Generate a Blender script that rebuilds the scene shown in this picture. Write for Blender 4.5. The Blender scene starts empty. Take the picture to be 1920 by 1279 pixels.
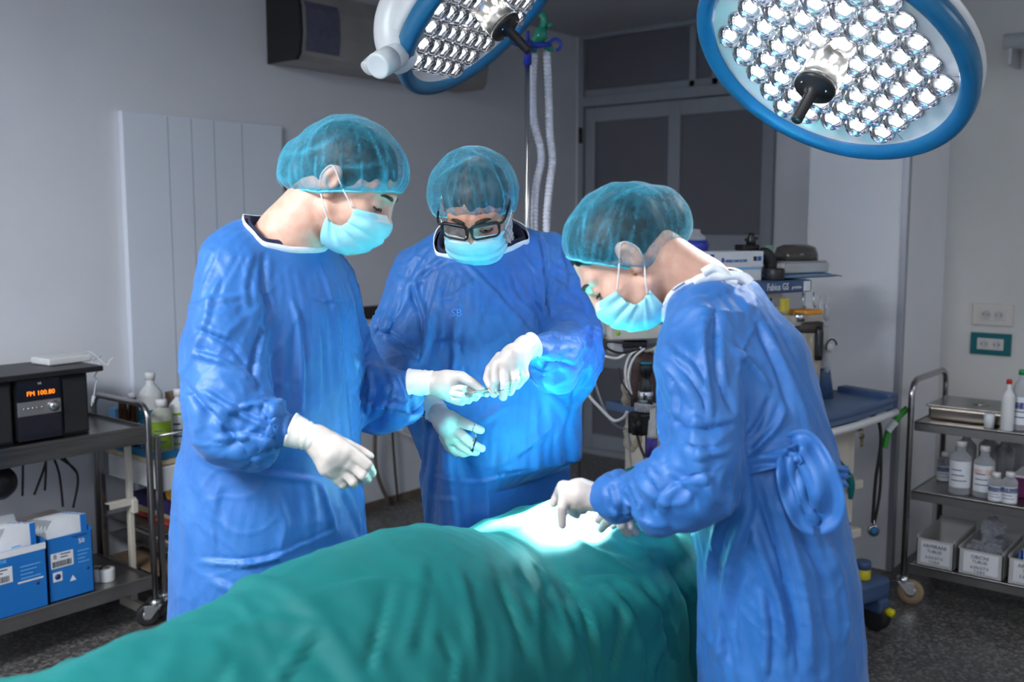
# Operating theatre: three people in gowns at a draped table under two surgical lamps.
import bpy, bmesh, math, random
import numpy as np
from mathutils import Vector, Matrix

random.seed(7)
RNG = np.random.default_rng(7)
SC = bpy.context.scene
COL = SC.collection
PI = math.pi

# ------------------------------------------------------------------ camera frame
FPX, CXP, CYP = 1867.0, 960.0, 639.5
CAM_H = 1.55
PITCH = math.atan(215 / FPX)
YAW = math.radians(39.4)
FW = np.array([math.cos(YAW) * math.cos(PITCH), math.sin(YAW) * math.cos(PITCH), -math.sin(PITCH)])
RT = np.array([math.sin(YAW), -math.cos(YAW), 0.0])
UP = np.cross(RT, FW)
FH = np.array([math.cos(YAW), math.sin(YAW), 0.0])
CAM = np.array([0.0, 0.0, CAM_H])


def ray(x, y):
    return FW + RT * ((x - CXP) / FPX) + UP * ((CYP - y) / FPX)


def Q(x, y, f):
    """point seen at pixel (x, y) at horizontal distance f ahead of the camera"""
    r = ray(x, y)
    return CAM + r * (f / float(r @ FH))


def onz(x, y, z):
    r = ray(x, y)
    return CAM + r * ((z - CAM_H) / r[2])


def onax(x, y, ax, v):
    r = ray(x, y)
    return CAM + r * ((v - CAM[ax]) / r[ax])


def scale_at(p):
    """metres per pixel at point p"""
    return float((np.asarray(p) - CAM) @ FW) / FPX


def project(p):
    v = np.asarray(p) - CAM
    d = v @ FW
    return np.stack([CXP + FPX * (v @ RT) / d, CYP - FPX * (v @ UP) / d], -1)


def unit(v):
    v = np.asarray(v, float)
    return v / np.linalg.norm(v)


# ------------------------------------------------------------------ objects
def link(o, parent=None):
    COL.objects.link(o)
    if parent is not None:
        o.parent = parent
        o.matrix_parent_inverse = parent.matrix_basis.inverted()
    return o


def tag(o, label=None, cat=None, group=None, kind=None):
    if label:
        o['label'] = label
    if cat:
        o['category'] = cat
    if group:
        o['group'] = group
    if kind:
        o['kind'] = kind
    return o


def thing(name, label, cat, loc=(0, 0, 0), rotz=0.0, group=None):
    o = bpy.data.objects.new(name, None)
    o.empty_display_size = 0.05
    COL.objects.link(o)
    o.location = Vector(loc)
    o.rotation_euler = (0, 0, rotz)
    return tag(o, label, cat, group)


def mesh_obj(name, verts, faces, mat=None, parent=None, smooth=True, local=False):
    me = bpy.data.meshes.new(name)
    if isinstance(faces, np.ndarray):
        k_, n_ = faces.shape[1], len(faces)
        me.vertices.add(len(verts))
        me.vertices.foreach_set('co', np.ascontiguousarray(verts, dtype=np.float32).ravel())
        me.loops.add(k_ * n_)
        me.loops.foreach_set('vertex_index', np.ascontiguousarray(faces, dtype=np.int32).ravel())
        me.polygons.add(n_)
        me.polygons.foreach_set('loop_start', np.arange(0, k_ * n_, k_, dtype=np.int32))
    else:
        me.from_pydata([tuple(map(float, v)) for v in verts], [], [tuple(map(int, f)) for f in faces])
    me.update(calc_edges=True)
    o = bpy.data.objects.new(name, me)
    if mat is not None:
        me.materials.append(mat)
    me.polygons.foreach_set('use_smooth', [smooth] * len(me.polygons))
    COL.objects.link(o)
    if parent is not None:
        o.parent = parent
        if not local:
            o.matrix_parent_inverse = parent.matrix_basis.inverted()
    return o


class MB:
    """collects shapes into one mesh; material slot per face"""

    def __init__(self):
        self.v, self.f, self.m, self.s = [], [], [], []

    def add(self, verts, faces, mi=0, smooth=False):
        n = len(self.v)
        self.v += [tuple(map(float, p)) for p in verts]
        for f in faces:
            self.f.append(tuple(n + int(i) for i in f))
            self.m.append(mi)
            self.s.append(smooth)
        return self

    def box(self, c, s, rot=None, mi=0, bev=0.0):
        """box at centre c with full sizes s, bevelled edges"""
        bm = bmesh.new()
        bmesh.ops.create_cube(bm, size=1.0)
        for v in bm.verts:
            v.co = Vector((v.co.x * s[0], v.co.y * s[1], v.co.z * s[2]))
        if bev > 0:
            bmesh.ops.bevel(bm, geom=list(bm.edges), offset=min(bev, min(s) * 0.45), segments=2, profile=0.5, affect='EDGES')
        M = Matrix.Translation(Vector(c)) @ (rot.to_4x4() if rot is not None else Matrix.Identity(4))
        self._bm(bm, M, mi, False)
        return self

    def b(self, x0, x1, y0, y1, z0, z1, mi=0, bev=0.0):
        return self.box(((x0 + x1) / 2, (y0 + y1) / 2, (z0 + z1) / 2), (abs(x1 - x0), abs(y1 - y0), abs(z1 - z0)), None, mi, bev)

    def _bm(self, bm, M, mi, smooth):
        bm.verts.index_update()
        vs = [tuple(M @ v.co) for v in bm.verts]
        fs = [tuple(v.index for v in f.verts) for f in bm.faces]
        bm.free()
        self.add(vs, fs, mi, smooth)

    def lathe(self, prof, c=(0, 0, 0), axis=(0, 0, 1), n=24, mi=0, sx=1.0, sy=1.0, cap=True, xdir=None):
        """revolve (r, h) profile about axis at c"""
        a = unit(axis)
        u = np.array(xdir, float) if xdir is not None else (np.array([1., 0, 0]) if abs(a[2]) > 0.9 else np.array([0, 0, 1.]))
        u = unit(u - a * (u @ a))
        w = np.cross(a, u)
        vs, fs = [], []
        for r, h in prof:
            for k in range(n):
                t = 2 * PI * k / n
                vs.append(np.asarray(c, float) + a * h + u * (r * sx * math.cos(t)) + w * (r * sy * math.sin(t)))
        for i in range(len(prof) - 1):
            for k in range(n):
                k2 = (k + 1) % n
                fs.append((i * n + k, i * n + k2, (i + 1) * n + k2, (i + 1) * n + k))
        if cap:
            if prof[0][0] > 1e-5:
                fs.append(tuple(range(n - 1, -1, -1)))
            if prof[-1][0] > 1e-5:
                fs.append(tuple((len(prof) - 1) * n + k for k in range(n)))
        return self.add(vs, fs, mi, True)

    def tube(self, pts, r, n=10, mi=0, closed=False, cap=True, flat=None):
        """round tube through points (r a number or list); flat=(a,b,normal) gives an elliptic section"""
        P = [np.asarray(p, float) for p in pts]
        m = len(P)
        rr = [r] * m if np.isscalar(r) else list(r)
        vs, fs = [], []
        prev = None
        for i in range(m):
            if closed:
                t = unit(P[(i + 1) % m] - P[i - 1])
            else:
                t = unit(P[min(i + 1, m - 1)] - P[max(i - 1, 0)])
            if prev is None:
                u = np.array([0, 0, 1.]) if abs(t[2]) < 0.9 else np.array([1., 0, 0])
            else:
                u = prev
            u = unit(u - t * (u @ t))
            prev = u
            w = np.cross(t, u)
            for k in range(n):
                a = 2 * PI * k / n
                vs.append(P[i] + (u * math.cos(a) + w * math.sin(a)) * rr[i])
        rng = m if closed else m - 1
        for i in range(rng):
            j = (i + 1) % m
            for k in range(n):
                k2 = (k + 1) % n
                fs.append((i * n + k, i * n + k2, j * n + k2, j * n + k))
        if cap and not closed:
            fs.append(tuple(range(n - 1, -1, -1)))
            fs.append(tuple((m - 1) * n + k for k in range(n)))
        return self.add(vs, fs, mi, True)

    def prism(self, outline, z0, z1, M=None, mi=0):
        """extrude a 2D outline (x, y) between z0 and z1, mapped by matrix M"""
        n = len(outline)
        vs = [(x, y, z0) for x, y in outline] + [(x, y, z1) for x, y in outline]
        fs = [tuple(range(n - 1, -1, -1)), tuple(range(n, 2 * n))]
        fs += [(i, (i + 1) % n, n + (i + 1) % n, n + i) for i in range(n)]
        if M is not None:
            vs = [tuple(M @ Vector(v)) for v in vs]
        return self.add(vs, fs, mi, False)

    def build(self, name, mats, parent=None, local=False, bevel=0.0):
        if not isinstance(mats, (list, tuple)):
            mats = [mats]
        me = bpy.data.meshes.new(name)
        me.from_pydata(self.v, [], self.f)
        for m in mats:
            me.materials.append(m)
        me.polygons.foreach_set('material_index', self.m)
        me.polygons.foreach_set('use_smooth', self.s)
        me.update()
        bm = bmesh.new()
        bm.from_mesh(me)
        bmesh.ops.recalc_face_normals(bm, faces=bm.faces)
        bm.to_mesh(me)
        bm.free()
        o = bpy.data.objects.new(name, me)
        COL.objects.link(o)
        if parent is not None:
            o.parent = parent
            if not local:
                o.matrix_parent_inverse = parent.matrix_basis.inverted()
        if bevel > 0:
            md = o.modifiers.new('bev', 'BEVEL')
            md.width = bevel
            md.segments = 2
            md.limit_method = 'ANGLE'
        return o


def rrect(w, h, r, n=5):
    """rounded rectangle outline centred on 0"""
    out = []
    for cx, cy, a0 in ((w / 2 - r, h / 2 - r, 0), (-w / 2 + r, h / 2 - r, 90), (-w / 2 + r, -h / 2 + r, 180), (w / 2 - r, -h / 2 + r, 270)):
        for k in range(n + 1):
            a = math.radians(a0 + 90 * k / n)
            out.append((cx + r * math.cos(a), cy + r * math.sin(a)))
    return out


def spline(pts, n=8, closed=False):
    """Catmull-Rom through points"""
    P = [np.asarray(p, float) for p in pts]
    m = len(P)
    out = []
    for i in range(m if closed else m - 1):
        p0 = P[(i - 1) % m] if closed or i > 0 else P[0]
        p1 = P[i]
        p2 = P[(i + 1) % m]
        p3 = P[(i + 2) % m] if closed or i + 2 < m else P[-1]
        for k in range(n):
            t = k / n
            out.append(0.5 * ((2 * p1) + (-p0 + p2) * t + (2 * p0 - 5 * p1 + 4 * p2 - p3) * t * t + (-p0 + 3 * p1 - 3 * p2 + p3) * t ** 3))
    if not closed:
        out.append(P[-1])
    return out


def frame_matrix(o, x, y, z):
    return Matrix(((x[0], y[0], z[0], o[0]), (x[1], y[1], z[1], o[1]), (x[2], y[2], z[2], o[2]), (0, 0, 0, 1)))


def text_mesh(s, size, M, mat, parent, name='lettering', depth=0.0006, align='CENTER', sx=1.0):
    """flat raised lettering as a mesh part; M maps local xy to the surface"""
    cu = bpy.data.curves.new('t', 'FONT')
    cu.body = s
    cu.size = size
    cu.align_x = align
    cu.align_y = 'CENTER'
    cu.extrude = depth
    cu.resolution_u = 2
    o = bpy.data.objects.new('t', cu)
    COL.objects.link(o)
    dg = bpy.context.evaluated_depsgraph_get()
    me = bpy.data.meshes.new_from_object(o.evaluated_get(dg))
    bpy.data.objects.remove(o)
    me.transform(Matrix.Scale(sx, 4, (1, 0, 0)))
    me.transform(M)
    me.materials.clear()
    me.materials.append(mat)
    ob = bpy.data.objects.new(name, me)
    return link(ob, parent)


# ------------------------------------------------------------------ materials
MATS = {}


def principled(name, col, rough=0.5, metal=0.0, **kw):
    if name in MATS:
        return MATS[name]
    m = bpy.data.materials.new(name)
    m.use_nodes = True
    b = m.node_tree.nodes['Principled BSDF']
    b.inputs['Base Color'].default_value = (*col, 1)
    b.inputs['Roughness'].default_value = rough
    b.inputs['Metallic'].default_value = metal
    for k, v in kw.items():
        b.inputs[k].default_value = v
    MATS[name] = m
    return m


def noise_mat(name, c1, c2, scale=20.0, rough=0.5, bump=0.0, bscale=None, metal=0.0, detail=4.0, stretch=(1, 1, 1), lo=0.35, hi=0.65, rvar=0.0, **kw):
    """principled with colour and bump varied by object-space noise"""
    if name in MATS:
        return MATS[name]
    m = principled(name, c1, rough, metal, **kw)
    nt = m.node_tree
    b = nt.nodes['Principled BSDF']
    tc = nt.nodes.new('ShaderNodeTexCoord')
    mp = nt.nodes.new('ShaderNodeMapping')
    mp.inputs['Scale'].default_value = stretch
    nt.links.new(tc.outputs['Object'], mp.inputs['Vector'])
    nz = nt.nodes.new('ShaderNodeTexNoise')
    nz.inputs['Scale'].default_value = scale
    nz.inputs['Detail'].default_value = detail
    nt.links.new(mp.outputs['Vector'], nz.inputs['Vector'])
    cr = nt.nodes.new('ShaderNodeValToRGB')
    cr.color_ramp.elements[0].position = lo
    cr.color_ramp.elements[0].color = (*c1, 1)
    cr.color_ramp.elements[1].position = hi
    cr.color_ramp.elements[1].color = (*c2, 1)
    nt.links.new(nz.outputs['Fac'], cr.inputs['Fac'])
    nt.links.new(cr.outputs['Color'], b.inputs['Base Color'])
    if bump > 0:
        n2 = nt.nodes.new('ShaderNodeTexNoise')
        n2.inputs['Scale'].default_value = bscale or scale
        n2.inputs['Detail'].default_value = 3.0
        nt.links.new(mp.outputs['Vector'], n2.inputs['Vector'])
        bp = nt.nodes.new('ShaderNodeBump')
        bp.inputs['Strength'].default_value = bump
        bp.inputs['Distance'].default_value = 0.002
        nt.links.new(n2.outputs['Fac'], bp.inputs['Height'])
        nt.links.new(bp.outputs['Normal'], b.inputs['Normal'])
    return m


# ------------------------------------------------------------------ implicit surfaces
def smin(a, b, k):
    h = np.clip(0.5 + 0.5 * (b - a) / k, 0, 1)
    return b + (a - b) * h - k * h * (1 - h)


def sd_cone(p, a, b, ra, rb):
    a = np.asarray(a, np.float32)
    b = np.asarray(b, np.float32)
    ab = b - a
    t = np.clip(((p - a) @ ab) / max(float(ab @ ab), 1e-9), 0, 1)
    q = p - a - t[..., None] * ab
    return np.sqrt((q * q).sum(-1)) - (ra + (rb - ra) * t)


def sd_ell(p, c, r, R=None):
    q = p - np.asarray(c, np.float32)
    if R is not None:
        q = q @ np.asarray(R, np.float32)  # columns of R are the ellipsoid axes
    r = np.asarray(r, np.float32)
    k0 = np.sqrt(((q / r) ** 2).sum(-1))
    k1 = np.sqrt(((q / (r * r)) ** 2).sum(-1)) + 1e-9
    return k0 * (k0 - 1) / k1


def sd_slab(p, A, B, la, lb):
    """elliptic cone segment; A, B = (centre, half width, half depth); la, lb lateral axes"""
    ca, a0, b0 = np.asarray(A[0], np.float32), A[1], A[2]
    cb, a1, b1 = np.asarray(B[0], np.float32), B[1], B[2]
    ab = cb - ca
    L = float(np.linalg.norm(ab))
    t = np.clip(((p - ca) @ ab) / (L * L), 0, 1)
    q = p - ca - t[..., None] * ab
    ax = ab / L
    la = unit(la - ax * (la @ ax)).astype(np.float32)
    lb = unit(lb - ax * (lb @ ax)).astype(np.float32)
    lat = la + (lb - la) * t[..., None]
    lat /= np.sqrt((lat * lat).sum(-1))[..., None]
    ap = np.cross(ax.astype(np.float32), lat)
    u = (q * lat).sum(-1)
    v = (q * ap).sum(-1)
    w = q @ ax
    a = a0 + (a1 - a0) * t
    b = b0 + (b1 - b0) * t
    c = np.minimum(a, b)
    return (np.sqrt((u / a) ** 2 + (v / b) ** 2 + (w / c) ** 2) - 1) * c


def surface_net(fn, lo, hi, h, relax=2):
    """polygonise fn(points) = 0 on a grid of pitch h: returns verts, quads"""
    lo = np.asarray(lo, float)
    n = np.ceil((np.asarray(hi, float) - lo) / h).astype(int) + 1
    ax = [np.arange(k, dtype=np.float32) * h + lo[i] for i, k in enumerate(n)]
    G = np.stack(np.meshgrid(*ax, indexing='ij'), -1).astype(np.float32)
    F = fn(G.reshape(-1, 3)).reshape(n).astype(np.float32)
    S = F < 0
    c = S[:-1, :-1, :-1].astype(np.int8)
    cnt = np.zeros(c.shape, np.int8)
    for dx in (0, 1):
        for dy in (0, 1):
            for dz in (0, 1):
                cnt += S[dx:n[0] - 1 + dx, dy:n[1] - 1 + dy, dz:n[2] - 1 + dz]
    act = (cnt > 0) & (cnt < 8)
    idx = -np.ones(act.shape, np.int64)
    cells = np.argwhere(act)
    idx[act] = np.arange(len(cells))
    acc = np.zeros((len(cells), 3))
    num = np.zeros(len(cells))
    cor = [(dx, dy, dz) for dx in (0, 1) for dy in (0, 1) for dz in (0, 1)]
    for i, A in enumerate(cor):
        for B in cor[i + 1:]:
            if sum(abs(A[k] - B[k]) for k in range(3)) != 1:
                continue
            fa = F[tuple((cells + A).T)]
            fb = F[tuple((cells + B).T)]
            m = (fa < 0) != (fb < 0)
            t = np.where(m, fa / np.where(m, fa - fb, 1), 0)
            pt = np.array(A) + t[:, None] * (np.array(B) - np.array(A))
            acc[m] += pt[m]
            num[m] += 1
    V = lo + (cells + acc / num[:, None]) * h
    quads = []
    for d in range(3):
        e1, e2 = (d + 1) % 3, (d + 2) % 3
        sl0 = [slice(None)] * 3
        sl1 = [slice(None)] * 3
        sl0[d] = slice(0, n[d] - 1)
        sl1[d] = slice(1, n[d])
        a, b = S[tuple(sl0)], S[tuple(sl1)]
        ed = np.argwhere(a != b)
        ok = (ed[:, e1] > 0) & (ed[:, e2] > 0) & (ed[:, e1] < n[e1] - 1) & (ed[:, e2] < n[e2] - 1)
        ed = ed[ok]
        if len(ed) == 0:
            continue
        inside = a[tuple(ed.T)]
        o1 = np.zeros(3, int)
        o1[e1] = 1
        o2 = np.zeros(3, int)
        o2[e2] = 1
        q = np.stack([idx[tuple((ed - o1 - o2).T)], idx[tuple((ed - o2).T)], idx[tuple(ed.T)], idx[tuple((ed - o1).T)]], 1)
        q[~inside] = q[~inside][:, ::-1]
        quads.append(q)
    Fq = np.concatenate(quads)
    Fq = Fq[(Fq >= 0).all(1)]
    for _ in range(relax):
        V = laplacian(V, Fq, 0.5)
    return V, Fq


def edges_of(Fq):
    Fq = np.asarray(Fq)
    k = Fq.shape[1]
    E = np.concatenate([Fq[:, [i, (i + 1) % k]] for i in range(k)])
    return np.unique(np.sort(E, 1), axis=0)


def laplacian(V, Fq, a=0.5, E=None, mask=None):
    E = edges_of(Fq) if E is None else E
    s = np.zeros_like(V)
    n = np.zeros(len(V))
    np.add.at(s, E[:, 0], V[E[:, 1]])
    np.add.at(s, E[:, 1], V[E[:, 0]])
    np.add.at(n, E[:, 0], 1)
    np.add.at(n, E[:, 1], 1)
    n = np.maximum(n, 1)
    W = V + a * (s / n[:, None] - V)
    if mask is not None:
        W = V + (W - V) * mask[:, None]
    return W


def normals(V, Fq):
    Fq = np.asarray(Fq)
    d1 = V[Fq[:, 2]] - V[Fq[:, 0]]
    d2 = V[Fq[:, 3 if Fq.shape[1] == 4 else 1]] - V[Fq[:, 1 if Fq.shape[1] == 4 else 0]]
    fn = np.cross(d1, d2)
    N = np.zeros_like(V)
    for k in range(Fq.shape[1]):
        np.add.at(N, Fq[:, k], fn)
    return N / (np.linalg.norm(N, axis=1)[:, None] + 1e-12)


def drop_faces(V, Fq, kill):
    """remove quads where kill, drop loose verts"""
    Fq = Fq[~kill]
    used = np.unique(Fq)
    mp = -np.ones(len(V), int)
    mp[used] = np.arange(len(used))
    return V[used], mp[Fq]


def rough_noise(p, seed, scale, octaves=2):
    """cheap smooth pseudo noise in [-1,1] from sums of sines"""
    r = np.random.default_rng(seed)
    out = np.zeros(len(p))
    amp = 1.0
    tot = 0
    for o in range(octaves):
        for _ in range(5):
            k = r.normal(size=3) * scale * (1.9 ** o)
            out += amp * np.sin(p @ k + r.uniform(0, 6.28))
        tot += amp * 2.2
        amp *= 0.55
    return out / tot


def polyline_sd(p2, line):
    """distance from 2D points to a polyline, plus signed side and arclength fraction"""
    L = np.asarray(line, float)
    best = np.full(len(p2), 1e9)
    tt = np.zeros(len(p2))
    sgn = np.zeros(len(p2))
    seg = np.linalg.norm(L[1:] - L[:-1], axis=1)
    cum = np.concatenate([[0], np.cumsum(seg)])
    for i in range(len(L) - 1):
        ab = L[i + 1] - L[i]
        t = np.clip(((p2 - L[i]) @ ab) / (ab @ ab), 0, 1)
        q = p2 - L[i] - t[:, None] * ab
        d = np.hypot(q[:, 0], q[:, 1])
        m = d < best
        best[m] = d[m]
        tt[m] = (cum[i] + t[m] * seg[i]) / cum[-1]
        sgn[m] = np.sign(ab[0] * q[m, 1] - ab[1] * q[m, 0])
    return best, tt, sgn


def fold_lines(V, Fq, folds, gain=1.0):
    """soft creases along lines seen on the cloth: (pixel polyline, width px, height m); a ridge with a valley beside it"""
    N = normals(V, Fq)
    p2 = project(V)
    front = np.clip(-((V - CAM) * N).sum(1) / np.linalg.norm(V - CAM, axis=1) * 2.5, 0, 1)
    D = np.zeros(len(V))
    for line, w, hgt in folds:
        line = spline([np.array([*q, 0.0]) for q in line], 5)
        line = [q[:2] for q in line]
        d, t, s = polyline_sd(p2, line)
        taper = np.clip(np.minimum(t, 1 - t) * 5, 0.0, 1) ** .8
        x = s * d / w
        D += hgt * gain * (1.15 * x + .45) * np.exp(-x * x) * taper
    return V + N * (D * front)[:, None]


def subdivided(V, Fq):
    """one level of smooth subdivision, returned as arrays"""
    ob = mesh_obj('cloth_fine', V, Fq)
    md = ob.modifiers.new('s', 'SUBSURF')
    md.levels = 1
    dg = bpy.context.evaluated_depsgraph_get()
    me = ob.evaluated_get(dg).to_mesh()
    W = np.empty(len(me.vertices) * 3)
    me.vertices.foreach_get('co', W)
    F = np.empty(len(me.loops), int)
    me.loops.foreach_get('vertex_index', F)
    ob.evaluated_get(dg).to_mesh_clear()
    m = ob.data
    bpy.data.objects.remove(ob)
    bpy.data.meshes.remove(m)
    return W.reshape(-1, 3), F.reshape(-1, 4)
QUICK = False
# ------------------------------------------------------------------ cloth, skin, metal
def gown_mat():
    m = principled('nonwoven_blue', (.035, .15, .62), .48)
    nt = m.node_tree
    b = nt.nodes['Principled BSDF']
    b.inputs['Sheen Weight'].default_value = .25
    b.inputs['Sheen Tint'].default_value = (.55, .7, 1, 1)
    b.inputs['Sheen Roughness'].default_value = .4
    b.inputs['Subsurface Weight'].default_value = 0.0
    tc = nt.nodes.new('ShaderNodeTexCoord')
    n1 = nt.nodes.new('ShaderNodeTexNoise')
    n1.inputs['Scale'].default_value = 9
    n1.inputs['Detail'].default_value = 5
    n2 = nt.nodes.new('ShaderNodeTexNoise')
    n2.inputs['Scale'].default_value = 420
    n2.inputs['Detail'].default_value = 2
    n3 = nt.nodes.new('ShaderNodeTexNoise')
    n3.noise_type = 'RIDGED_MULTIFRACTAL'
    n3.inputs['Scale'].default_value = 5.5
    n3.inputs['Detail'].default_value = 3
    n3.inputs['Roughness'].default_value = .45
    n3.inputs['Distortion'].default_value = .6
    for n in (n1, n2, n3):
        nt.links.new(tc.outputs['Object'], n.inputs['Vector'])
    cr = nt.nodes.new('ShaderNodeValToRGB')
    cr.color_ramp.elements[0].position = .3
    cr.color_ramp.elements[0].color = (.020, .126, .41, 1)
    cr.color_ramp.elements[1].position = .72
    cr.color_ramp.elements[1].color = (.036, .172, .50, 1)
    nt.links.new(n1.outputs['Fac'], cr.inputs['Fac'])
    nt.links.new(cr.outputs['Color'], b.inputs['Base Color'])
    mx = nt.nodes.new('ShaderNodeMath')
    mx.operation = 'MULTIPLY_ADD'
    mx.inputs[1].default_value = .06
    nt.links.new(n2.outputs['Fac'], mx.inputs[0])
    nt.links.new(n3.outputs['Fac'], mx.inputs[2])
    bp = nt.nodes.new('ShaderNodeBump')
    bp.inputs['Strength'].default_value = .7
    bp.inputs['Distance'].default_value = .012
    nt.links.new(mx.outputs[0], bp.inputs['Height'])
    nt.links.new(bp.outputs['Normal'], b.inputs['Normal'])
    return m


def cap_mat():
    m = principled('cap_mesh', (.045, .46, .68), .6)
    nt = m.node_tree
    b = nt.nodes['Principled BSDF']
    b.inputs['Sheen Weight'].default_value = .3
    out = nt.nodes['Material Output']
    tr = nt.nodes.new('ShaderNodeBsdfTransparent')
    tl = nt.nodes.new('ShaderNodeBsdfTranslucent')
    tl.inputs['Color'].default_value = (.10, .55, .70, 1)
    ad = nt.nodes.new('ShaderNodeMixShader')
    ad.inputs[0].default_value = .25
    nt.links.new(b.outputs[0], ad.inputs[1])
    nt.links.new(tl.outputs[0], ad.inputs[2])
    mix = nt.nodes.new('ShaderNodeMixShader')
    at = nt.nodes.new('ShaderNodeAttribute')
    at.attribute_name = 'gather'
    tc = nt.nodes.new('ShaderNodeTexCoord')
    n = nt.nodes.new('ShaderNodeTexNoise')
    n.inputs['Scale'].default_value = 70
    n.inputs['Detail'].default_value = 8
    n.inputs['Roughness'].default_value = .75
    n.inputs['Distortion'].default_value = 2.5
    nt.links.new(tc.outputs['Object'], n.inputs['Vector'])
    n2 = nt.nodes.new('ShaderNodeTexNoise')
    n2.inputs['Scale'].default_value = 24
    n2.inputs['Detail'].default_value = 3
    nt.links.new(tc.outputs['Object'], n2.inputs['Vector'])
    lw = nt.nodes.new('ShaderNodeLayerWeight')
    lw.inputs['Blend'].default_value = .28
    # opacity = .12 + gather + fibre + rim
    def ma(op, a, bb):
        x = nt.nodes.new('ShaderNodeMath')
        x.operation = op
        for i, v in enumerate((a, bb)):
            if isinstance(v, (int, float)):
                x.inputs[i].default_value = v
            else:
                nt.links.new(v, x.inputs[i])
        return x.outputs[0]
    fib = ma('MULTIPLY', ma('SUBTRACT', n.outputs['Fac'], .45), .9)
    s = ma('ADD', ma('ADD', at.outputs['Fac'], fib), ma('MULTIPLY', ma('SUBTRACT', n2.outputs['Fac'],   .45), .35))
    s = ma('ADD', s, ma('MULTIPLY', lw.outputs['Facing'], .9))
    s = ma('ADD', s, .03)
    cl = nt.nodes.new('ShaderNodeClamp')
    cl.inputs['Min'].default_value = .08
    cl.inputs['Max'].default_value = .93
    nt.links.new(s, cl.inputs['Value'])
    nt.links.new(cl.outputs[0], mix.inputs[0])
    nt.links.new(tr.outputs[0], mix.inputs[1])
    nt.links.new(ad.outputs[0], mix.inputs[2])
    nt.links.new(mix.outputs[0], out.inputs['Surface'])
    return m


def skin_mat(name, c1, c2):
    m = noise_mat(name, c1, c2, 55, .48, .12, 260, detail=5)
    b = m.node_tree.nodes['Principled BSDF']
    b.inputs['Subsurface Weight'].default_value = .18
    b.inputs['Subsurface Radius'].default_value = (.012, .005, .003)
    b.inputs['Subsurface Scale'].default_value = .6
    return m


M = {}
M['gown'] = gown_mat()
M['cap'] = cap_mat()
M['capband'] = principled('cap_elastic', (.10, .60, .72), .6)
M['bind'] = noise_mat('white_binding', (.72, .78, .86), (.82, .87, .92), 60, .7, .2, 300)
M['scrub'] = noise_mat('navy_scrub', (.012, .018, .06), (.02, .03, .085), 90, .8, .3, 500)
M['skin_a'] = skin_mat('skin_fair', (.70, .40, .30), (.78, .49, .38))
M['skin_b'] = skin_mat('skin_ruddy', (.52, .24, .15), (.64, .33, .23))
M['hair'] = noise_mat('dark_hair', (.004, .003, .003), (.014, .010, .008), 40, .55, .5, 90, stretch=(1, 1, .2))
M['hair_grey'] = noise_mat('grey_hair', (.010, .010, .011), (.085, .08, .08), 60, .5, .5, 120, stretch=(1, 1, .25))
M['beard'] = noise_mat('grey_beard', (.30, .25, .21), (.68, .62, .56), 220, .7, .8, 400)
M['brow'] = noise_mat('eyebrow', (.015, .010, .008), (.05, .035, .025), 200, .7)
M['mask'] = noise_mat('mask_cyan', (.30, .74, .86), (.38, .82, .92), 25, .6, .25, 500)
M['mask_white'] = principled('mask_white', (.80, .88, .90), .65)
M['loop'] = principled('loop_white', (.85, .85, .85), .6)
M['glove'] = noise_mat('latex_glove', (.60, .53, .49), (.68, .61, .56), 30, .42, .12, 220)
M['steel'] = principled('bright_steel', (.62, .62, .63), .22, 1.0)
M['black'] = principled('black_plastic', (.010, .010, .011), .35)
# ------------------------------------------------------------------ cloth and bodies
def settle(V, Fq, pins, colV, colF, frames=24, shrink=-0.06, mass=0.12, bend=0.6, stiff=20, gravity=1.0, quality=5, dist=0.006, press=0.0, seed=0):
    """let cloth hang over a form for a short time and return the settled vertices"""
    if QUICK or frames == 0:
        return V
    ob = mesh_obj('cloth_draft', V, Fq)
    vg = ob.vertex_groups.new(name='pin')
    lev = np.round(pins * 10) / 10
    for w in np.unique(lev):
        if w > 0:
            vg.add([int(i) for i in np.where(lev == w)[0]], float(w), 'REPLACE')
    co = None
    if colV is not None:
        co = mesh_obj('cloth_form', colV, colF)
        cm = co.modifiers.new('col', 'COLLISION')
        co.collision.thickness_outer = dist
        co.collision.cloth_friction = 12
    md = ob.modifiers.new('cloth', 'CLOTH')
    s = md.settings
    s.quality = quality
    s.mass = mass
    s.air_damping = 3.0
    s.tension_stiffness = stiff
    s.compression_stiffness = stiff
    s.shear_stiffness = stiff * 0.35
    s.bending_stiffness = bend
    s.tension_damping = 5
    s.compression_damping = 5
    s.shear_damping = 5
    s.bending_damping = 0.5
    s.vertex_group_mass = 'pin'
    s.pin_stiffness = 1.0
    s.shrink_min = shrink
    s.shrink_max = shrink
    s.effector_weights.gravity = gravity
    if press:
        s.use_pressure = True
        s.uniform_pressure_force = press
    md.collision_settings.distance_min = dist
    md.collision_settings.collision_quality = 2
    md.collision_settings.use_collision = co is not None
    md.point_cache.frame_start = 1
    md.point_cache.frame_end = frames
    SC.frame_start, SC.frame_end = 1, frames
    for f in range(1, frames + 1):
        SC.frame_set(f)
    dg = bpy.context.evaluated_depsgraph_get()
    me = ob.evaluated_get(dg).to_mesh()
    W = np.empty(len(me.vertices) * 3)
    me.vertices.foreach_get('co', W)
    W = W.reshape(-1, 3).copy()
    ob.evaluated_get(dg).to_mesh_clear()
    for o in (ob, co):
        if o is not None:
            m = o.data
            bpy.data.objects.remove(o)
            bpy.data.meshes.remove(m)
    SC.frame_set(1)
    bad = ~np.isfinite(W).all(1) | (np.linalg.norm(W - V, axis=1) > 0.25)
    W[bad] = V[bad]
    return W


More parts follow.
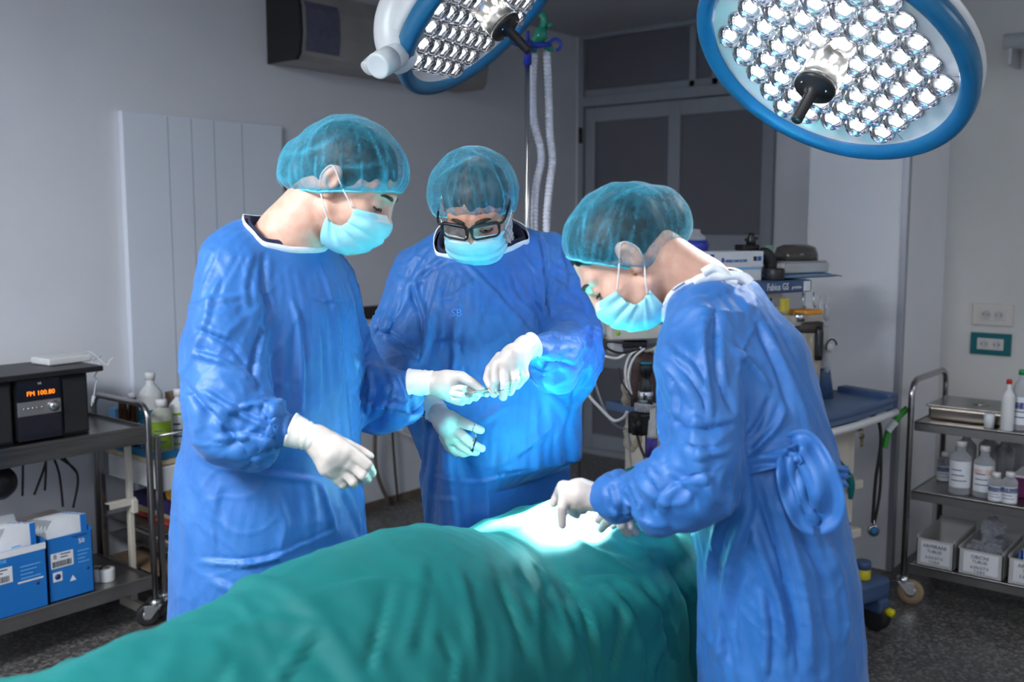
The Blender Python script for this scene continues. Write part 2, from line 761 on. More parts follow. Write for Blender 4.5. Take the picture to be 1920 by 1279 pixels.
def head_frame(eye_px, f, fwd, up):
    """head axes from the mid-eye pixel: columns are lateral, forward, up; origin mid skull"""
    fwd = unit(fwd)
    up = unit(np.asarray(up, float) - fwd * (np.asarray(up, float) @ fwd))
    lat = np.cross(fwd, up)
    A = np.stack([lat, fwd, up], 1)
    return A


def dirv(right, away, upz):
    """direction from camera-aligned right / away / up components"""
    return unit(RT * right + FH * away + np.array([0, 0, 1.0]) * upz)


def sdf_head(p, O, A, k=1.0, beard=False):
    """p world -> distance; face modelled in head axes (x lateral, y forward, z up)"""
    q = ((p - np.asarray(O, np.float32)) @ A.astype(np.float32)) / np.float32(k)
    m = q.copy()
    m[..., 0] = np.abs(m[..., 0])
    d = sd_ell(m, (0, -.010, .034), (.074, .094, .078))
    d = smin(d, sd_ell(m, (0, .040, -.030), (.057, .052, .082)), .03)
    d = smin(d, sd_cone(m, (.046, .002, -.058), (.012, .066, -.098), .022, .018), .03)
    d = smin(d, sd_ell(m, (0, .068, -.102), (.021, .017, .016)), .018)
    d = smin(d, sd_cone(m, (0, .090, .016), (0, .105, -.028), .0075, .0105), .012)
    d = smin(d, sd_ell(m, (0, .105, -.032), (.011, .011, .010)), .007)
    d = smin(d, sd_ell(m, (.012, .096, -.035), (.008, .010, .008)), .006)
    d = smin(d, sd_cone(m, (.012, .087, .021), (.047, .066, .022), .010, .009), .014)
    d = smin(d, sd_ell(m, (.045, .055, -.028), (.022, .026, .022)), .02)
    d = -smin(-d, sd_ell(m, (.032, .100, .000), (.018, .017, .012)), .012)
    d = smin(d, sd_ell(m, (.032, .074, -.001), (.0160, .0140, .0125)), .004)
    # lid crease and slit of a lowered eye
    d = np.maximum(d, -sd_ell(m, (.032, .0885, -.0065), (.0125, .003, .0016)))
    # lips
    d = smin(d, sd_cone(m, (0, .096, -.068), (.022, .082, -.070), .0065, .003), .006)
    d = smin(d, sd_cone(m, (0, .094, -.079), (.020, .081, -.077), .0070, .003), .006)
    # ear: shell with a hollow
    e = sd_ell(m, (.078, -.012, -.002), (.009, .019, .031))
    e = np.maximum(e, -sd_ell(m, (.088, -.008, .000), (.009, .010, .018)))
    e = smin(e, sd_ell(m, (.074, -.004, -.028), (.007, .009, .010)), .006)
    d = smin(d, e, .006)
    return d * k


def make_axis(lo, hi, flo, fhi, hf, hc):
    """grid coordinates: fine between flo and fhi, coarse elsewhere"""
    a = list(np.arange(flo, fhi + hf * .5, hf))
    b = []
    x = flo
    while x > lo:
        x -= hc
        b.append(x)
    c = []
    x = a[-1]
    while x < hi:
        x += hc
        c.append(x)
    return np.array(b[::-1] + a + c, np.float32)


def surface_net_axes(fn, axs, relax=1):
    """like surface_net but on uneven grid lines: solved in index space then mapped"""
    n = [len(a) for a in axs]
    lo = np.zeros(3)

    def g(ip):
        # index coordinates to world
        pts = np.stack([axs[k][ip[:, k].astype(np.int32)] for k in range(3)], -1)
        return fn(pts.astype(np.float32))
    V, Fq = surface_net(g, lo, np.array(n) - 1.0, 1.0, relax=0)
    W = np.stack([np.interp(V[:, k], np.arange(n[k]), axs[k]) for k in range(3)], -1)
    for _ in range(relax):
        W = laplacian(W, Fq, 0.4)
    return W, Fq


def torso_sdf(p, rings, k=.05):
    """rings: list of (centre, half width, half depth, lateral axis)"""
    d = None
    for A, B in zip(rings[:-1], rings[1:]):
        e = sd_slab(p, A, B, A[3], B[3])
        d = e if d is None else smin(d, e, k)
    return d


def arm_sdf(p, arm):
    d = None
    for (a, ra), (b, rb) in zip(arm[:-1], arm[1:]):
        e = sd_cone(p, a, b, ra, rb)
        d = e if d is None else smin(d, e, .03)
    return d


def loop_from_edges(Fq, sel):
    """ordered boundary loops of the faces (list of index arrays) restricted by sel(verts)"""
    E = {}
    for f in Fq:
        for i in range(len(f)):
            a, b = int(f[i]), int(f[(i + 1) % len(f)])
            k = (min(a, b), max(a, b))
            E[k] = E.get(k, 0) + 1
    adj = {}
    for (a, b), c in E.items():
        if c == 1 and sel[a] and sel[b]:
            adj.setdefault(a, []).append(b)
            adj.setdefault(b, []).append(a)
    loops = []
    seen = set()
    for s in adj:
        if s in seen:
            continue
        lp = [s]
        seen.add(s)
        cur = s
        while True:
            nx = [x for x in adj[cur] if x not in seen]
            if not nx:
                break
            cur = nx[0]
            seen.add(cur)
            lp.append(cur)
        loops.append(lp)
    loops.sort(key=len, reverse=True)
    return loops


def smooth_loop(P, n=3):
    P = np.asarray(P)
    for _ in range(n):
        P = (np.roll(P, 1, 0) + 2 * P + np.roll(P, -1, 0)) / 4
    return P


def make_mask(A, O, k, mat, mat_edge, mat_loop, parent, sag=1.0, chin=0.0):
    """pleated surgical mask in head axes, with white bound edges and ear loops"""
    ctr = [(.1010, -.0120), (.1190, -.0310), (.1180, -.0550), (.1070, -.0840), (.0830, -.1130), (.0510 - chin, -.1280), (.0200 - chin, -.1280)]
    sid = [(.0525, -.0257), (.0545, -.0430), (.0535, -.0566), (.0455, -.0690), (.0320, -.0720), (.0220, -.0712), (.0124, -.0707)]
    nv, nu = 36, 41
    cs = np.array(spline(ctr, 6))
    ss = np.array(spline(sid, 6))
    nv = len(cs)
    V = []
    for i in range(nv):
        v = i / (nv - 1)
        for j in range(nu):
            u = 2 * j / (nu - 1) - 1
            ph = abs(u) * PI / 2
            w = math.cos(ph) ** .85
            y = ss[i][0] + (cs[i][0] - ss[i][0]) * w
            z = ss[i][1] + (cs[i][1] - ss[i][1]) * w
            x = math.copysign((.071 - .006 * abs(v - .5)) * math.sin(ph) ** .9, u)
            # pleats: three steps fading out towards the front, and gathers at the side
            pl = 0.0
            for c in (.36, .52, .68):
                pl += -.0036 * math.exp(-((v - c) / .022) ** 2) * (.45 + .55 * abs(u)) + .0020 * math.exp(-((v - c - .05) / .035) ** 2)
            gat = .0034 * math.sin(v * 30) * max(0, abs(u) - .45) * 1.8
            off = pl + gat
            nrm = unit((math.sin(ph) * (1 if u > 0 else -1), math.cos(ph) * .9 + .1, -.25 + .2 * (1 - v)))
            V.append(np.asarray(O) + A @ ((np.array([x, y, z]) + nrm * off) * k))
    V = np.array(V)
    F = [(i * nu + j, i * nu + j + 1, (i + 1) * nu + j + 1, (i + 1) * nu + j) for i in range(nv - 1) for j in range(nu - 1)]
    m = mesh_obj('face_mask', V, F, mat, parent)
    sd = m.modifiers.new('thick', 'SOLIDIFY')
    sd.thickness = .0012
    sd.offset = 0
    # bound edges top and bottom
    mb = MB()
    G = V.reshape(nv, nu, 3)
    fw = A[:, 1] * .0012

    def strip(r0, r1):
        P0, P1 = G[r0] + fw, G[r1] + fw
        n = len(P0)
        mb.add(np.concatenate([P0, P1]), [(i, i + 1, n + i + 1, n + i) for i in range(n - 1)], 0, True)
    strip(0, 4)
    strip(nv - 5, nv - 1)
    mb.build('mask_edge', mat_edge, m)
    # ear loops
    for sg in (-1, 1):
        ear_t = np.array([sg * .083, -.020, .024])
        ear_b = np.array([sg * .078, -.020, -.028])
        a = np.array([sg * .0725, .0500, -.0262])
        b = np.array([sg * .0725, .0200, -.0715])
        pts = [a, a * .5 + ear_t * .5 + np.array([sg * .007, 0, 0]), ear_t, (ear_t + ear_b) / 2 + np.array([0, -.012, 0]), ear_b, b * .5 + ear_b * .5 + np.array([sg * .006, 0, 0]), b]
        pts = [np.asarray(O) + A @ (q * k) for q in spline(pts, 6)]
        MB().tube(pts, .0015, 6).build('ear_loop', mat_loop, m)
    return m


def add_weights(V, centres):
    """1 inside each (centre, inner radius, outer radius), fading to 0 outside"""
    w = np.zeros(len(V))
    for c, r0, r1 in centres:
        d = np.linalg.norm(V - np.asarray(c), axis=1)
        w = np.maximum(w, np.clip((r1 - d) / (r1 - r0), 0, 1))
    return w


def make_gown(parent, rings, arms, neck, neck_n, hem_z, mats, folds=(), h=.009, frames=24, shrink=-.10, neck_r=.2, wr_cut=(), name='surgical_gown', bend=.05, k=.045, pinw=(), crumple=1.0, keep=None):
    """nonwoven gown: torso rings and sleeves joined into one shell, open at neck, cuffs and hem"""
    allp = [r[0] for r in rings] + [q for a in arms for q, _ in a]
    allp = np.array(allp)
    lo, hi = allp.min(0) - .26, allp.max(0) + .26
    lo[2] = hem_z - .03

    def fn(p, off=0.0):
        d = torso_sdf(p, rings)
        for a in arms:
            d = smin(d, arm_sdf(p, a), k)
        return d - off
    V, Fq = surface_net(fn, lo, hi, h, relax=2)
    cen = V[Fq].mean(1)
    neck = np.asarray(neck)
    nn = unit(neck_n)
    kill = (((cen - neck) @ nn) > 0) & (np.linalg.norm(cen - neck, axis=1) < neck_r)
    kill |= cen[:, 2] < hem_z
    for c, n in wr_cut:
        kill |= (((cen - c) @ unit(n)) > 0) & (np.linalg.norm(cen - c, axis=1) < .09)
    V, Fq = drop_faces(V, Fq, kill)
    cV, cF = (None, None)
    if not QUICK and frames:
        cV, cF = surface_net(lambda p: fn(p, -.016), lo, hi, .016, relax=1)
    # tidy the cut edges
    for lp in loop_from_edges(Fq, np.ones(len(V), bool)):
        if len(lp) > 12:
            V[lp] = smooth_loop(V[lp], 8)
    pins = add_weights(V, [(neck, .10, .16)] + [(a[-1][0], .03, .06) for a in arms] + list(pinw))
    V0 = V
    V = settle(V, Fq, pins, cV, cF, frames=frames, shrink=shrink, bend=bend)
    V = laplacian(V, Fq, .35)
    V, Fq = subdivided(V, Fq)
    V = fold_lines(V, Fq, folds, 1.1)
    # creased look of stiff nonwoven: sharp ridges, strongest on the sleeves
    sl = np.full(len(V), 9.0)
    for a in arms:
        for (p0, r0), (p1, r1) in zip(a[:-1], a[1:]):
            sl = np.minimum(sl, sd_cone(V, p0, p1, 0, 0) / ((r0 + r1) / 2))
    sm = np.clip((1.75 - sl) / .6, 0, 1)
    w1 = V + np.stack([rough_noise(V, 21 + i, 9) for i in range(3)], 1) * .05
    c1 = 1 - np.clip(np.abs(rough_noise(w1 * [1, 1, .6], 31, 15, 1)) * 2.4, 0, 1)
    c2 = 1 - np.clip(np.abs(rough_noise(w1 * [1, 1, .8], 37, 30, 1)) * 2.6, 0, 1)
    c3 = 1 - np.clip(np.abs(rough_noise(w1, 41, 62, 1)) * 2.4, 0, 1)
    free = np.clip((np.linalg.norm(V - neck, axis=1) - .08) / .1, 0, 1)
    V = V + normals(V, Fq) * ((c1 * (.003 + .0085 * sm) + c2 * (.0012 + .0022 * sm) + c3 * (.0006 + .0008 * sm)) * free * crumple)[:, None]
    if keep is not None:
        # the skirt rests against the edge of the table, not inside it
        sg, y_ = keep
        low = np.clip((.97 - V[:, 2]) / .06, 0, 1)
        V[:, 1] += (np.maximum(sg * V[:, 1], sg * y_) * sg - V[:, 1]) * low
    g = mesh_obj(name, V, Fq, mats['gown'], parent)
    # white binding on the neckline, scrubs collar just inside it
    sel = np.linalg.norm(V - neck, axis=1) < neck_r + .05
    lps = loop_from_edges(Fq, sel)
    if lps:
        P = smooth_loop(V[lps[0]], 4)
        N = smooth_loop(normals(V, Fq)[lps[0]], 8)
        N /= np.linalg.norm(N, axis=1)[:, None]
        c0 = P.mean(0)
        n = len(P)

        def band(nm, prof, mat, par):
            vs, fs = [], []
            for i in range(n):
                rad = unit(c0 - P[i])
                for a, b, c in prof:
                    vs.append(P[i] - nn * a + N[i] * b + rad * c)
            m = len(prof)
            for i in range(n):
                j = (i + 1) % n
                for q in range(m - 1):
                    fs.append((i * m + q, j * m + q, j * m + q + 1, i * m + q + 1))
            return mesh_obj(nm, vs, fs, mat, par)
        band('neck_binding', ((.009, .0030, 0), (.005, .0055, 0), (-.003, .0055, 0), (-.006, .0010, .001)), mats['bind'], g)
        band('scrub_collar', ((.030, -.010, .002), (.0, -.004, .005), (-.010, -.003, .010), (-.0125, -.004, .0125), (.01, -.010, .016)), mats['scrub'], parent)
    return g, V, Fq


def make_cap(parent, blobs, plane_p, plane_n, mats, O, A, k, folds=(), h=.006, name='bouffant_cap', puff=.0, extra_cut=()):
    """thin bouffant cap: traced balloon shape cut at the elastic band"""
    P = np.array([b[0] for b in blobs])
    r = max(b[1] for b in blobs)
    P = np.concatenate([P, [O]])
    lo, hi = P.min(0) - r - .06, P.max(0) + r + .06

    def fn(p):
        d = None
        for c, rr in blobs:
            e = sd_ell(p, c, (rr, rr, rr)) if np.isscalar(rr) else sd_ell(p, c, rr[0], rr[1])
            d = e if d is None else smin(d, e, .05)
        q = ((p - O.astype(np.float32)) @ A.astype(np.float32)) / np.float32(k)
        q[..., 0] = np.abs(q[..., 0])
        e = sd_ell(q, (0, -.012, .038), (.078, .097, .083)) * k - .009
        e = smin(e, sd_cone(q, (.074, -.012, -.02), (.074, -.012, .03), .020, .024) * k, .02)
        return smin(d, e, .03)
    V, Fq = surface_net(fn, lo, hi, h, relax=3)
    pn = unit(plane_n)
    cen = V[Fq].mean(1)
    s = (cen - plane_p) @ pn
    kill = s < 0
    V, Fq = drop_faces(V, Fq, kill)
    # gathers running up from the elastic
    s = (V - plane_p) @ pn
    N = normals(V, Fq)
    c0 = V.mean(0)
    e1 = unit(np.cross(pn, A[:, 1]))
    e2 = np.cross(pn, e1)
    ang = np.arctan2((V - c0) @ e2, (V - c0) @ e1)
    ga = np.zeros(len(V))
    rg = np.random.default_rng(int(abs(c0[0]) * 1000))
    for _ in range(46):
        a0 = rg.uniform(-PI, PI)
        ln = rg.uniform(.03, .14)
        wd = rg.uniform(.012, .035)
        sl = rg.uniform(-1.2, 1.2)
        da = (ang - a0 - sl * s * 2 + PI) % (2 * PI) - PI
        ga += rg.uniform(.4, 1.0) * np.exp(-(da / wd) ** 2) * np.exp(-np.clip(s, 0, None) / ln)
    # cross creases
    for _ in range(14):
        c = V[rg.integers(len(V))]
        dr = unit(rg.normal(size=3))
        w = np.abs((V - c) @ dr)
        ga += .55 * np.exp(-(w / .0035) ** 2) * np.exp(-(np.linalg.norm(V - c, axis=1) / rg.uniform(.03, .07)) ** 2)
    band = np.exp(-(s / .007) ** 2)
    ga = np.clip(ga, 0, 1.3)
    V = V + N * (ga * .0035 + rough_noise(V, 3, 40) * .0020)[:, None]
    # draw the edge in to the elastic
    V = V - N * (np.exp(-(np.clip(s, 0, None) / .018)) * .010)[:, None]
    V = fold_lines(V, Fq, folds)
    o = mesh_obj(name, V, Fq, mats['cap'], parent)
    at = o.data.attributes.new('gather', 'FLOAT', 'POINT')
    at.data.foreach_set('value', np.clip(ga * .65 + band * .6, 0, 1).astype(np.float32))
    sel = np.abs((V - plane_p) @ pn) < .02
    lps = loop_from_edges(Fq, sel)
    if lps:
        L = smooth_loop(V[lps[0]], 5)
        MB().tube(list(L), .0024, 6, closed=True).build('elastic_band', mats['capband'], o)
    sd = o.modifiers.new('sub', 'SUBSURF')
    sd.levels = 1
    sd.render_levels = 1
    return o


def make_hand(parent, prims, mat, cuff=None, h=.0017, k=.004, cuff_mat=None, name='glove', ridges=()):
    """gloved hand: palm and fingers as blended tapered segments. prims: ('palm'|'f', [(p, r), ...])"""
    P = np.array([q for _, ch in prims for q, _ in ch])
    lo, hi = P.min(0) - .045, P.max(0) + .045

    def fn(p):
        palm = None
        fing = []
        for kind, ch in prims:
            d = None
            for (a, ra), (b, rb) in zip(ch[:-1], ch[1:]):
                e = sd_cone(p, a, b, ra, rb)
                d = e if d is None else np.minimum(d, e) if kind == 'f' else smin(d, e, .012)
            if kind == 'palm':
                palm = d if palm is None else smin(palm, d, .014)
            else:
                fing.append(d)
        d = palm
        fs = None
        for f in fing:
            fs = f if fs is None else np.minimum(fs, f)
        if fs is not None:
            d = fs if d is None else smin(d, fs, .007)
        # latex creases
        return d
    V, Fq = surface_net(fn, lo, hi, h, relax=2)
    if ridges:
        V = fold_lines(V, Fq, ridges)
    else:
        pass
    N = normals(V, Fq)
    V = V + N * (rough_noise(V, 11, 130, 2) * .0005)[:, None]
    return mesh_obj(name, V, Fq, mat, parent)
# ------------------------------------------------------------------ the room
def wall_mat(name, c1, c2):
    m = noise_mat(name, c1, c2, 1.6, .55, .10, 160, detail=6)
    return m


M['wall'] = wall_mat('painted_wall', (.70, .715, .765), (.76, .775, .82))
M['wall_warm'] = wall_mat('painted_wall_warm', (.56, .555, .54), (.63, .625, .61))
M['column'] = wall_mat('column_cladding', (.80, .81, .85), (.85, .86, .89))
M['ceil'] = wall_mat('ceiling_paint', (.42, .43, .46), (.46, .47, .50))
M['board'] = wall_mat('board_laminate', (.74, .80, .90), (.77, .83, .92))
M['door_frame'] = noise_mat('door_frame_grey', (.26, .285, .325), (.29, .315, .355), 3, .45)
M['door_panel'] = noise_mat('door_panel_dark', (.125, .126, .15), (.14, .14, .165), 2, .5)
M['dark'] = principled('dark_gap', (.012, .012, .014), .6)
M['trim_metal'] = principled('corner_trim', (.42, .43, .48), .4, .5)
M['skirting'] = noise_mat('skirting_brown', (.12, .095, .075), (.17, .14, .11), 8, .5)


def floor_mat():
    m = principled('terrazzo_floor', (.1, .1, .1), .38)
    nt = m.node_tree
    b = nt.nodes['Principled BSDF']
    tc = nt.nodes.new('ShaderNodeTexCoord')
    vo = nt.nodes.new('ShaderNodeTexVoronoi')
    vo.inputs['Scale'].default_value = 90
    nt.links.new(tc.outputs['Object'], vo.inputs['Vector'])
    hs = nt.nodes.new('ShaderNodeSeparateColor')
    nt.links.new(vo.outputs['Color'], hs.inputs[0])
    cr = nt.nodes.new('ShaderNodeValToRGB')
    e = cr.color_ramp.elements
    e[0].position = 0
    e[0].color = (.055, .054, .056, 1)
    e[1].position = .62
    e[1].color = (.115, .110, .108, 1)
    x = e.new(.9)
    x.color = (.22, .212, .20, 1)
    nt.links.new(hs.outputs[0], cr.inputs['Fac'])
    nt.links.new(cr.outputs['Color'], b.inputs['Base Color'])
    return m


M['floor'] = floor_mat()
XW, YW, XB, XC = 5.54, 3.99, 5.05, 4.45
ZC = 2.80


def struct(name, mb, mat, bevel=0.0):
    o = mb.build(name, mat, None, bevel=bevel)
    o['kind'] = 'structure'
    return o


struct('floor', MB().b(-2.6, 6.0, -3.0, 4.4, -.06, 0), M['floor'])
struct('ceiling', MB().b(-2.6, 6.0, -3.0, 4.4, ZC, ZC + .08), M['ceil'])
struct('wall_left', MB().b(-2.6, XW + .1, YW, YW + .12, 0, ZC), M['wall'])
wf = MB()
wf.b(XW, XW + .12, 3.955, YW, 0, ZC).b(XW, XW + .12, 1.86, 2.56, 0, ZC).b(XW, XW + .12, 2.56, 3.955, 2.80, ZC + .01)
struct('wall_far', wf, M['wall'])
struct('wall_column', MB().b(XC, XW + .1, 1.445, 1.885, 0, ZC), M['column'])
struct('trim_1', MB().b(XC - .006, XC + .03, 1.435, 1.462, 0, ZC), M['trim_metal'], .002)
struct('wall_right_far', MB().b(XB, XB + .12, -3.0, 1.446, 0, ZC), M['wall_warm'])
struct('wall_right', MB().b(-2.6, XB, -2.95, -2.83, 0, ZC), M['wall'])
struct('wall_rear', MB().b(-2.55, -2.43, -2.9, YW, 0, ZC), M['wall'])
struct('baseboard_left', MB().b(-2.4, XW, YW - .014, YW, 0, .045), M['skirting'])
struct('baseboard_right', MB().b(XB - .012, XB, -2.8, 1.44, 0, .06), M['skirting'])

# door with glazed-in dark panels and a fanlight above
D = struct('door_1', MB().b(XW - .02, XW + .06, 2.565, 3.95, 0, .04), M['door_frame'])
dm = MB()
# outer frame
for y0, y1, z0, z1 in ((3.915, 3.955, 0, 2.8), (2.555, 2.60, 0, 2.8), (2.60, 3.915, 2.335, 2.40), (2.60, 3.915, 2.77, 2.8)):
    dm.b(XW - .035, XW + .05, y0, y1, z0, z1, 0, .004)
dm.build('door_frame', M['door_frame'], D)
lf = MB()
# leaf stiles and rails
for y0, y1, z0, z1 in ((3.835, 3.91, .04, 2.33), (3.19, 3.275, .04, 2.33), (2.605, 2.64, .04, 2.33), (3.275, 3.835, 2.235, 2.33), (2.64, 3.19, 2.235, 2.33),
                       (2.64, 3.835, 1.36, 1.50), (2.64, 3.835, .60, .72), (2.64, 3.835, .04, .14)):
    lf.b(XW - .012, XW + .035, y0, y1, z0, z1, 0, .006)
L1 = lf.build('door_leaf', M['door_frame'], D)
for y0, y1 in ((3.275, 3.835), (2.64, 3.19)):
    for z0, z1 in ((1.50, 2.235), (.72, 1.36), (.14, .60)):
        MB().b(XW + .008, XW + .022, y0, y1, z0, z1).build('door_panel', M['door_panel'], L1)
for z in (2.10, 1.2, .3):
    MB().lathe([(.013, 0), (.013, .10)], (XW - .045, 3.925, z), (0, 0, 1), 12).build('hinge', M['black'], D)
fl = MB()
for y0, y1, z0, z1 in ((3.09, 3.135, 2.40, 2.77), (2.935, 2.98, 2.40, 2.77), (2.60, 3.915, 2.40, 2.445)):
    fl.b(XW - .012, XW + .035, y0, y1, z0, z1, 0, .005)
FLo = fl.build('fanlight_frame', M['door_frame'], D)
MB().b(XW + .008, XW + .02, 3.135, 3.915, 2.445, 2.77).build('fanlight_panel', M['door_panel'], FLo)
MB().b(XW + .008, XW + .02, 2.60, 2.935, 2.445, 2.77).build('fanlight_panel', M['door_panel'], FLo)
MB().b(XW + .008, XW + .02, 2.98, 3.09, 2.445, 2.77).build('fanlight_panel', M['door_panel'], FLo)

# ceiling luminaires behind the camera; the fourth is an added fill at right
M['lum'] = bpy.data.materials.new('luminaire_diffuser')
M['lum'].use_nodes = True
M['lum'].node_tree.nodes['Principled BSDF'].inputs['Emission Color'].default_value = (.93, .96, 1, 1)
M['lum'].node_tree.nodes['Principled BSDF'].inputs['Emission Strength'].default_value = 1.0
for i, (x, y) in enumerate(((-.8, 1.7), (-.8, -.6), (1.0, -1.4), (3.3, -1.5))):
    t = thing('ceiling_light', ('square ceiling light panel behind the camera near the left wall', 'square ceiling light panel behind the camera in the middle', 'square ceiling light panel above the right of the camera', 'unseen square fill panel added to brighten the column, right wall and machine')[i], 'ceiling light', (x, y, ZC))
    MB().b(x - .6, x + .6, y - .6, y + .6, ZC - .035, ZC - .001, 0, .004).build('light_housing', M['mask_white'], t)
    MB().b(x - .55, x + .55, y - .55, y + .55, ZC - .040, ZC - .0352).build('diffuser', M['lum'], t)

# ------------------------------------------------------------------ on the left wall
pb = thing('wall_board', 'tall pale blue grooved board leaning flat on the left wall behind the bottles', 'wall board', (2.66, YW, 0))
MB().b(2.245, 3.07, YW - .034, YW - .001, .25, 2.032, 0, .004).build('board_panel', M['board'], pb)
gm = MB()
for px, z1 in ((318, 2.03), (362, 2.03), (404, 2.03), (440, 1.55), (456, 2.03)):
    x = onax(px, 330, 1, YW - .034)[0]
    gm.b(x - .0022, x + .0022, YW - .0346, YW - .033, .26, z1 - .006)
gm.build('board_groove', principled('groove_shadow_gap', (.42, .47, .58), .7), pb)

# wall unit high on the left wall
M['unit_metal'] = noise_mat('unit_metal', (.27, .26, .25), (.32, .305, .295), 6, .4)
M['unit_navy'] = noise_mat('unit_navy', (.085, .092, .14), (.105, .112, .16), 30, .5)
ac = thing('wall_unit', 'dark wall-mounted unit with curved metal front high on the left wall', 'wall unit', (3.5, YW, 2.3))
prof = [(YW - .004, 2.645), (YW - .215, 2.645), (YW - .245, 2.56), (YW - .250, 2.44), (YW - .235, 2.345), (YW - .21, 2.318), (YW - .004, 2.318)]
mb = MB()
n = len(prof)
x0, x1 = 3.03, 4.35
vs = [(x0, y, z) for y, z in prof] + [(x1, y, z) for y, z in prof]
mb.add(vs, [(i, (i + 1) % n, n + (i + 1) % n, n + i) for i in range(n)] + [tuple(range(n)), tuple(range(2 * n - 1, n - 1, -1))])
mb.build('unit_cover', M['unit_metal'], ac, bevel=.006)
mb = MB()
vs = [(x0 - .012, y - .004 * (y < YW - .1), z) for y, z in prof] + [(x0 + .004, y - .004 * (y < YW - .1), z) for y, z in prof]
mb.add(vs, [(i, (i + 1) % n, n + (i + 1) % n, n + i) for i in range(n)] + [tuple(range(n)), tuple(range(2 * n - 1, n - 1, -1))])
mb.build('end_cap', M['black'], ac)
fp = [(YW - .222, 2.62), (YW - .2485, 2.555), (YW - .2535, 2.44), (YW - .241, 2.36)]
mb = MB()
vs = [(3.055, y, z) for y, z in fp] + [(3.26, y, z) for y, z in fp]
mb.add(vs, [(i, i + 1, 4 + i + 1, 4 + i) for i in range(3)])
mb.build('front_panel', M['unit_navy'], ac)
mb = MB().b(3.515, 3.66, YW - .257, YW - .245, 2.425, 2.505, 0, .004)
q = mb.build('badge', principled('badge_blue', (.01, .03, .20), .4), ac)
MB().b(3.535, 3.65, YW - .259, YW - .2565, 2.447, 2.483).build('badge_screen', M['black'], q)

# supply rail between the two standing people
M['cream'] = noise_mat('cream_plastic', (.60, .56, .48), (.68, .64, .56), 5, .5)
M['brown_dark'] = principled('dark_brown', (.035, .027, .022), .6)
sr = thing('supply_rail', 'dark equipment rail with cream trunking on the left wall behind the people', 'supply rail', (3.8, YW, .9))
MB().b(3.40, 4.75, YW - .06, YW - .002, 1.06, 1.125, 0, .006).build('rail_bar', M['brown_dark'], sr)
MB().b(3.40, 4.75, YW - .05, YW - .002, .965, 1.06, 0, .005).build('trunking', M['cream'], sr)
MB().b(3.40, 4.75, YW - .05, YW - .002, .83, .965, 0, .005).build('lower_box', M['brown_dark'], sr)
MB().lathe([(.028, 0), (.030, .01), (.022, .05), (.02, .06)], (3.63, YW - .05, 1.0), (0, -1, 0), 16).build('outlet', M['skirting'], sr)
MB().lathe([(.026, 0), (.026, .03)], (3.61, YW - .05, .905), (0, -1, 0), 16).build('valve_knob', M['trim_metal'], sr)
cb = MB().tube(spline([(3.63, YW - .125, 1.00), (3.635, YW - .13, .96), (3.64, YW - .10, .80), (3.60, YW - .09, .55), (3.62, YW - .06, .25), (3.72, YW - .05, .03)], 8), .011, 8)
tag(cb.build('brown_hose', M['skirting']), 'brown hose hanging from the cream trunking on the left wall', 'hose')
cb = MB().tube(spline([(3.76, YW - .06, .82), (3.755, YW - .05, .45), (3.80, YW - .04, .02)], 8), .007, 8)
tag(cb.build('black_cable', M['brown_dark']), 'thin dark cable hanging down the left wall beside the brown hose', 'cable')
a_, b_ = onax(715, 780, 1, YW - .17), onax(795, 828, 1, YW - .17)
cb = MB().tube(spline([a_ + [-.25, 0, .10], a_, (a_ + b_) / 2 + [0, 0, -.02], b_, b_ + [.35, 0, -.20], b_ + [.6, 0, -.45]], 8), .010, 8)
tag(cb.build('white_hose', M['loop']), 'white hose sagging along the left wall behind the standing people', 'hose')
# ------------------------------------------------------------------ trolleys on the left
M['steel_b'] = noise_mat('brushed_steel', (.30, .29, .285), (.40, .39, .38), 4, .26, metal=1.0, stretch=(1, 1, 12))
M['steel_d'] = noise_mat('worn_steel', (.34, .33, .32), (.42, .41, .40), 6, .36, metal=1.0)
M['tube'] = principled('tube_steel', (.42, .41, .41), .24, 1.0)
M['rubber'] = principled('rubber_black', (.015, .015, .016), .6)
M['zinc'] = principled('zinc_bright', (.62, .64, .66), .25, 1.0)
M['wheel_grey'] = principled('wheel_grey', (.10, .10, .105), .5)


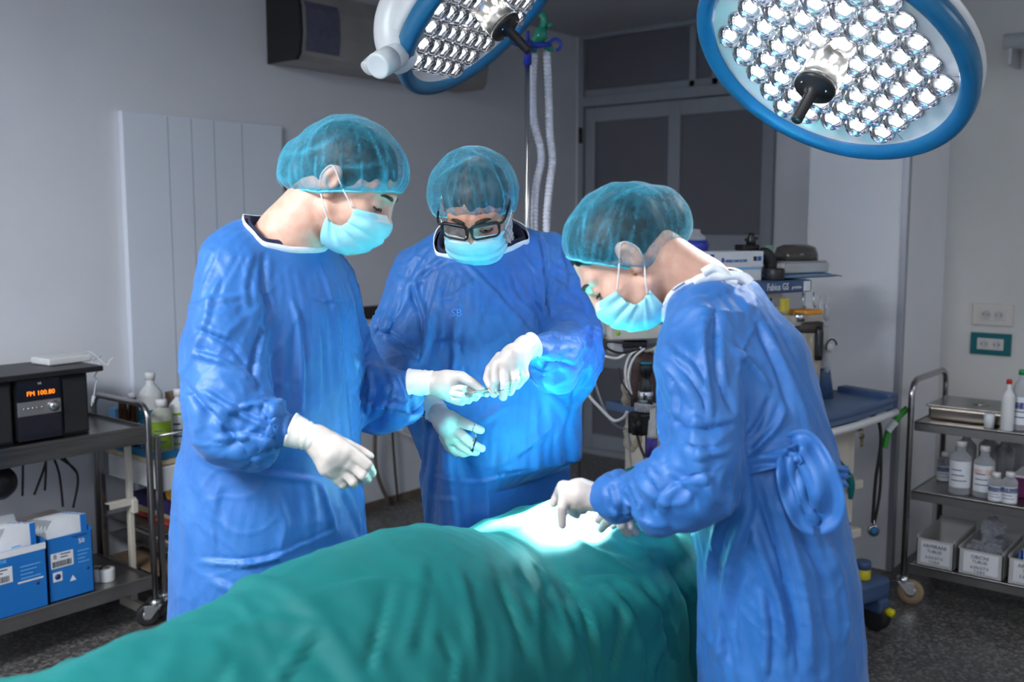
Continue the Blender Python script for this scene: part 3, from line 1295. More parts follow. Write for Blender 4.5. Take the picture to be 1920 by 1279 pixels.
def caster(parent, c, yaw=0.0, r=.050, tyre=None, brake=True):
    """swivel castor: fork, tyre, hub and brake lever; c is the top of the stem"""
    tyre = tyre or M['rubber']
    c = np.asarray(c, float)
    d = np.array([math.cos(yaw), math.sin(yaw), 0])
    w = np.array([-math.sin(yaw), math.cos(yaw), 0])
    ax = c * [1, 1, 0] + d * .030 + [0, 0, r]
    mb = MB()
    mb.lathe([(.012, -.035), (.022, -.035), (.024, -.028), (.024, -.012), (.012, -.010), (.012, 0)], c, (0, 0, 1), 16)
    top = c[2] - .030
    for s in (-1, 1):
        o = ax + w * (s * .019)
        pts = [o - [0, 0, .008] + d * .012, o - [0, 0, .008] - d * .012, np.array([*(c[:2] - d[:2] * .022 + w[:2] * s * .019), top]), np.array([*(c[:2] + d[:2] * .042 + w[:2] * s * .019), top])]
        vs = pts + [p + w * (s * .003) for p in pts]
        mb.add(vs, [(0, 1, 2, 3), (7, 6, 5, 4), (0, 4, 5, 1), (1, 5, 6, 2), (2, 6, 7, 3), (3, 7, 4, 0)])
    mb.box((*(c[:2] + d[:2] * .010), top), (.066, .042, .005), Matrix.Rotation(yaw, 3, 'Z'))
    f = mb.build('castor', M['zinc'], parent)
    MB().lathe([(r * .62, -.012), (r * .94, -.013), (r, -.008), (r, .008), (r * .94, .013), (r * .62, .012)], ax, w, 28).build('tyre', tyre, f)
    MB().lathe([(.006, -.016), (r * .30, -.014), (r * .62, -.009), (r * .62, .009), (r * .30, .014), (.006, .016)], ax, w, 24).build('hub', M['zinc'], f)
    if brake:
        p = np.array([*(c[:2] - d[:2] * .030), top])
        MB().box(p - d * .018 - [0, 0, .006], (.05, .030, .006), Matrix.Rotation(yaw, 3, 'Z') @ Matrix.Rotation(-.25, 3, 'Y'), bev=.002).build('brake_lever', M['black'], f)
    return f


def tray(x0, x1, y0, y1, z, lip=.07, t=.004, up=.012):
    """sheet steel tray: floor at z, folded apron down and a small raised rim"""
    mb = MB()
    mb.b(x0, x1, y0, y1, z - .004, z)
    for a in ((x0, x0 + t, y0, y1), (x1 - t, x1, y0, y1), (x0, x1, y0, y0 + t), (x0, x1, y1 - t, y1)):
        mb.b(*a, z - lip + up, z + up, 0, .0015)
    return mb


LX0, LX1, LY0, LY1 = 1.02, 2.0, 3.45, 3.87
tl = thing('steel_trolley', 'two-tier stainless trolley with the radio on top at far left', 'trolley', ((LX0 + LX1) / 2, (LY0 + LY1) / 2, 0))
tray(LX0, LX1, LY0, LY1, .785).build('top_shelf', M['steel_b'], tl)
tray(LX0, LX1, LY0, LY1, .195, .055, up=.010).build('bottom_shelf', M['steel_d'], tl)
for x in (LX0 - .012, LX1 + .012):
    hz = .872
    pts = [(x, LY0 + .005, .10), (x, LY0 + .005, hz - .06)] + [(x, LY0 + .005 + .06 * (1 - math.cos(a)), hz - .06 + .06 * math.sin(a)) for a in np.linspace(.2, PI / 2, 6)]
    pts += [(x, LY1 - .005 - .06 * (1 - math.sin(a)), hz - .06 + .06 * math.cos(a)) for a in np.linspace(0, PI / 2 - .2, 6)] + [(x, LY1 - .005, hz - .06), (x, LY1 - .005, .10)]
    MB().tube(pts, .0125, 12).build('end_frame', M['tube'], tl)
for x, y, yw in ((LX1 + .012, LY0 + .005, 2.6), (LX1 + .012, LY1 - .005, .5), (LX0 - .012, LY0 + .005, 2.2), (LX0 - .012, LY1 - .005, 1)):
    caster(tl, (x, y, .115), yw, .044)

# radio with its two speakers, a board on top of them
M['blk_satin'] = noise_mat('black_ash', (.010, .010, .012), (.016, .015, .018), 30, .42)
M['lcd'] = bpy.data.materials.new('orange_display')
M['lcd'].use_nodes = True
_b = M['lcd'].node_tree.nodes['Principled BSDF']
_b.inputs['Base Color'].default_value = (.1, .02, 0, 1)
_b.inputs['Emission Color'].default_value = (1, .22, .01, 1)
_b.inputs['Emission Strength'].default_value = 2.2
M['white_print'] = principled('white_print', (.75, .77, .8), .6)
zt = .786
ry = 3.53          # front plane of the radio


def rx(px, py=745):
    return onax(px, py, 1, ry)[0]


X0, X1 = rx(33), rx(113)
rd = thing('radio', 'compact radio with orange clock digits on the steel trolley', 'radio', ((X0 + X1) / 2, ry + .1, zt))
zb, ztop = zt + .006, 1.012
MB().b(X0, X1, ry + .008, ry + .26, zb, ztop, 0, .004).build('body', M['blk_satin'], rd)
H = ztop - zb
MB().b(X0 - .002, X1 + .002, ry, ry + .010, zb + H * .64, ztop, 0, .002).build('display', principled('display_glass', (.008, .010, .02), .08), rd)
MB().b(X0 - .002, X1 + .002, ry - .002, ry + .010, zb + H * .40, zb + H * .64, 0, .003).build('control_strip', principled('brushed_aluminium', (.52, .50, .50), .3, .9), rd)
MB().b(X0 - .002, X1 + .002, ry, ry + .010, zb, zb + H * .40, 0, .002).build('lower_panel', principled('dark_gloss', (.016, .017, .026), .2), rd)
MB().lathe([(.019, 0), (.019, .010), (.015, .016), (0.0, .016)], (X1 - .026, ry - .002, zb + H * .525), (0, -1, 0), 24).build('tuning_knob', M['zinc'], rd)
Mf = frame_matrix((X0 + (X1 - X0) * .54, ry - .0012, zb + H * .76), (1, 0, 0), (0, 0, 1), (0, -1, 0))
text_mesh('FM 100.80', .024, Mf, M['lcd'], rd, 'clock_digits')
Mf = frame_matrix((X0 + (X1 - X0) * .52, ry - .0012, zb + H * .92), (1, 0, 0), (0, 0, 1), (0, -1, 0))
text_mesh('LG', .010, Mf, M['white_print'], rd, 'badge_lettering')
for i in range(5):
    MB().lathe([(.003, 0), (.003, .003)], (X0 + .018 + i * .016, ry - .002, zb + H * .53), (0, -1, 0), 10).build('button', M['zinc'], rd)
sl = thing('speaker', 'black bookshelf speaker left of the radio on the trolley', 'speaker', (X0 - .09, ry + .1, zt))
MB().b(X0 - .20, X0 - .012, ry + .02, ry + .24, zt, 1.010, 0, .004).build('cabinet', M['blk_satin'], sl)
MB().b(X0 - .192, X0 - .020, ry + .012, ry + .02, zt + .01, 1.0, 0, .003).build('grille', M['rubber'], sl)
XR1 = onax(165, 745, 1, ry + .02)[0]
sl = thing('speaker', 'black bookshelf speaker right of the radio on the trolley', 'speaker', ((X1 + XR1) / 2, ry + .1, zt))
MB().b(X1 + .012, XR1, ry + .02, ry + .26, zt, 1.010, 0, .004).build('cabinet', M['blk_satin'], sl)
MB().b(X1 + .018, XR1 - .008, ry + .012, ry + .02, zt + .01, 1.0, 0, .003).build('grille', M['rubber'], sl)
bx1 = onax(190, 682, 1, ry)[0]
MBo = MB().b(LX0 + .05, bx1, ry - .015, ry + .30, 1.0135, 1.034, 0, .004).build('top_board', M['blk_satin'])
tag(MBo, 'flat black board lying across the radio and speakers', 'board')
# router on the board
M['white_pl'] = noise_mat('white_plastic', (.66, .67, .68), (.72, .73, .74), 8, .4)
rc = onz(115, 672, 1.05)
rt_ = thing('router', 'flat white router box on the black board', 'router', (rc[0], rc[1], 1.0345))
MB().box((rc[0], rc[1], 1.048), (.175, .125, .026), Matrix.Rotation(.08, 3, 'Z'), bev=.006).build('router_case', M['white_pl'], rt_)
c = MB().tube(spline([(rc[0] + .09, rc[1] + .03, 1.045), (rc[0] + .13, rc[1] + .03, 1.060), (bx1 + .03, ry + .02, 1.03), (bx1 + .045, ry + .02, 1.045), (bx1 + .055, ry + .01, 1.055)], 8), .0028, 8)
c.build('router_cable', M['white_pl'], rt_)
p0 = onax(182, 690, 1, ry + .03)
pe = onax(176, 742, 1, ry + .03)
hc = thing('usb_cable', 'white cable with plug hanging down beside the right speaker', 'cable', pe)
MB().tube(spline([(rc[0] + .15, rc[1] - .02, 1.044), (bx1 - .005, ry + .06, 1.044), (bx1 + .008, ry + .045, 1.036), p0 + [.012, 0, .012], p0 + [-.004, 0, -.02], p0 + [-.012, 0, -.03], p0 + [.004, 0, -.05], pe + [.012, 0, .05], pe], 8), .0022, 8).build('cord', M['white_pl'], hc)
MB().tube([pe, pe + [-.008, 0, -.028]], .006, 10).build('plug', M['white_pl'], hc)
MB().tube([pe + [-.008, 0, -.028], pe + [-.012, 0, -.042]], .0045, 8).build('plug_tip', M['zinc'], hc)

# black leads under the top shelf
k_ = 0
for pts in ([(85, 838), (86, 880), (84, 920)], [(90, 845), (82, 880), (64, 928)], [(92, 842), (110, 885), (118, 950)], [(98, 838), (112, 858), (140, 880), (146, 905), (137, 952)], [(112, 838), (120, 858), (143, 885)], [(42, 838), (43, 880), (42, 930)], [(5, 842), (18, 868), (14, 885)]):
    yy = 3.80 + .012 * (k_ % 3)
    P3 = [onax(x, y, 1, yy) for x, y in pts]
    o = MB().tube(spline(P3, 8), .0048, 8).build('power_lead', M['rubber'])
    tag(o, ['short black lead hanging straight under the trolley top', 'black lead curving left under the trolley top', 'black lead looping down the middle under the trolley top', 'long black lead with a bend under the trolley top', 'black lead joining the long bent lead under the trolley top', 'straight black lead at the left under the trolley top', 'thin black lead beside the black disc at the left edge'][k_], 'lead', 'black leads under the trolley top')
    k_ += 1
p = onax(0, 905, 1, 3.62)
o = MB().lathe([(.0, -.02), (.05, -.018), (.062, 0), (.05, .03), (.03, .05), (.0, .055)], p, unit((.3, -1, .25)), 28)
tag(o.build('round_speaker', M['blk_satin']), 'round black speaker cone at the left edge under the trolley top', 'speaker')

# blue cartons of gloves with sachets
M['blue_box'] = noise_mat('blue_carton', (.010, .155, .50), (.015, .185, .56), 5, .5)
M['carton_in'] = noise_mat('brown_card', (.20, .135, .085), (.26, .18, .12), 14, .8)
M['white_card'] = noise_mat('white_card', (.70, .72, .76), (.78, .80, .83), 10, .6)
M['ink'] = principled('ink_black', (.02, .02, .025), .6)
M['ink_navy'] = principled('ink_navy', (.02, .05, .22), .6)
M['lightblue'] = principled('print_light_blue', (.20, .50, .85), .6)
zs = .196


def fpx(px, py, yy):
    q = onax(px, py, 1, yy)
    return q[0], q[2]


def glove_carton(label, px0, px1, pyt, yy, depth, open_back=0.0, variant=0):
    """open display carton: front face between pixel columns on the plane Y = yy"""
    xa, xb = fpx(px0, 1000, yy)[0], fpx(px1, 1000, yy)[0]
    zt_ = fpx((px0 + px1) / 2, pyt, yy)[1]
    t = thing('glove_carton', label, 'carton', ((xa + xb) / 2, yy + depth / 2, zs))
    w = .003
    mb = MB()
    mb.b(xa, xb, yy, yy + w, zs, zt_)
    mb.b(xa, xa + w, yy, yy + depth, zs, zt_).b(xb - w, xb, yy, yy + depth, zs, zt_ + .012)
    mb.b(xa, xb, yy + depth - w, yy + depth, zs, zt_ + .012).b(xa, xb, yy, yy + depth, zs, zs + w)
    mb.build('carton_body', M['blue_box'], t)
    MB().b(xa + w, xb - w, yy + w, yy + depth - w, zs + w, zs + (zt_ - zs) * .33).build('carton_inside', M['carton_in'], t)
    f = yy - .0008
    W = xb - xa
    Hh = zt_ - zs

    def fm(u, v):
        return frame_matrix((xa + W * u, f, zs + Hh * v), (1, 0, 0), (0, 0, 1), (0, -1, 0))
    # label with number and bars
    lb = MB().b(xa + W * .07, xa + W * .56, f - .0006, f, zs + Hh * .52, zs + Hh * .76).build('carton_label', M['white_card'], t)
    text_mesh('8', .026, fm(.16, .70) @ Matrix.Translation((0, 0, .0006)), M['ink'], lb, 'label_number')
    bars = MB()
    x = xa + W * .10
    while x < xa + W * .52:
        ww = random.choice((.0010, .0018, .0026))
        bars.b(x, x + ww, f - .0012, f - .0005, zs + Hh * .54, zs + Hh * .63)
        x += ww + random.choice((.0012, .002))
    bars.build('barcode', M['ink'], lb)
    for j in range(2):
        MB().b(xa + W * .28, xa + W * (.5 - .06 * j), f - .0012, f - .0005, zs + Hh * (.72 - .045 * j), zs + Hh * (.735 - .045 * j)).build('print_line', M['ink'], lb)
    if variant == 0:
        text_mesh('supreme', .026, fm(.33, .86), M['lightblue'], t, 'carton_lettering')
        MB().b(xa, xb, f - .0004, f + .0002, zs + Hh * .90, zs + Hh * 1.0).build('white_band', M['white_card'], t)
        MB().b(xa + W * .62, xa + W * .95, f - .0006, f, zs + Hh * .46, zs + Hh * .485).build('print_line', M['white_card'], t)
    else:
        text_mesh('50', .024, fm(.76, .86), M['white_card'], t, 'carton_lettering')
        text_mesh('supreme', .016, fm(.72, 1.02 - .06), M['ink_navy'], t, 'carton_lettering')
        tri = [(-.012, -.009), (.012, -.009), (0, .012)]
        MB().prism(tri, 0, .0006, fm(.53, .30)).build('triangle_mark', M['white_card'], t)
        sq = MB().b(xa + W * .10, xa + W * .30, f - .0006, f, zs + Hh * .31, zs + Hh * .46).build('carton_label', M['white_card'], t)
        MB().lathe([(.0, .0), (.011, .0), (.011, .0006)], (xa + W * .20, f - .0006, zs + Hh * .385), (0, -1, 0), 20).build('round_mark', M['ink_navy'], sq)
    for j in range(4):
        MB().b(xa + W * .66, xa + W * (.92 - .05 * (j % 3)), f - .0005, f, zs + Hh * (.70 - .06 * j), zs + Hh * (.712 - .06 * j)).build('print_line', M['lightblue'], t)
    MB().lathe([(.0, .0), (.006, .0), (.006, .0006)], (xa + W * .87, f, zs + Hh * .40), (0, -1, 0), 16).build('round_mark', M['ink_navy'], t)
    return t, xa, xb, zt_


def sachet(label, c, w, h, tilt, blue=True, grp='paper sachets standing in the glove cartons'):
    t = thing('sachet', label, 'sachet', c, 0, grp)
    R = Matrix.Rotation(tilt, 3, 'X')
    mb = MB()
    n_ = 7
    for side in (-1, 1):
        vs = []
        for i in range(n_):
            for j in range(n_):
                u, v = i / (n_ - 1) - .5, j / (n_ - 1)
                b_ = .006 * (1 - (2 * u) ** 2) * (1 - (2 * v - 1) ** 2)
                vs.append(np.asarray(c) + np.array(R @ Vector((u * w, side * b_, v * h))))
        fs = [(i * n_ + j, i * n_ + j + 1, (i + 1) * n_ + j + 1, (i + 1) * n_ + j) for i in range(n_ - 1) for j in range(n_ - 1)]
        mb.add(vs, fs, 0, True)
    b = mb.build('pouch', M['white_card'], t)
    if blue:
        q = np.asarray(c) + np.array(R @ Vector((w * .43, -.002, h * .5)))
        MB().box(q, (w * .16, .003, h * .98), R).build('coloured_edge', M['blue_box'], b)
    for j in range(3):
        q = np.asarray(c) + np.array(R @ Vector((-w * .08, -.0068 + .001 * j, h * (.42 + .13 * j))))
        MB().box(q, (w * (.5 - .12 * j), .0012, .005), R).build('print_line', M['ink'] if j == 0 else M['lightblue'], b)
    return t


t, xa, xb, z1 = glove_carton('open blue glove carton at the left end of the lower trolley shelf', -70, 84, 1035, 3.475, .20, 0, 0)
for i in range(5):
    sachet('white sachet with blue end in the left open glove carton', (xb - .085 - .006 * i, 3.492 + .03 * i, zs + (z1 - zs) * .36), .12, z1 + .075 - zs - (z1 - zs) * .36 - .004 * i, -.03)
t, xa2, xb2, z2 = glove_carton('blue glove carton marked 50 beside the white tape rolls', 86, 172, 1003, 3.49, .21, 0, 1)
for i in range(6):
    sachet('white sachet with blue edge filed in the carton marked 50', ((xa2 + xb2) / 2, 3.505 + .028 * i, zs + (z2 - zs) * .36), (xb2 - xa2) * .88, z2 + .062 - zs - (z2 - zs) * .36 - .004 * i, -.03)
for i in range(3):
    sachet('short white sachet between the two blue glove cartons', (xb - .055, 3.650 + .008 * i, zs + (z1 - zs) * .36), .07, .20 + .012 * i, 0, False)
# paper parcel behind
cc = onax(60, 965, 1, 3.72)
o = MB().box((cc[0] - .02, 3.785, zs + .122), (.34, .12, .24), Matrix.Rotation(.06, 3, 'Z'), bev=.012)
tag(o.build('paper_parcel', noise_mat('pinkish_paper', (.55, .47, .46), (.64, .56, .54), 9, .8)), 'pinkish paper parcel behind the blue glove cartons', 'parcel')
# tape rolls
for i, (px, py, yy) in enumerate(((182, 1080, 3.66), (200, 1080, 3.57))):
    q = onz(px, py + 8, zs)
    t = thing('tape_roll', ['white tape roll at the back of the lower shelf beside the blue carton', 'white tape roll at the front of the lower shelf beside the blue carton'][i], 'tape roll', q, 0, 'white tape rolls on the lower shelf')
    MB().lathe([(.012, 0), (.030, 0), (.031, .003), (.031, .045), (.030, .048), (.012, .048)], q, (0, 0, 1), 28, cap=False).build('tape', M['white_pl'], t)
    MB().lathe([(.0115, .002), (.0135, .002), (.0135, .049), (.0115, .049), (.0115, .002)], q, (0, 0, 1), 20, cap=False).build('core', M['carton_in'], t)

# second, narrower trolley behind the end of the first
TX0, TX1, TY0, TY1 = 2.075, 2.62, 3.50, 3.945
t2 = thing('drawer_trolley', 'narrow trolley with white drawers and bottles behind the woman at left', 'trolley', ((TX0 + TX1) / 2, 3.7, 0))
for x, y in ((TX0, TY0), (TX0, TY1), (TX1, TY0), (TX1, TY1)):
    MB().b(x - .011, x + .011, y - .011, y + .011, .10, .765 if y > 3.7 else .735, 0, .003).build('post', M['tube'], t2)
    caster(t2, (x, y, .115), 2.4 if y < 3.7 else .8, .046, M['wheel_grey'], False)
for y in (TY0, TY1):
    MB().tube([(TX0, y, .735), (TX1, y, .735)], .006, 8).build('rail', M['tube'], t2)
for x in (TX0, TX1):
    MB().tube([(x, TY0, .735), (x, TY1, .735)], .006, 8).build('rail', M['tube'], t2)
MB().b(TX0 + .012, TX1 - .012, TY0 + .012, TY1 - .012, .610, .628, 0, .003).build('top_shelf', noise_mat('pale_wood', (.55, .45, .30), (.62, .52, .36), 5, .6, stretch=(1, 8, 8)), t2)
dr = MB().b(TX0 + .02, TX1 - .02, TY0 + .006, TY1 - .02, .505, .606, 0, .006).build('drawer', M['white_pl'], t2)
MB().b(TX0 + .18, TX1 - .18, TY0 - .004, TY0 + .008, .56, .58, 0, .003).build('drawer_grip', M['trim_metal'], dr)
for z in (.335, .26, .16):
    MB().b(TX0 + .012, TX1 - .012, TY0 + .008, TY1 - .012, z - .008, z, 0, .003).build('wire_shelf' if z > .2 else 'bottom_shelf', M['steel_d'] if z > .2 else M['carton_in'], t2)
# cream bracket frame between the trolleys
cf = thing('bracket_frame', 'cream metal upright with a clamp arm between the two left trolleys', 'bracket', (2.08, 3.60, 0))
xq, yq = 2.043, 3.668
MB().b(xq - .010, xq + .010, yq - .013, yq + .013, .04, .70, 0, .003).build('upright', M['cream'], cf)
q0, q1 = onax(192, 930, 1, yq), onax(246, 938, 1, yq)
MB().b(q0[0], xq + .01, yq - .036, yq - .013, q1[2] - .012, q1[2] + .018, 0, .004).build('clamp_arm', M['cream'], cf)
MB().b(xq - .013, xq + .012, yq - .044, yq - .012, q1[2] - .045, q1[2] + .01, 0, .004).build('clamp_block', M['cream'], cf)
MB().b(q0[0] - .002, q0[0] + .004, yq - .040, yq - .009, q1[2] - .010, q1[2] + .014).build('arm_cap', M['black'], cf)
MB().b(xq - .011, xq + .011, yq - .10, yq + .10, .0, .04, 0, .003).build('foot_bar', M['cream'], cf)
# folders and papers on the wire shelves
cols = [(.03, .02, .10), (.45, .40, .36), (.50, .42, .12), (.35, .05, .05), (.55, .55, .58), (.06, .05, .16), (.5, .48, .42)]
labs = ['dark purple folder on top of the paper stack on the drawer trolley', 'grey document folder under the purple one on the drawer trolley', 'yellow edged folder in the drawer trolley paper stack', 'red edged folder in the drawer trolley paper stack',
        'pale plastic sleeve in the drawer trolley paper stack', 'navy folder on the lower wire shelf of the drawer trolley', 'cream paper pad at the bottom of the drawer trolley stack']
z = .337
for i, (c_, zz) in enumerate(zip(cols, (.385, .366, .352, .337, .2965, .279, .262))):
    hh = (.05, .016, .012, .013, .016, .014, .014)[i]
    o = MB().box((2.36 + .01 * (i % 3), 3.70 - .012 * (i % 2), zz + hh / 2), (.40, .31, hh), Matrix.Rotation(.04 * ((i % 3) - 1), 3, 'Z'), bev=.002)
    tag(o.build('folder', principled('folder_%d' % i, c_, .5)), labs[i], 'folder', 'folders on the drawer trolley shelves')
q = onax(325, 925, 1, 3.60)
o = MB().lathe([(0, 0), (.026, .004), (.032, .03), (.026, .055), (0, .06)], (q[0], 3.60, .437), (0, 0, 1), 20)
tag(o.build('massage_ball', principled('yellow_rubber', (.65, .33, .02), .5)), 'round yellow object on the purple folder', 'ball')
# ------------------------------------------------------------------ bottles
def glassy(name, col, rough=.1, alpha=.5):
    """thin clear plastic: tinted see-through with a sheen"""
    if name in MATS:
        return MATS[name]
    m = principled(name, col, rough)
    nt = m.node_tree
    b = nt.nodes['Principled BSDF']
    tr = nt.nodes.new('ShaderNodeBsdfTransparent')
    tr.inputs['Color'].default_value = (*[.5 + .5 * c for c in col], 1)
    lw = nt.nodes.new('ShaderNodeLayerWeight')
    lw.inputs['Blend'].default_value = .35
    ma = nt.nodes.new('ShaderNodeMapRange')
    ma.inputs['To Min'].default_value = alpha
    ma.inputs['To Max'].default_value = 1.0
    nt.links.new(lw.outputs['Facing'], ma.inputs['Value'])
    mx = nt.nodes.new('ShaderNodeMixShader')
    nt.links.new(ma.outputs[0], mx.inputs[0])
    nt.links.new(tr.outputs[0], mx.inputs[1])
    nt.links.new(b.outputs[0], mx.inputs[2])
    nt.links.new(mx.outputs[0], nt.nodes['Material Output'].inputs['Surface'])
    MATS[name] = m
    return m


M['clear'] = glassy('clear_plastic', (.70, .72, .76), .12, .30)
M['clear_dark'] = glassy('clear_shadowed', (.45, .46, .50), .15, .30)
M['milky'] = glassy('milky_plastic', (.55, .58, .50), .3, .75)
M['blue_lab'] = principled('label_blue', (.03, .12, .45), .5)
M['green_lab'] = principled('label_green', (.22, .34, .02), .5)
M['teal_lab'] = principled('label_teal', (.0, .17, .20), .5)
M['orange_lab'] = principled('label_orange', (.75, .20, .04), .5)
M['red_cap'] = principled('cap_red', (.55, .02, .02), .4)
M['green_cap'] = principled('cap_green', (.0, .28, .08), .4)
M['white_cap'] = principled('cap_white', (.78, .78, .80), .4)


def bottle(label, c, r, h, body, cap, neck=.4, sq=1.0, shoulder=.74, labels=(), cap_h=.10, group=None, name='bottle', rotz=0.0, fill=None, lines=3):
    """c base centre; labels: list of (z0, z1, material, wrap degrees) as fractions of height"""
    t = thing(name, label, 'bottle', c, 0, group)
    sx, sy = 1.0, sq
    prof = [(.0, .0), (r * .92, 0), (r, .02 * h), (r, shoulder * h), (r * .93, (shoulder + .05) * h), (r * (neck + .15), (shoulder + .12) * h), (r * neck, (shoulder + .15) * h), (r * neck, (1 - cap_h * .5) * h), (0, (1 - cap_h * .5) * h)]
    xd = (math.cos(rotz), math.sin(rotz), 0)
    MB().lathe(prof, c, (0, 0, 1), 24, 0, sx, sy, xdir=xd).build('bottle_body', body, t)
    cr = r * neck * 1.18
    mb = MB().lathe([(cr, (1 - cap_h) * h), (cr, .985 * h), (cr * .9, h), (0, h)], c, (0, 0, 1), 20)
    mb.build('cap', cap, t)
    if fill:
        MB().lathe([(0, .01 * h), (r * .93, .012 * h), (r * .95, fill[0] * h), (0, fill[0] * h)], c, (0, 0, 1), 20, 0, sx, sy, xdir=xd).build('liquid', fill[1], t)
    for z0, z1, mt, wrap in labels:
        a0 = math.atan2(CAM[1] - c[1], CAM[0] - c[0]) - rotz
        vs, fs = [], []
        n = 14
        u = np.array([math.cos(rotz), math.sin(rotz), 0])
        w = np.array([-math.sin(rotz), math.cos(rotz), 0])
        for z in (z0, z1):
            for i in range(n + 1):
                a = a0 + math.radians(wrap) * (i / n - .5)
                vs.append(np.asarray(c) + u * (r * 1.015 * math.cos(a)) + w * (r * 1.015 * sq * math.sin(a)) + np.array([0, 0, z * h]))
        fs = [(i, i + 1, n + 2 + i, n + 1 + i) for i in range(n)]
        lo_ = mesh_obj('bottle_label', vs, fs, mt, t)
        if z1 - z0 > .2 and lines:
            for q in range(lines):
                zz = z0 + (z1 - z0) * (.25 + .2 * q)
                vv, nn = [], 8
                for z in (zz, zz + .018):
                    for i in range(nn + 1):
                        a = a0 + math.radians(wrap) * ((.15 + (.6 - .1 * q) * i / nn) - .5)
                        vv.append(np.asarray(c) + u * (r * 1.025 * math.cos(a)) + w * (r * 1.025 * sq * math.sin(a)) + np.array([0, 0, z * h]))
                mesh_obj('print_line', vv, [(i, i + 1, nn + 2 + i, nn + 1 + i) for i in range(nn)], M['ink_navy'] if mt is not M['blue_lab'] else M['white_print'], lo_)
    return t


# blue tray and bottles on the drawer trolley
zt2 = .629
TB = (2.090, 2.60, 3.53, 3.855)
o = MB().b(*TB, zt2, zt2 + .004).b(TB[0], TB[1], TB[2], TB[2] + .005, zt2, zt2 + .03).b(TB[0], TB[1], TB[3] - .005, TB[3], zt2, zt2 + .03).b(TB[0], TB[0] + .005, TB[2], TB[3], zt2, zt2 + .03).b(TB[1] - .005, TB[1], TB[2], TB[3], zt2, zt2 + .03)
tag(o.build('blue_tray', principled('tray_blue', (.01, .16, .34), .4)), 'shallow blue plastic tray under the bottles on the drawer trolley', 'tray')
zb2 = zt2 + .0045


def onY(px, yy):
    return onax(px, 800, 1, yy)[0]


M['brown_glass'] = principled('brown_glass', (.06, .022, .008), .2)
bottle('white jug with teal label, tallest bottle on the drawer trolley', (onY(285, 3.755), 3.755, zb2), .050, .315, M['white_pl'], M['white_cap'], .36, .8, .70, [(.30, .52, M['teal_lab'], 170)], .09)
bottle('clear square bottle with green label and navy liquid on the drawer trolley', (onY(304, 3.60), 3.60, zb2), .045, .225, M['milky'], M['white_cap'], .42, .75, .72, [(.12, .62, M['green_lab'], 120)], .12, fill=(.28, M['ink_navy']))
bottle('white bottle with green bordered label at the right of the drawer trolley', (2.268, 3.645, zb2), .045, .25, M['white_pl'], M['white_cap'], .42, .8, .70, [(.08, .62, M['green_lab'], 150), (.12, .58, M['white_card'], 128)], .12)
bottle('small dark bottle with white cap nearest the white jug', (2.163, 3.828, zb2), .018, .225, M['brown_glass'], M['white_cap'], .75, 1, .80, [], .12)
bottle('small dark bottle with white cap at the left end of the drawer trolley', (2.118, 3.826, zb2), .018, .215, M['brown_glass'], M['white_cap'], .75, 1, .80, [], .12)
for (px, w, h, mt, lab) in ((213, .036, .165, M['lightblue'], 'pale blue carton with white swirl at the back left of the drawer trolley'), (231, .034, .155, M['carton_in'], 'brown carton between the two blue cartons on the drawer trolley'), (250, .036, .165, M['blue_box'], 'deep blue carton at the back of the drawer trolley beside the brown one')):
    x = onY(px, 3.90) + .012
    t = thing('carton', lab, 'carton', (x, 3.90, zt2))
    MB().b(x - w / 2, x + w / 2, 3.872, 3.925, zt2, zt2 + h, 0, .002).build('carton_body', mt, t)
    if px != 231:
        MB().lathe([(0, 0), (w * .3, 0), (w * .3, .0008)], (x, 3.8718, zt2 + h * .5), (0, -1, 0), 20).build('swirl_mark', M['white_card'], t)
o = MB().b(2.32, 2.44, 3.79, 3.84, zb2, zb2 + .21, 0, .003)
tag(o.build('brown_box', M['carton_in']), 'brown cardboard box behind the white bottles on the drawer trolley', 'box')

# ------------------------------------------------------------------ drip stand with the breathing hoses
M['hook_blue'] = principled('hook_blue', (.02, .045, .40), .3)
M['green_conn'] = glassy('green_connector', (.02, .30, .20), .2, .85)
M['hose'] = noise_mat('hose_white', (.60, .62, .70), (.70, .72, .78), 60, .35)
fI = 3.32
ptop = Q(989, 92, fI)
px_, py_ = ptop[0], ptop[1]
iv = thing('drip_stand', 'chrome drip stand with blue hooks behind the surgeon', 'drip stand', (px_, py_, 0))
MB().lathe([(.0125, .12), (.0125, .92)], (px_, py_, 0), (0, 0, 1), 16).build('lower_tube', M['tube'], iv)
MB().lathe([(.0085, .92), (.0085, ptop[2])], (px_, py_, 0), (0, 0, 1), 16).build('upper_tube', M['steel'], iv)
MB().lathe([(.0125, .90), (.019, .905), (.019, .95), (.009, .955)], (px_, py_, 0), (0, 0, 1), 16).build('clamp_collar', M['black'], iv)
mb = MB()
u = unit(RT + FH * .18)
c = ptop + [0, 0, -.005]
mb.lathe([(.014, -.045), (.014, .0), (.017, .01), (.017, .03), (0, .034)], c, (0, 0, 1), 16)
for s, L in ((-1, .068), (1, .075)):
    e = c + u * (s * L) + [0, 0, .022 if s > 0 else .030]
    mb.tube([c + [0, 0, .015], e], [.012, .008], 8)
    ring_ = [e + u * s * .018 + u * (-s * .018 * math.cos(a)) + np.array([0, 0, .018 * math.sin(a)]) * (1 if s > 0 else 1.0) for a in np.linspace(-.3, 4.6, 16)]
    mb.tube(ring_, .0052, 8)
    if s < 0:
        mb.tube([c + [0, 0, .015], c - FH * .07 + [0, 0, .02], c - FH * .085 + [0, 0, .045]], [.011, .007, .005], 8)
mb.build('hook_head', M['hook_blue'], iv)
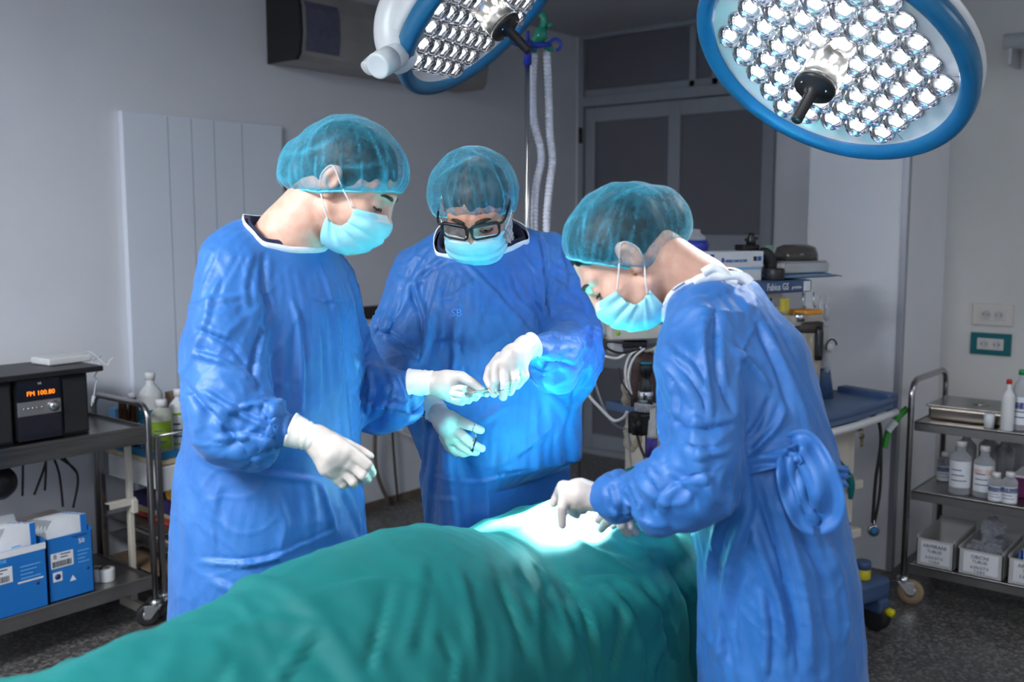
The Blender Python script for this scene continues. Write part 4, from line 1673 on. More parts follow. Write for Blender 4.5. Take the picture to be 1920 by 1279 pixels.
for j in range(5):
    a = 2 * PI * j / 5 + .3
    q = np.array([px_ + .27 * math.cos(a), py_ + .27 * math.sin(a), .075])
    MB().tube([(px_, py_, .14), q + [0, 0, .025]], [.016, .011], 10).build('foot', M['tube'], iv)
    MB().lathe([(0, -.012), (.028, -.010), (.030, 0), (.028, .010), (0, .012)], q * [1, 1, 0] + [0, 0, .031], (-math.sin(a), math.cos(a), 0), 18).build('wheel', M['rubber'], iv)
    MB().lathe([(.008, .02), (.012, .05), (.012, .075)], q * [1, 1, 0], (0, 0, 1), 10).build('castor_stem', M['black'], iv)


def corr_hose(name, label, pix, f, r=.0125, cat='hose'):
    """ribbed breathing hose through pixels at distance f"""
    P = spline([Q(x, y, f + d) for x, y, d in pix], 30)
    seg = np.cumsum([0] + [np.linalg.norm(P[i + 1] - P[i]) for i in range(len(P) - 1)])
    n = int(seg[-1] / .0032)
    T = np.linspace(0, seg[-1], n)
    PP = np.stack([np.interp(T, seg, np.array(P)[:, k]) for k in range(3)], 1)
    rr = [r * (1.10 if (i // 2) % 2 else .93) if not (int(t / .16) * .16 < t < int(t / .16) * .16 + .022 and t > .05) else r * 1.04 for i, t in enumerate(T)]
    o = MB().tube(list(PP), rr, 14).build(name, M['hose'])
    return tag(o, label, cat, 'ribbed breathing hoses on the drip stand')


hz_ = fI + .045
h1 = corr_hose('breathing_hose', 'left ribbed white breathing hose beside the drip stand pole, bent at mid height', [(1002, 100, 0), (999, 150, 0), (1000, 220, 0), (1015, 290, 0), (1006, 345, 0), (1002, 400, 0), (1003, 470, 0), (1006, 620, .03), (1002, 780, .08), (985, 900, .12)], hz_)
h2 = corr_hose('breathing_hose', 'right ribbed white breathing hose hanging straight from the green connector', [(1025, 95, 0), (1028, 160, 0), (1031, 250, 0), (1036, 300, 0), (1030, 350, 0), (1025, 410, 0), (1026, 480, 0), (1030, 620, .03), (1030, 770, .08), (1018, 900, .12)], hz_)
gc = thing('hose_connector', 'green Y connector on top of the two breathing hoses', 'connector', Q(1014, 60, hz_))
a, b = Q(1003, 78, hz_), Q(1026, 78, hz_)
mid = Q(1016, 52, hz_)
MB().lathe([(.0145, -.035), (.0145, .0)], a, unit(mid - a + [0, 0, .03]), 16).build('left_socket', M['green_conn'], gc)
MB().lathe([(.0145, -.035), (.0145, .0)], b, unit(mid - b + [0, 0, .03]), 16).build('right_socket', M['green_conn'], gc)
MB().tube([a + [0, 0, -.005], (a + b) / 2 + [0, 0, .02], mid], [.017, .024, .017], 14).build('yoke', M['green_conn'], gc)
MB().tube(spline([mid + [0, 0, -.01], Q(1020, 36, hz_), Q(1014, 26, hz_)], 5), .012, 12).build('elbow', M['green_conn'], gc)
MB().tube([Q(1026, 50, hz_), Q(1034, 46, hz_ - .02)], .006, 8).build('port', M['green_conn'], gc)
# ------------------------------------------------------------------ anaesthetic machine
# local frame of its front: s to the right along the front, t into the depth, z up
ME1 = unit(RT * .84 + FH * .55)
ME2 = unit(np.array([-ME1[1], ME1[0], 0]))
if ME2 @ FH < 0:
    ME2 = -ME2
MO = np.array([*Q(1640, 800, 3.80)[:2], 0])


def ms(px, py, t=0.0):
    """front-plane coordinates (s, z) of a pixel at depth t behind the front"""
    o = MO + ME2 * t
    r = ray(px, py)
    d = ((o - CAM) @ ME2) / (r @ ME2)
    q = CAM + r * d
    return float((q - o) @ ME1), float(q[2])


def mp(s, t, z):
    return MO + ME1 * s + ME2 * t + np.array([0, 0, z])


MR = Matrix(((ME1[0], ME2[0], 0), (ME1[1], ME2[1], 0), (0, 0, 1)))


def mbox(mb, s0, s1, t0, t1, z0, z1, bev=.004, mi=0):
    return mb.box(mp((s0 + s1) / 2, (t0 + t1) / 2, (z0 + z1) / 2), (abs(s1 - s0), abs(t1 - t0), abs(z1 - z0)), MR, mi, bev)


def mpx(mb, x0, x1, y0, y1, t0, t1, bev=.004, mi=0):
    s0, za = ms(x0, y0, t0)
    s1, zb_ = ms(x1, y1, t0)
    return mbox(mb, s0, s1, t0, t1, zb_, za, bev, mi)


M['mach_cream'] = noise_mat('machine_cream', (.58, .54, .46), (.64, .60, .52), 5, .4)
M['mach_grey'] = noise_mat('machine_grey', (.42, .43, .44), (.48, .49, .50), 5, .45)
M['mach_blue'] = noise_mat('machine_blue', (.045, .09, .20), (.055, .105, .225), 6, .4)
M['mach_blue2'] = noise_mat('machine_blue_top', (.075, .135, .25), (.09, .155, .28), 6, .5)
am = thing('anaesthetic_machine', 'cream and blue anaesthetic machine with drawers behind the woman at right', 'machine', MO + ME1 * -.4)
DT = .55
S1, ZT = ms(1612, 775)
SL = S1 - .70
# cabinet with three drawers
mb = MB()
mbox(mb, SL, S1 - .01, .03, DT, .22, ZT - .02)
mb.build('cabinet', M['mach_cream'], am)
ys = [ms(1600, y)[1] for y in (788, 895, 985, 1055)]
for i in range(3):
    d = MB()
    mbox(d, SL + .01, S1 - .02, .0, .04, ys[i + 1] + .012, ys[i] - .006, .004)
    dd = d.build('drawer', M['mach_cream'], am)
    d = MB()
    zt_ = ys[i] - .006
    mbox(d, SL + .01, S1 + .002, -.030, .035, zt_ - .035, zt_, .006)
    d.build('drawer_lip', M['mach_cream'], dd)
# side column, dark
mb = MB()
mbox(mb, S1 - .005, S1 + .115, .11, DT, .26, ZT - .01)
mb.build('side_column', M['brown_dark'], am)
# work top with white rim
top = []
sR, zR = ms(1660, 770)
for a in np.linspace(0, 1, 14):
    s = sR - .02 + (SL - .1 - sR + .02) * a
    top.append((s, -.05 - .13 * math.sin(PI * min(1, a * 1.25) * .5)))
back = [(SL - .1, DT), (sR - .12, DT), (sR, .22)]
ol = top + back
Mm = Matrix(((ME1[0], ME2[0], 0, MO[0]), (ME1[1], ME2[1], 0, MO[1]), (0, 0, 1, 0), (0, 0, 0, 1)))
MB().prism(ol, ZT + .012, ZT + .045, Mm).build('work_top', M['mach_blue2'], am, bevel=.004)
lip = [mp(s, t - .006, ZT + .050) for s, t in top]
MB().tube(lip, [.012] * len(lip), 8).build('top_rim', M['mach_blue'], am)
rim = [mp(s, t - .012, ZT + .0) for s, t in top]
MB().tube(rim, .015, 8).build('white_rim', M['white_pl'], am)
mb = MB()
mbox(mb, sR - .045, sR + .012, -.05, .20, ZT + .0, ZT + .07, .008)
mb.build('corner_grip', M['mach_blue'], am)
# base with castors
s0, z0 = ms(1650, 1060)
mb = MB()
mbox(mb, SL - .05, S1 + .075, -.12, DT, .13, .215, .02)
mb.build('base', M['mach_blue'], am)
for s, t in ((S1 + .035, -.08), (SL, -.08), (S1 + .03, DT - .06), (SL, DT - .06)):
    c = mp(s, t, 0)
    MB().lathe([(.02, -.022), (.050, -.022), (.060, -.016), (.060, .016), (.050, .022), (.02, .022)], c + [0, 0, .061], ME1, 24).build('wheel', M['rubber'], am)
    mb = MB()
    mb.box(c + [0, 0, .105], (.055, .09, .06), MR, 0, .012)
    mb.build('wheel_cover', M['mach_blue'], am)
q = mp(S1 + .035, -.085, .11)
MB().lathe([(.012, 0), (.016, .01), (.016, .03), (.0, .034)], q - ME2 * .045 + [0, 0, -.02], -ME2, 14).build('brake_pedal', principled('pedal_yellow', (.62, .55, .0), .4), am)
# keys in the top drawer lock
kq = mp(*[ms(1598, 800)[0], -.032], ms(1598, 800)[1])
ky = thing('key_ring', 'bunch of small keys hanging from the drawer lock of the machine', 'keys', kq)
MB().lathe([(.012, 0), (.012, .006), (.008, .009), (0, .009)], kq, -ME2, 16).build('lock', principled('brass_dull', (.32, .24, .13), .35, 1), ky)
MB().tube([kq - ME2 * .01 + ME1 * (.010 * math.cos(a)) + np.array([0, 0, -.012 + .012 * math.sin(a)]) for a in np.linspace(0, 2 * PI, 14)], .0012, 6).build('ring', M['zinc'], ky)
for i, dx in enumerate((-.004, .006)):
    mb = MB()
    c = kq - ME2 * .012 + ME1 * dx
    mb.lathe([(.0, -.0012), (.010, -.0012), (.010, .0012), (0, .0012)], c + [0, 0, -.030], -ME2, 14)
    mb.box(c + [0, 0, -.055], (.005, .0024, .034), MR)
    mb.box(c + ME1 * .003 + [0, 0, -.066], (.006, .0024, .004), MR)
    mb.build('key', principled('brass_dull', (.32, .24, .13), .35, 1), ky)
# tower and upper shelf
zs1 = ms(1490, 556)[1]
sl0, sr0 = ms(1362, 540)[0], ms(1564, 535)[0]
TT = .12
sh = MB()
mbox(sh, sl0, sr0, TT - .02, TT + .36, zs1 + .004, zs1 + .050, .008)
SHo = sh.build('upper_shelf', M['mach_blue'], am)
Mx = Mm @ Matrix.Translation((ms(1470, 541, TT)[0], TT - .0205, zs1 + .027)) @ Matrix(((1, 0, 0, 0), (0, 0, -1, 0), (0, 1, 0, 0), (0, 0, 0, 1)))
text_mesh('Fabius GS', .036, Mx @ Matrix.Translation((-.055, 0, 0)), M['white_print'], SHo, 'shelf_lettering', sx=.8)
text_mesh('premium', .018, Mx @ Matrix.Translation((.046, -.003, 0)), M['white_print'], SHo, 'shelf_lettering', sx=.8)
lb = MB()
mbox(lb, ms(1474, 541, TT)[0] + .072, ms(1474, 541, TT)[0] + .108, TT - .0225, TT - .018, zs1 + .008, zs1 + .045, .001)
lb.build('small_sticker', M['white_card'], SHo)
tw = MB()
mbox(tw, ms(1352, 560, TT + .04)[0], ms(1468, 560, TT + .04)[0], TT + .04, TT + .36, ZT + .04, zs1 + .005, .006)
mbo = tw.build('tower', M['mach_cream'], am)
pn = MB()
mpx(pn, 1436, 1447, 560, 584, TT + .030, TT + .045, .001)
pn.build('control_panel', M['black'], mbo)
for i in range(4):
    v = MB()
    mpx(v, 1452, 1464, 562 + i * 22, 574 + i * 22, TT + .034, TT + .042, .002)
    v.build('vent_slot', M['mach_grey'], mbo)
# side rail with absorber jar, flow tubes and regulator at the right of the tower
jar = MB()
c = mp(ms(1505, 650, .10)[0], .10, ms(1505, 720, .10)[1])
jar.lathe([(.0, 0), (.060, .0), (.066, .01), (.066, .20), (.060, .205)], c, (0, 0, 1), 28)
J = jar.build('absorber_jar', glassy('jar_clear', (.62, .56, .46), .12, .35), am)
MB().lathe([(0, .004), (.060, .005), (.062, .13), (0, .135)], c, (0, 0, 1), 24).build('soda_lime', noise_mat('granules_cream', (.50, .42, .33), (.70, .62, .52), 160, .9, .8, 160), J)
MB().lathe([(.066, .200), (.072, .203), (.072, .235), (.055, .24), (0, .24)], c, (0, 0, 1), 28).build('jar_lid', M['brown_dark'], J)
MB().lathe([(.014, .10), (.016, .12), (.016, .20), (.012, .225)], c - ME2 * .075, (0, 0, 1), 14).build('dark_valve', M['black'], am)
c2 = mp(ms(1520, 600, .10)[0], .10, ms(1520, 620, .10)[1])
hd = MB()
mbox(hd, ms(1490, 600, .06)[0], ms(1545, 600, .06)[0], .06, .16, ms(1500, 612, .06)[1], ms(1500, 592, .06)[1], .006)
hd.build('valve_head', glassy('head_clear', (.5, .48, .44), .15, .6), am)
oc = MB()
mbox(oc, ms(1507, 588, .07)[0], ms(1540, 588, .07)[0], .06, .15, ms(1507, 592, .06)[1], ms(1507, 583, .06)[1], .005)
oc.build('orange_lid', principled('lid_orange', (.75, .30, .02), .4), am)
MB().lathe([(.022, 0), (.022, .03), (0, .03)], mp(ms(1497, 602, .07)[0], .07, ms(1497, 602, .07)[1]), (0, 0, 1), 18).build('gauge', M['steel'], am)
for i, px in enumerate((1538, 1549)):
    q = mp(ms(px, 600, .12)[0], .12, ms(px, 602, .12)[1])
    MB().lathe([(.004, 0), (.012, .01), (.012, .055), (.004, .075), (.003, .10), (0, .10)], q, (0, 0, 1), 12).build('flow_tube', M['clear'], am)
rg = MB()
mpx(rg, 1530, 1552, 614, 690, .10, .15, .004)
R_ = rg.build('regulator', M['mach_grey'], am)
q = mp(ms(1551, 650, .08)[0], .08, ms(1551, 650, .08)[1])
MB().lathe([(.018, 0), (.020, .012), (.012, .022), (0, .024)], q, -ME2, 18).build('regulator_knob', M['white_pl'], R_)
MB().lathe([(.012, 0), (.014, -.05), (.008, -.08), (0, -.08)], q + ME1 * .002 - [0, 0, .02], (.25, .1, 1), 14).build('water_trap', M['clear'], R_)
MB().tube([q + ME1 * (.03 * math.cos(a)) - ME2 * .02 + np.array([0, 0, .03 * math.sin(a)]) for a in np.linspace(0.2, 3.4, 12)], .003, 6).build('sample_line', M['black'], R_)
for px in (1506, 1526):
    a = mp(ms(px, 545, .12)[0], .12, zs1)
    MB().tube([a, a + [0, 0, -.045], a + [0, 0, -.06] + ME1 * .008, a + [0, 0, -.052] + ME1 * .016], .0022, 6).build('wire_hook', M['zinc'], SHo)
MB().lathe([(.045, 0), (.03, .10), (.012, .16), (0, .16)], mp(ms(1541, 735, .15)[0], .15, ZT + .046), (0, 0, 1), 20).build('blue_cone', M['mach_blue'], am)
yt = MB()
mpx(yt, 1470, 1480, 560, 585, .10, .12, .003)
yt.build('yellow_tag', principled('tag_yellow', (.55, .45, .05), .5), am)

# ---- things standing on the upper shelf
zsh = zs1 + .0505
SHT = TT


def on_shelf(px, t):
    return mp(ms(px, 530, t)[0], t, zsh)


def carton(label, x0, x1, y0, y1, t, depth, z0, printed=True, name='glove_box'):
    s0, s1 = ms(x0, 500, t)[0], ms(x1, 500, t)[0]
    z1 = ms((x0 + x1) / 2, y0, t)[1]
    th = thing(name, label, 'box', mp((s0 + s1) / 2, t + depth / 2, z0))
    b = MB()
    mbox(b, s0, s1, t, t + depth, z0, z1, .002)
    b.build('box_body', M['white_card'], th)
    W, H_ = s1 - s0, z1 - z0

    def pl(u0, u1, v0, v1, mt, nm):
        q = MB()
        mbox(q, s0 + W * u0, s0 + W * u1, t - .0012, t + .001, z0 + H_ * v0, z0 + H_ * v1, 0)
        q.build(nm, mt, th)
    if printed:
        pl(.0, .27, .0, .42, M['lightblue'], 'printed_panel')
        pl(.205, .235, .25, .85, M['blue_lab'], 'finger_print')
        pl(.19, .25, .62, .85, M['blue_lab'], 'finger_print')
        Mt = Mm @ Matrix.Translation((s0 + W * .58, t - .0012, z0 + H_ * .42)) @ Matrix(((1, 0, 0, 0), (0, 0, -1, 0), (0, 1, 0, 0), (0, 0, 0, 1)))
        text_mesh('NITRILE EXAM GLOVES', H_ * .24, Mt, M['blue_lab'], th, 'box_lettering', sx=.75)
        pl(.36, .40, .35, .62, M['blue_lab'], 'diamond_mark')
        pl(.845, .895, .40, .68, M['ink'], 'black_square')
        pl(.91, .965, .40, .68, M['blue_lab'], 'blue_square')
    else:
        pl(.0, 1.0, .86, 1.0, M['lightblue'], 'printed_panel')
    return th, z1


th, z1 = carton('lower white glove box with pale blue edge under the printed one', 1312, 1428, 503, 530, .16, .13, zsh, False)
th, z1 = carton('upper glove box marked nitrile exam gloves on the machine shelf', 1306, 1431, 472, 502, .16, .13, z1 + .0005, True)
bc = on_shelf(1290, .30)
cp = thing('paper_dispenser', 'grey green box behind the glove boxes carrying the blue rimmed jar', 'box', bc)
b = MB()
s_ = ms(1285, 500, .30)[0]
zz = ms(1285, 472, .30)[1]
mbox(b, s_ - .02, s_ + .085, .30, .42, zsh, zz, .004)
b.build('box_body', M['mach_grey'], cp)
jr = mp(ms(1302, 468, .34)[0], .34, zz + .0005)
j = thing('suction_jar', 'clear jar with a blue base and handle on top of the shelf boxes', 'jar', jr)
MB().lathe([(0, 0), (.048, 0), (.052, .004), (.050, .038), (.045, .04)], jr, (0, 0, 1), 24).build('jar_base', M['hook_blue'], j)
MB().lathe([(.040, .038), (.040, .055), (.022, .066), (.020, .08), (.0, .082)], jr, (0, 0, 1), 20).build('jar_top', M['clear'], j)
MB().tube([jr + ME1 * (.048 + .022 * math.cos(a)) + np.array([0, 0, .020 + .015 * math.sin(a)]) for a in np.linspace(-1.5, 1.5, 10)], .005, 8).build('jar_handle', M['hook_blue'], j)
zt_ = z1 + .0005
q = mp(ms(1408, 470, .24)[0], .24, zt_)
cb_ = thing('camera_clamp', 'black clamp with a lever lying on the printed glove box', 'clamp', q)
b = MB()
mbox(b, ms(1395, 470, .22)[0], ms(1425, 470, .22)[0], .22, .27, zt_, zt_ + .022, .005)
b.build('clamp_base', M['black'], cb_)
MB().lathe([(.018, 0), (.018, .02), (.012, .034), (.012, .045), (0, .046)], q + [0, 0, .02], (0, 0, 1), 16).build('clamp_knob', M['black'], cb_)
MB().tube([q + [0, 0, .04] - ME1 * .03, q + [0, 0, .045] + ME1 * .03], .006, 8).build('clamp_lever', M['black'], cb_)
# dark hose draped over the end of the boxes
bb = thing('black_bellows', 'black rubber bag slumped at the end of the glove boxes', 'bag', on_shelf(1440, .20))
P_ = spline([mp(ms(1424, 480, .22)[0], .22, zt_ - .004), mp(ms(1436, 482, .20)[0], .20, zt_ - .015), mp(ms(1444, 505, .19)[0], .19, zsh + .06), mp(ms(1440, 520, .19)[0], .19, zsh + .028)], 6)
MB().tube(P_, [.016 + .010 * math.sin(i / (len(P_) - 1) * PI) for i in range(len(P_))], 12).build('bag_body', M['rubber'], bb)
q = on_shelf(1452, .14)
o = MB().lathe([(0, 0), (.034, 0), (.036, .004), (.036, .040), (.033, .044), (0, .044)], q, (0, 0, 1), 24)
tag(o.build('black_cup', M['blk_satin']), 'low round black cup at the front of the machine shelf', 'cup')
# grey cassette and smoked dome at the right end
cs = thing('grey_tray', 'flat grey tray stacked at the right end of the machine shelf', 'tray', on_shelf(1510, .2))
b = MB()
mbox(b, ms(1468, 515, .14)[0], ms(1555, 515, .14)[0], .14, .36, zsh + .022, zsh + .060, .006)
b.build('tray_body', M['mach_grey'], cs)
b = MB()
mbox(b, ms(1470, 515, .15)[0], ms(1550, 515, .15)[0], .15, .35, zsh + .060, zsh + .066, .002)
b.build('tray_lid', M['trim_metal'], cs)
pd = MB()
n_ = 16
s0, s1 = ms(1462, 525, .12)[0], ms(1574, 525, .12)[0]
vs, fs = [], []
for i in range(n_):
    for jx in range(6):
        u, v = i / (n_ - 1), jx / 5
        vs.append(mp(s0 + (s1 - s0) * u, .11 + .26 * v, zsh + .0215 - .010 * (abs(v - .5) * 2) ** 6 - .008 * (abs(u - .5) * 2) ** 8))
top_n = len(vs)
for i in range(n_):
    for jx in range(6):
        u, v = i / (n_ - 1), jx / 5
        vs.append(mp(s0 + (s1 - s0) * u, .11 + .26 * v, zsh + .001 + .008 * (abs(v - .5) * 2) ** 6))
for b0 in (0, top_n):
    for i in range(n_ - 1):
        for jx in range(5):
            fs.append((b0 + i * 6 + jx, b0 + i * 6 + jx + 1, b0 + (i + 1) * 6 + jx + 1, b0 + (i + 1) * 6 + jx))
per = [i * 6 for i in range(n_)] + [(n_ - 1) * 6 + jx for jx in range(1, 6)] + [i * 6 + 5 for i in range(n_ - 2, -1, -1)] + [jx for jx in range(4, 0, -1)]
for a, b in zip(per, per[1:] + per[:1]):
    fs.append((a, b, top_n + b, top_n + a))
pd.add(vs, fs, 0, True)
tag(pd.build('blue_pad', noise_mat('pad_blue', (.13, .24, .38), (.17, .29, .44), 12, .7)), 'soft pale blue pad under the grey tray on the machine shelf', 'pad')
q = mp(ms(1492, 500, .24)[0], .24, zsh + .0665)
o = MB().lathe([(.105, 0), (.105, .022), (.092, .050), (.06, .060), (0, .062)], q, (0, 0, 1), 30, sy=.75)
dm_ = thing('smoked_cover', 'smoky clear domed cover on the grey tray', 'cover', q)
o.build('dome', glassy('smoke_clear', (.10, .09, .085), .15, .62), dm_)
MB().lathe([(.085, .002), (.085, .030), (0, .032)], q, (0, 0, 1), 24, sy=.75).build('dome_content', M['black'], dm_)
q = mp(ms(1440, 470, .40)[0], .40, zsh)
o = MB().lathe([(.02, 0), (.024, .10), (.022, .12), (0, .122)], q, (0, 0, 1), 16)
tag(o.build('green_beaker', glassy('green_clear', (.35, .60, .50), .2, .6)), 'pale green beaker at the back of the machine shelf', 'beaker')

# ---- monitor on an arm
fM = 3.36
mr = thing('patient_monitor', 'cream patient monitor tilted on its arm behind the bending woman', 'monitor', Q(1185, 640, fM))
u1 = unit(RT * .96 + FH * .28)
u2 = np.array([-u1[1], u1[0], 0])
if u2 @ FH < 0:
    u2 = -u2
RM = Matrix(((u1[0], u2[0], 0), (u1[1], u2[1], 0), (0, 0, 1)))
A0 = Q(1146, 630, fM)


def mm(px, py, t=0.0):
    o = A0 + u2 * t
    r = ray(px, py)
    q = CAM + r * (((o - CAM) @ u2) / (r @ u2))
    return float((q - o) @ u1), float(q[2] - A0[2])


def mmbox(mb, x0, x1, y0, y1, t0, t1, bev=.006):
    s0, z1 = mm(x0, y0, t0)
    s1, z0 = mm(x1, y1, t0)
    c = A0 + u1 * ((s0 + s1) / 2) + u2 * ((t0 + t1) / 2) + np.array([0, 0, (z0 + z1) / 2])
    return mb.box(c, (abs(s1 - s0), abs(t1 - t0), abs(z1 - z0)), RM, 0, bev)


b = MB()
mmbox(b, 1146, 1268, 470, 636, .03, .15, .012)
bo = b.build('case', M['mach_cream'], mr)
for a in ((1146, 1158, 474, 634), (1146, 1268, 612, 634), (1258, 1268, 474, 634), (1146, 1268, 474, 486)):
    b = MB()
    mmbox(b, *a, 0, .035, .005)
    b.build('bezel', M['mach_cream'], mr)
b = MB()
mmbox(b, 1157, 1260, 485, 613, .018, .03, .002)
scn = b.build('screen', principled('screen_dark', (.030, .031, .034), .25), mr)
b = MB()
mmbox(b, 1158, 1258, 596, 611, .016, .0182, 0)
b.build('status_bar', principled('bar_grey', (.16, .17, .18), .4), scn)
b = MB()
mmbox(b, 1156, 1161, 596, 611, .0155, .0178, 0)
b.build('amber_mark', principled('amber', (.45, .28, .05), .5), scn)
gs = A0 + u1 * mm(1159, 625)[0] + np.array([0, 0, mm(1159, 625)[1]])
MB().lathe([(0, 0), (.008, 0), (.008, .002), (0, .002)], gs, -u2, 18).build('green_sticker', principled('sticker_green', (.28, .55, .02), .5), mr)
# grey side module with two round sockets
b = MB()
mmbox(b, 1098, 1147, 500, 630, .05, .16, .012)
sm_ = b.build('side_module', M['mach_grey'], mr)
for (px, py, rr) in ((1112, 547, .010), (1113, 566, .016)):
    q = A0 + u1 * mm(px, py, .05)[0] + u2 * .05 + np.array([0, 0, mm(px, py, .05)[1]])
    MB().lathe([(0, 0), (rr, 0), (rr, .006), (rr * .7, .008), (0, .008)], q, -u2, 18).build('socket', M['black'], sm_)
b = MB()
mmbox(b, 1147, 1170, 632, 664, .06, .11, .008)
b.build('arm_mount', M['mach_grey'], mr)
b = MB()
mmbox(b, 1165, 1215, 640, 652, .06, .10, .006)
b.build('arm_bracket', M['black'], mr)
P_ = [A0 + u1 * mm(1190, 646, .08)[0] + u2 * .08 + np.array([0, 0, mm(1190, 646, .08)[1]])]
P_ += [P_[0] + u1 * .09 + u2 * .10, mp(ms(1356, 600, TT + .10)[0] - .085, TT + .06, P_[0][2])]
MB().tube(spline(P_, 5), .016, 12).build('swing_arm', M['mach_grey'], mr)

# ---- vaporiser block with tubes in front of it
fV = 3.30
vb = thing('vaporiser', 'black dial vaporiser with ribbed collar below the monitor', 'vaporiser', Q(1208, 790, fV))
c = Q(1210, 765, fV)
s_ = scale_at(c)
MB().lathe([(.030, 0), (.034, .004), (.034, .026), (.028, .030)], c + [0, 0, -.012], (0, 0, 1), 26).build('ribbed_collar', M['mach_grey'], vb)
rib = MB()
for i in range(26):
    a = 2 * PI * i / 26
    rib.box(c + [.0345 * math.cos(a), .0345 * math.sin(a), .003], (.005, .004, .024), Matrix.Rotation(a, 3, 'Z'), 0, .001)
rib.build('collar_ribs', M['mach_grey'], vb)
MB().lathe([(.026, .02), (.026, .055), (.024, .058)], c, (0, 0, 1), 24).build('steel_neck', M['steel'], vb)
MB().lathe([(.021, .055), (.022, .06), (.022, .085), (.017, .09), (.017, .115), (.024, .12), (.024, .142), (.021, .150), (0, .151)], c, (0, 0, 1), 24).build('dial', M['black'], vb)
MB().lathe([(.019, .150), (.019, .154), (0, .155)], c, (0, 0, 1), 20).build('dial_top', principled('dial_cyan', (.0, .28, .40), .4), vb)
b = MB()
b.box(c + [0, 0, -.05], (.10, .07, .075), MR, 0, .008)
b.build('block', M['black'], vb)
b = MB()
b.box(c + ME1 * .042 - ME2 * .036 + [0, 0, -.040], (.05, .012, .05), MR, 0, .003)
pl_ = b.build('steel_plate', M['trim_metal'], vb)
for dx in (-.012, .012):
    MB().lathe([(.004, 0), (.004, .002)], c + ME1 * (.042 + dx) - ME2 * .042 + [0, 0, -.038], -ME2, 10).build('screw', M['black'], pl_)
MB().tube([Q(1193, 783, fV - .05), Q(1193, 815, fV - .05)], [.016, .015], 14).build('side_grip', M['black'], vb)
MB().lathe([(.014, 0), (.018, .01), (.0, .014)], Q(1193, 786, fV - .05), -ME2, 14).build('grip_knob', M['black'], vb)
MB().lathe([(.012, -.95), (.012, 0)], np.array([c[0], c[1], .97]) - ME2 * .02, (0, 0, 1), 12).build('support_post', M['black'], vb)
b = MB()
b.box(np.array([c[0], c[1], .015]) - ME2 * .02, (.12, .12, .03), MR, 0, .01)
b.build('post_base', M['black'], vb)
# purple collared gas tube
fT = 3.20
gt = thing('suction_wand', 'grey tube with purple collar standing in front of the vaporiser', 'tube', Q(1221, 850, fT))
a0, a1 = Q(1219, 900, fT), Q(1225, 758, fT)
dv = a1 - a0
MB().tube([a0 - dv * .6, a0 + dv * .30], [.020, .019], 16).build('grey_sleeve', M['mach_grey'], gt)
MB().tube([a0 + dv * .30, a0 + dv * .56], .0185, 16).build('purple_collar', principled('collar_purple', (.06, .035, .28), .4), gt)
MB().tube([a0 + dv * .56, a0 + dv * .60, a0 + dv * .78, a0 + dv * .80, a0 + dv * .95], [.018, .0150, .0140, .010, .010], 16).build('pale_tip', M['mach_cream'], gt)
# brown bag
bg = thing('breathing_bag', 'dark brown leather-like bag hanging under the monitor', 'bag', Q(1220, 690, 3.47))
cq = Q(1222, 705, 3.50)
vs, fs = [], []
nu, nv = 14, 12
for sd in (-1, 1):
    b0 = len(vs)
    for i in range(nu):
        for jx in range(nv):
            u, v = i / (nu - 1) * 2 - 1, jx / (nv - 1) * 2 - 1
            th_ = .035 * (1 - u ** 4) * (1 - v ** 4) + .002 * math.sin(9 * v + 3 * u)
            vs.append(cq + u1 * (u * .078) + np.array([0, 0, v * .098 - .01 * u * u]) + u2 * (sd * th_))
    fs += [(b0 + i * nv + jx, b0 + i * nv + jx + 1, b0 + (i + 1) * nv + jx + 1, b0 + (i + 1) * nv + jx) for i in range(nu - 1) for jx in range(nv - 1)]
mesh_obj('bag_body', vs, fs, noise_mat('brown_leather', (.035, .014, .012), (.060, .025, .02), 25, .5, .3, 60), bg)
MB().tube([cq + u1 * (u * .076) - u2 * .034 + np.array([0, 0, .055]) for u in np.linspace(-1, 1, 6)], .0022, 6).build('seam', M['skirting'], bg)
MB().tube(spline([cq + u1 * -.03 + [0, 0, .09], Q(1224, 655, 3.46), Q(1232, 650, 3.46)], 6), .007, 8).build('strap', M['cream'], bg)
MB().tube(spline([cq + u1 * -.01 + [0, 0, .09], Q(1230, 658, 3.46), Q(1240, 652, 3.46)], 6), .007, 8).build('strap', M['cream'], bg)
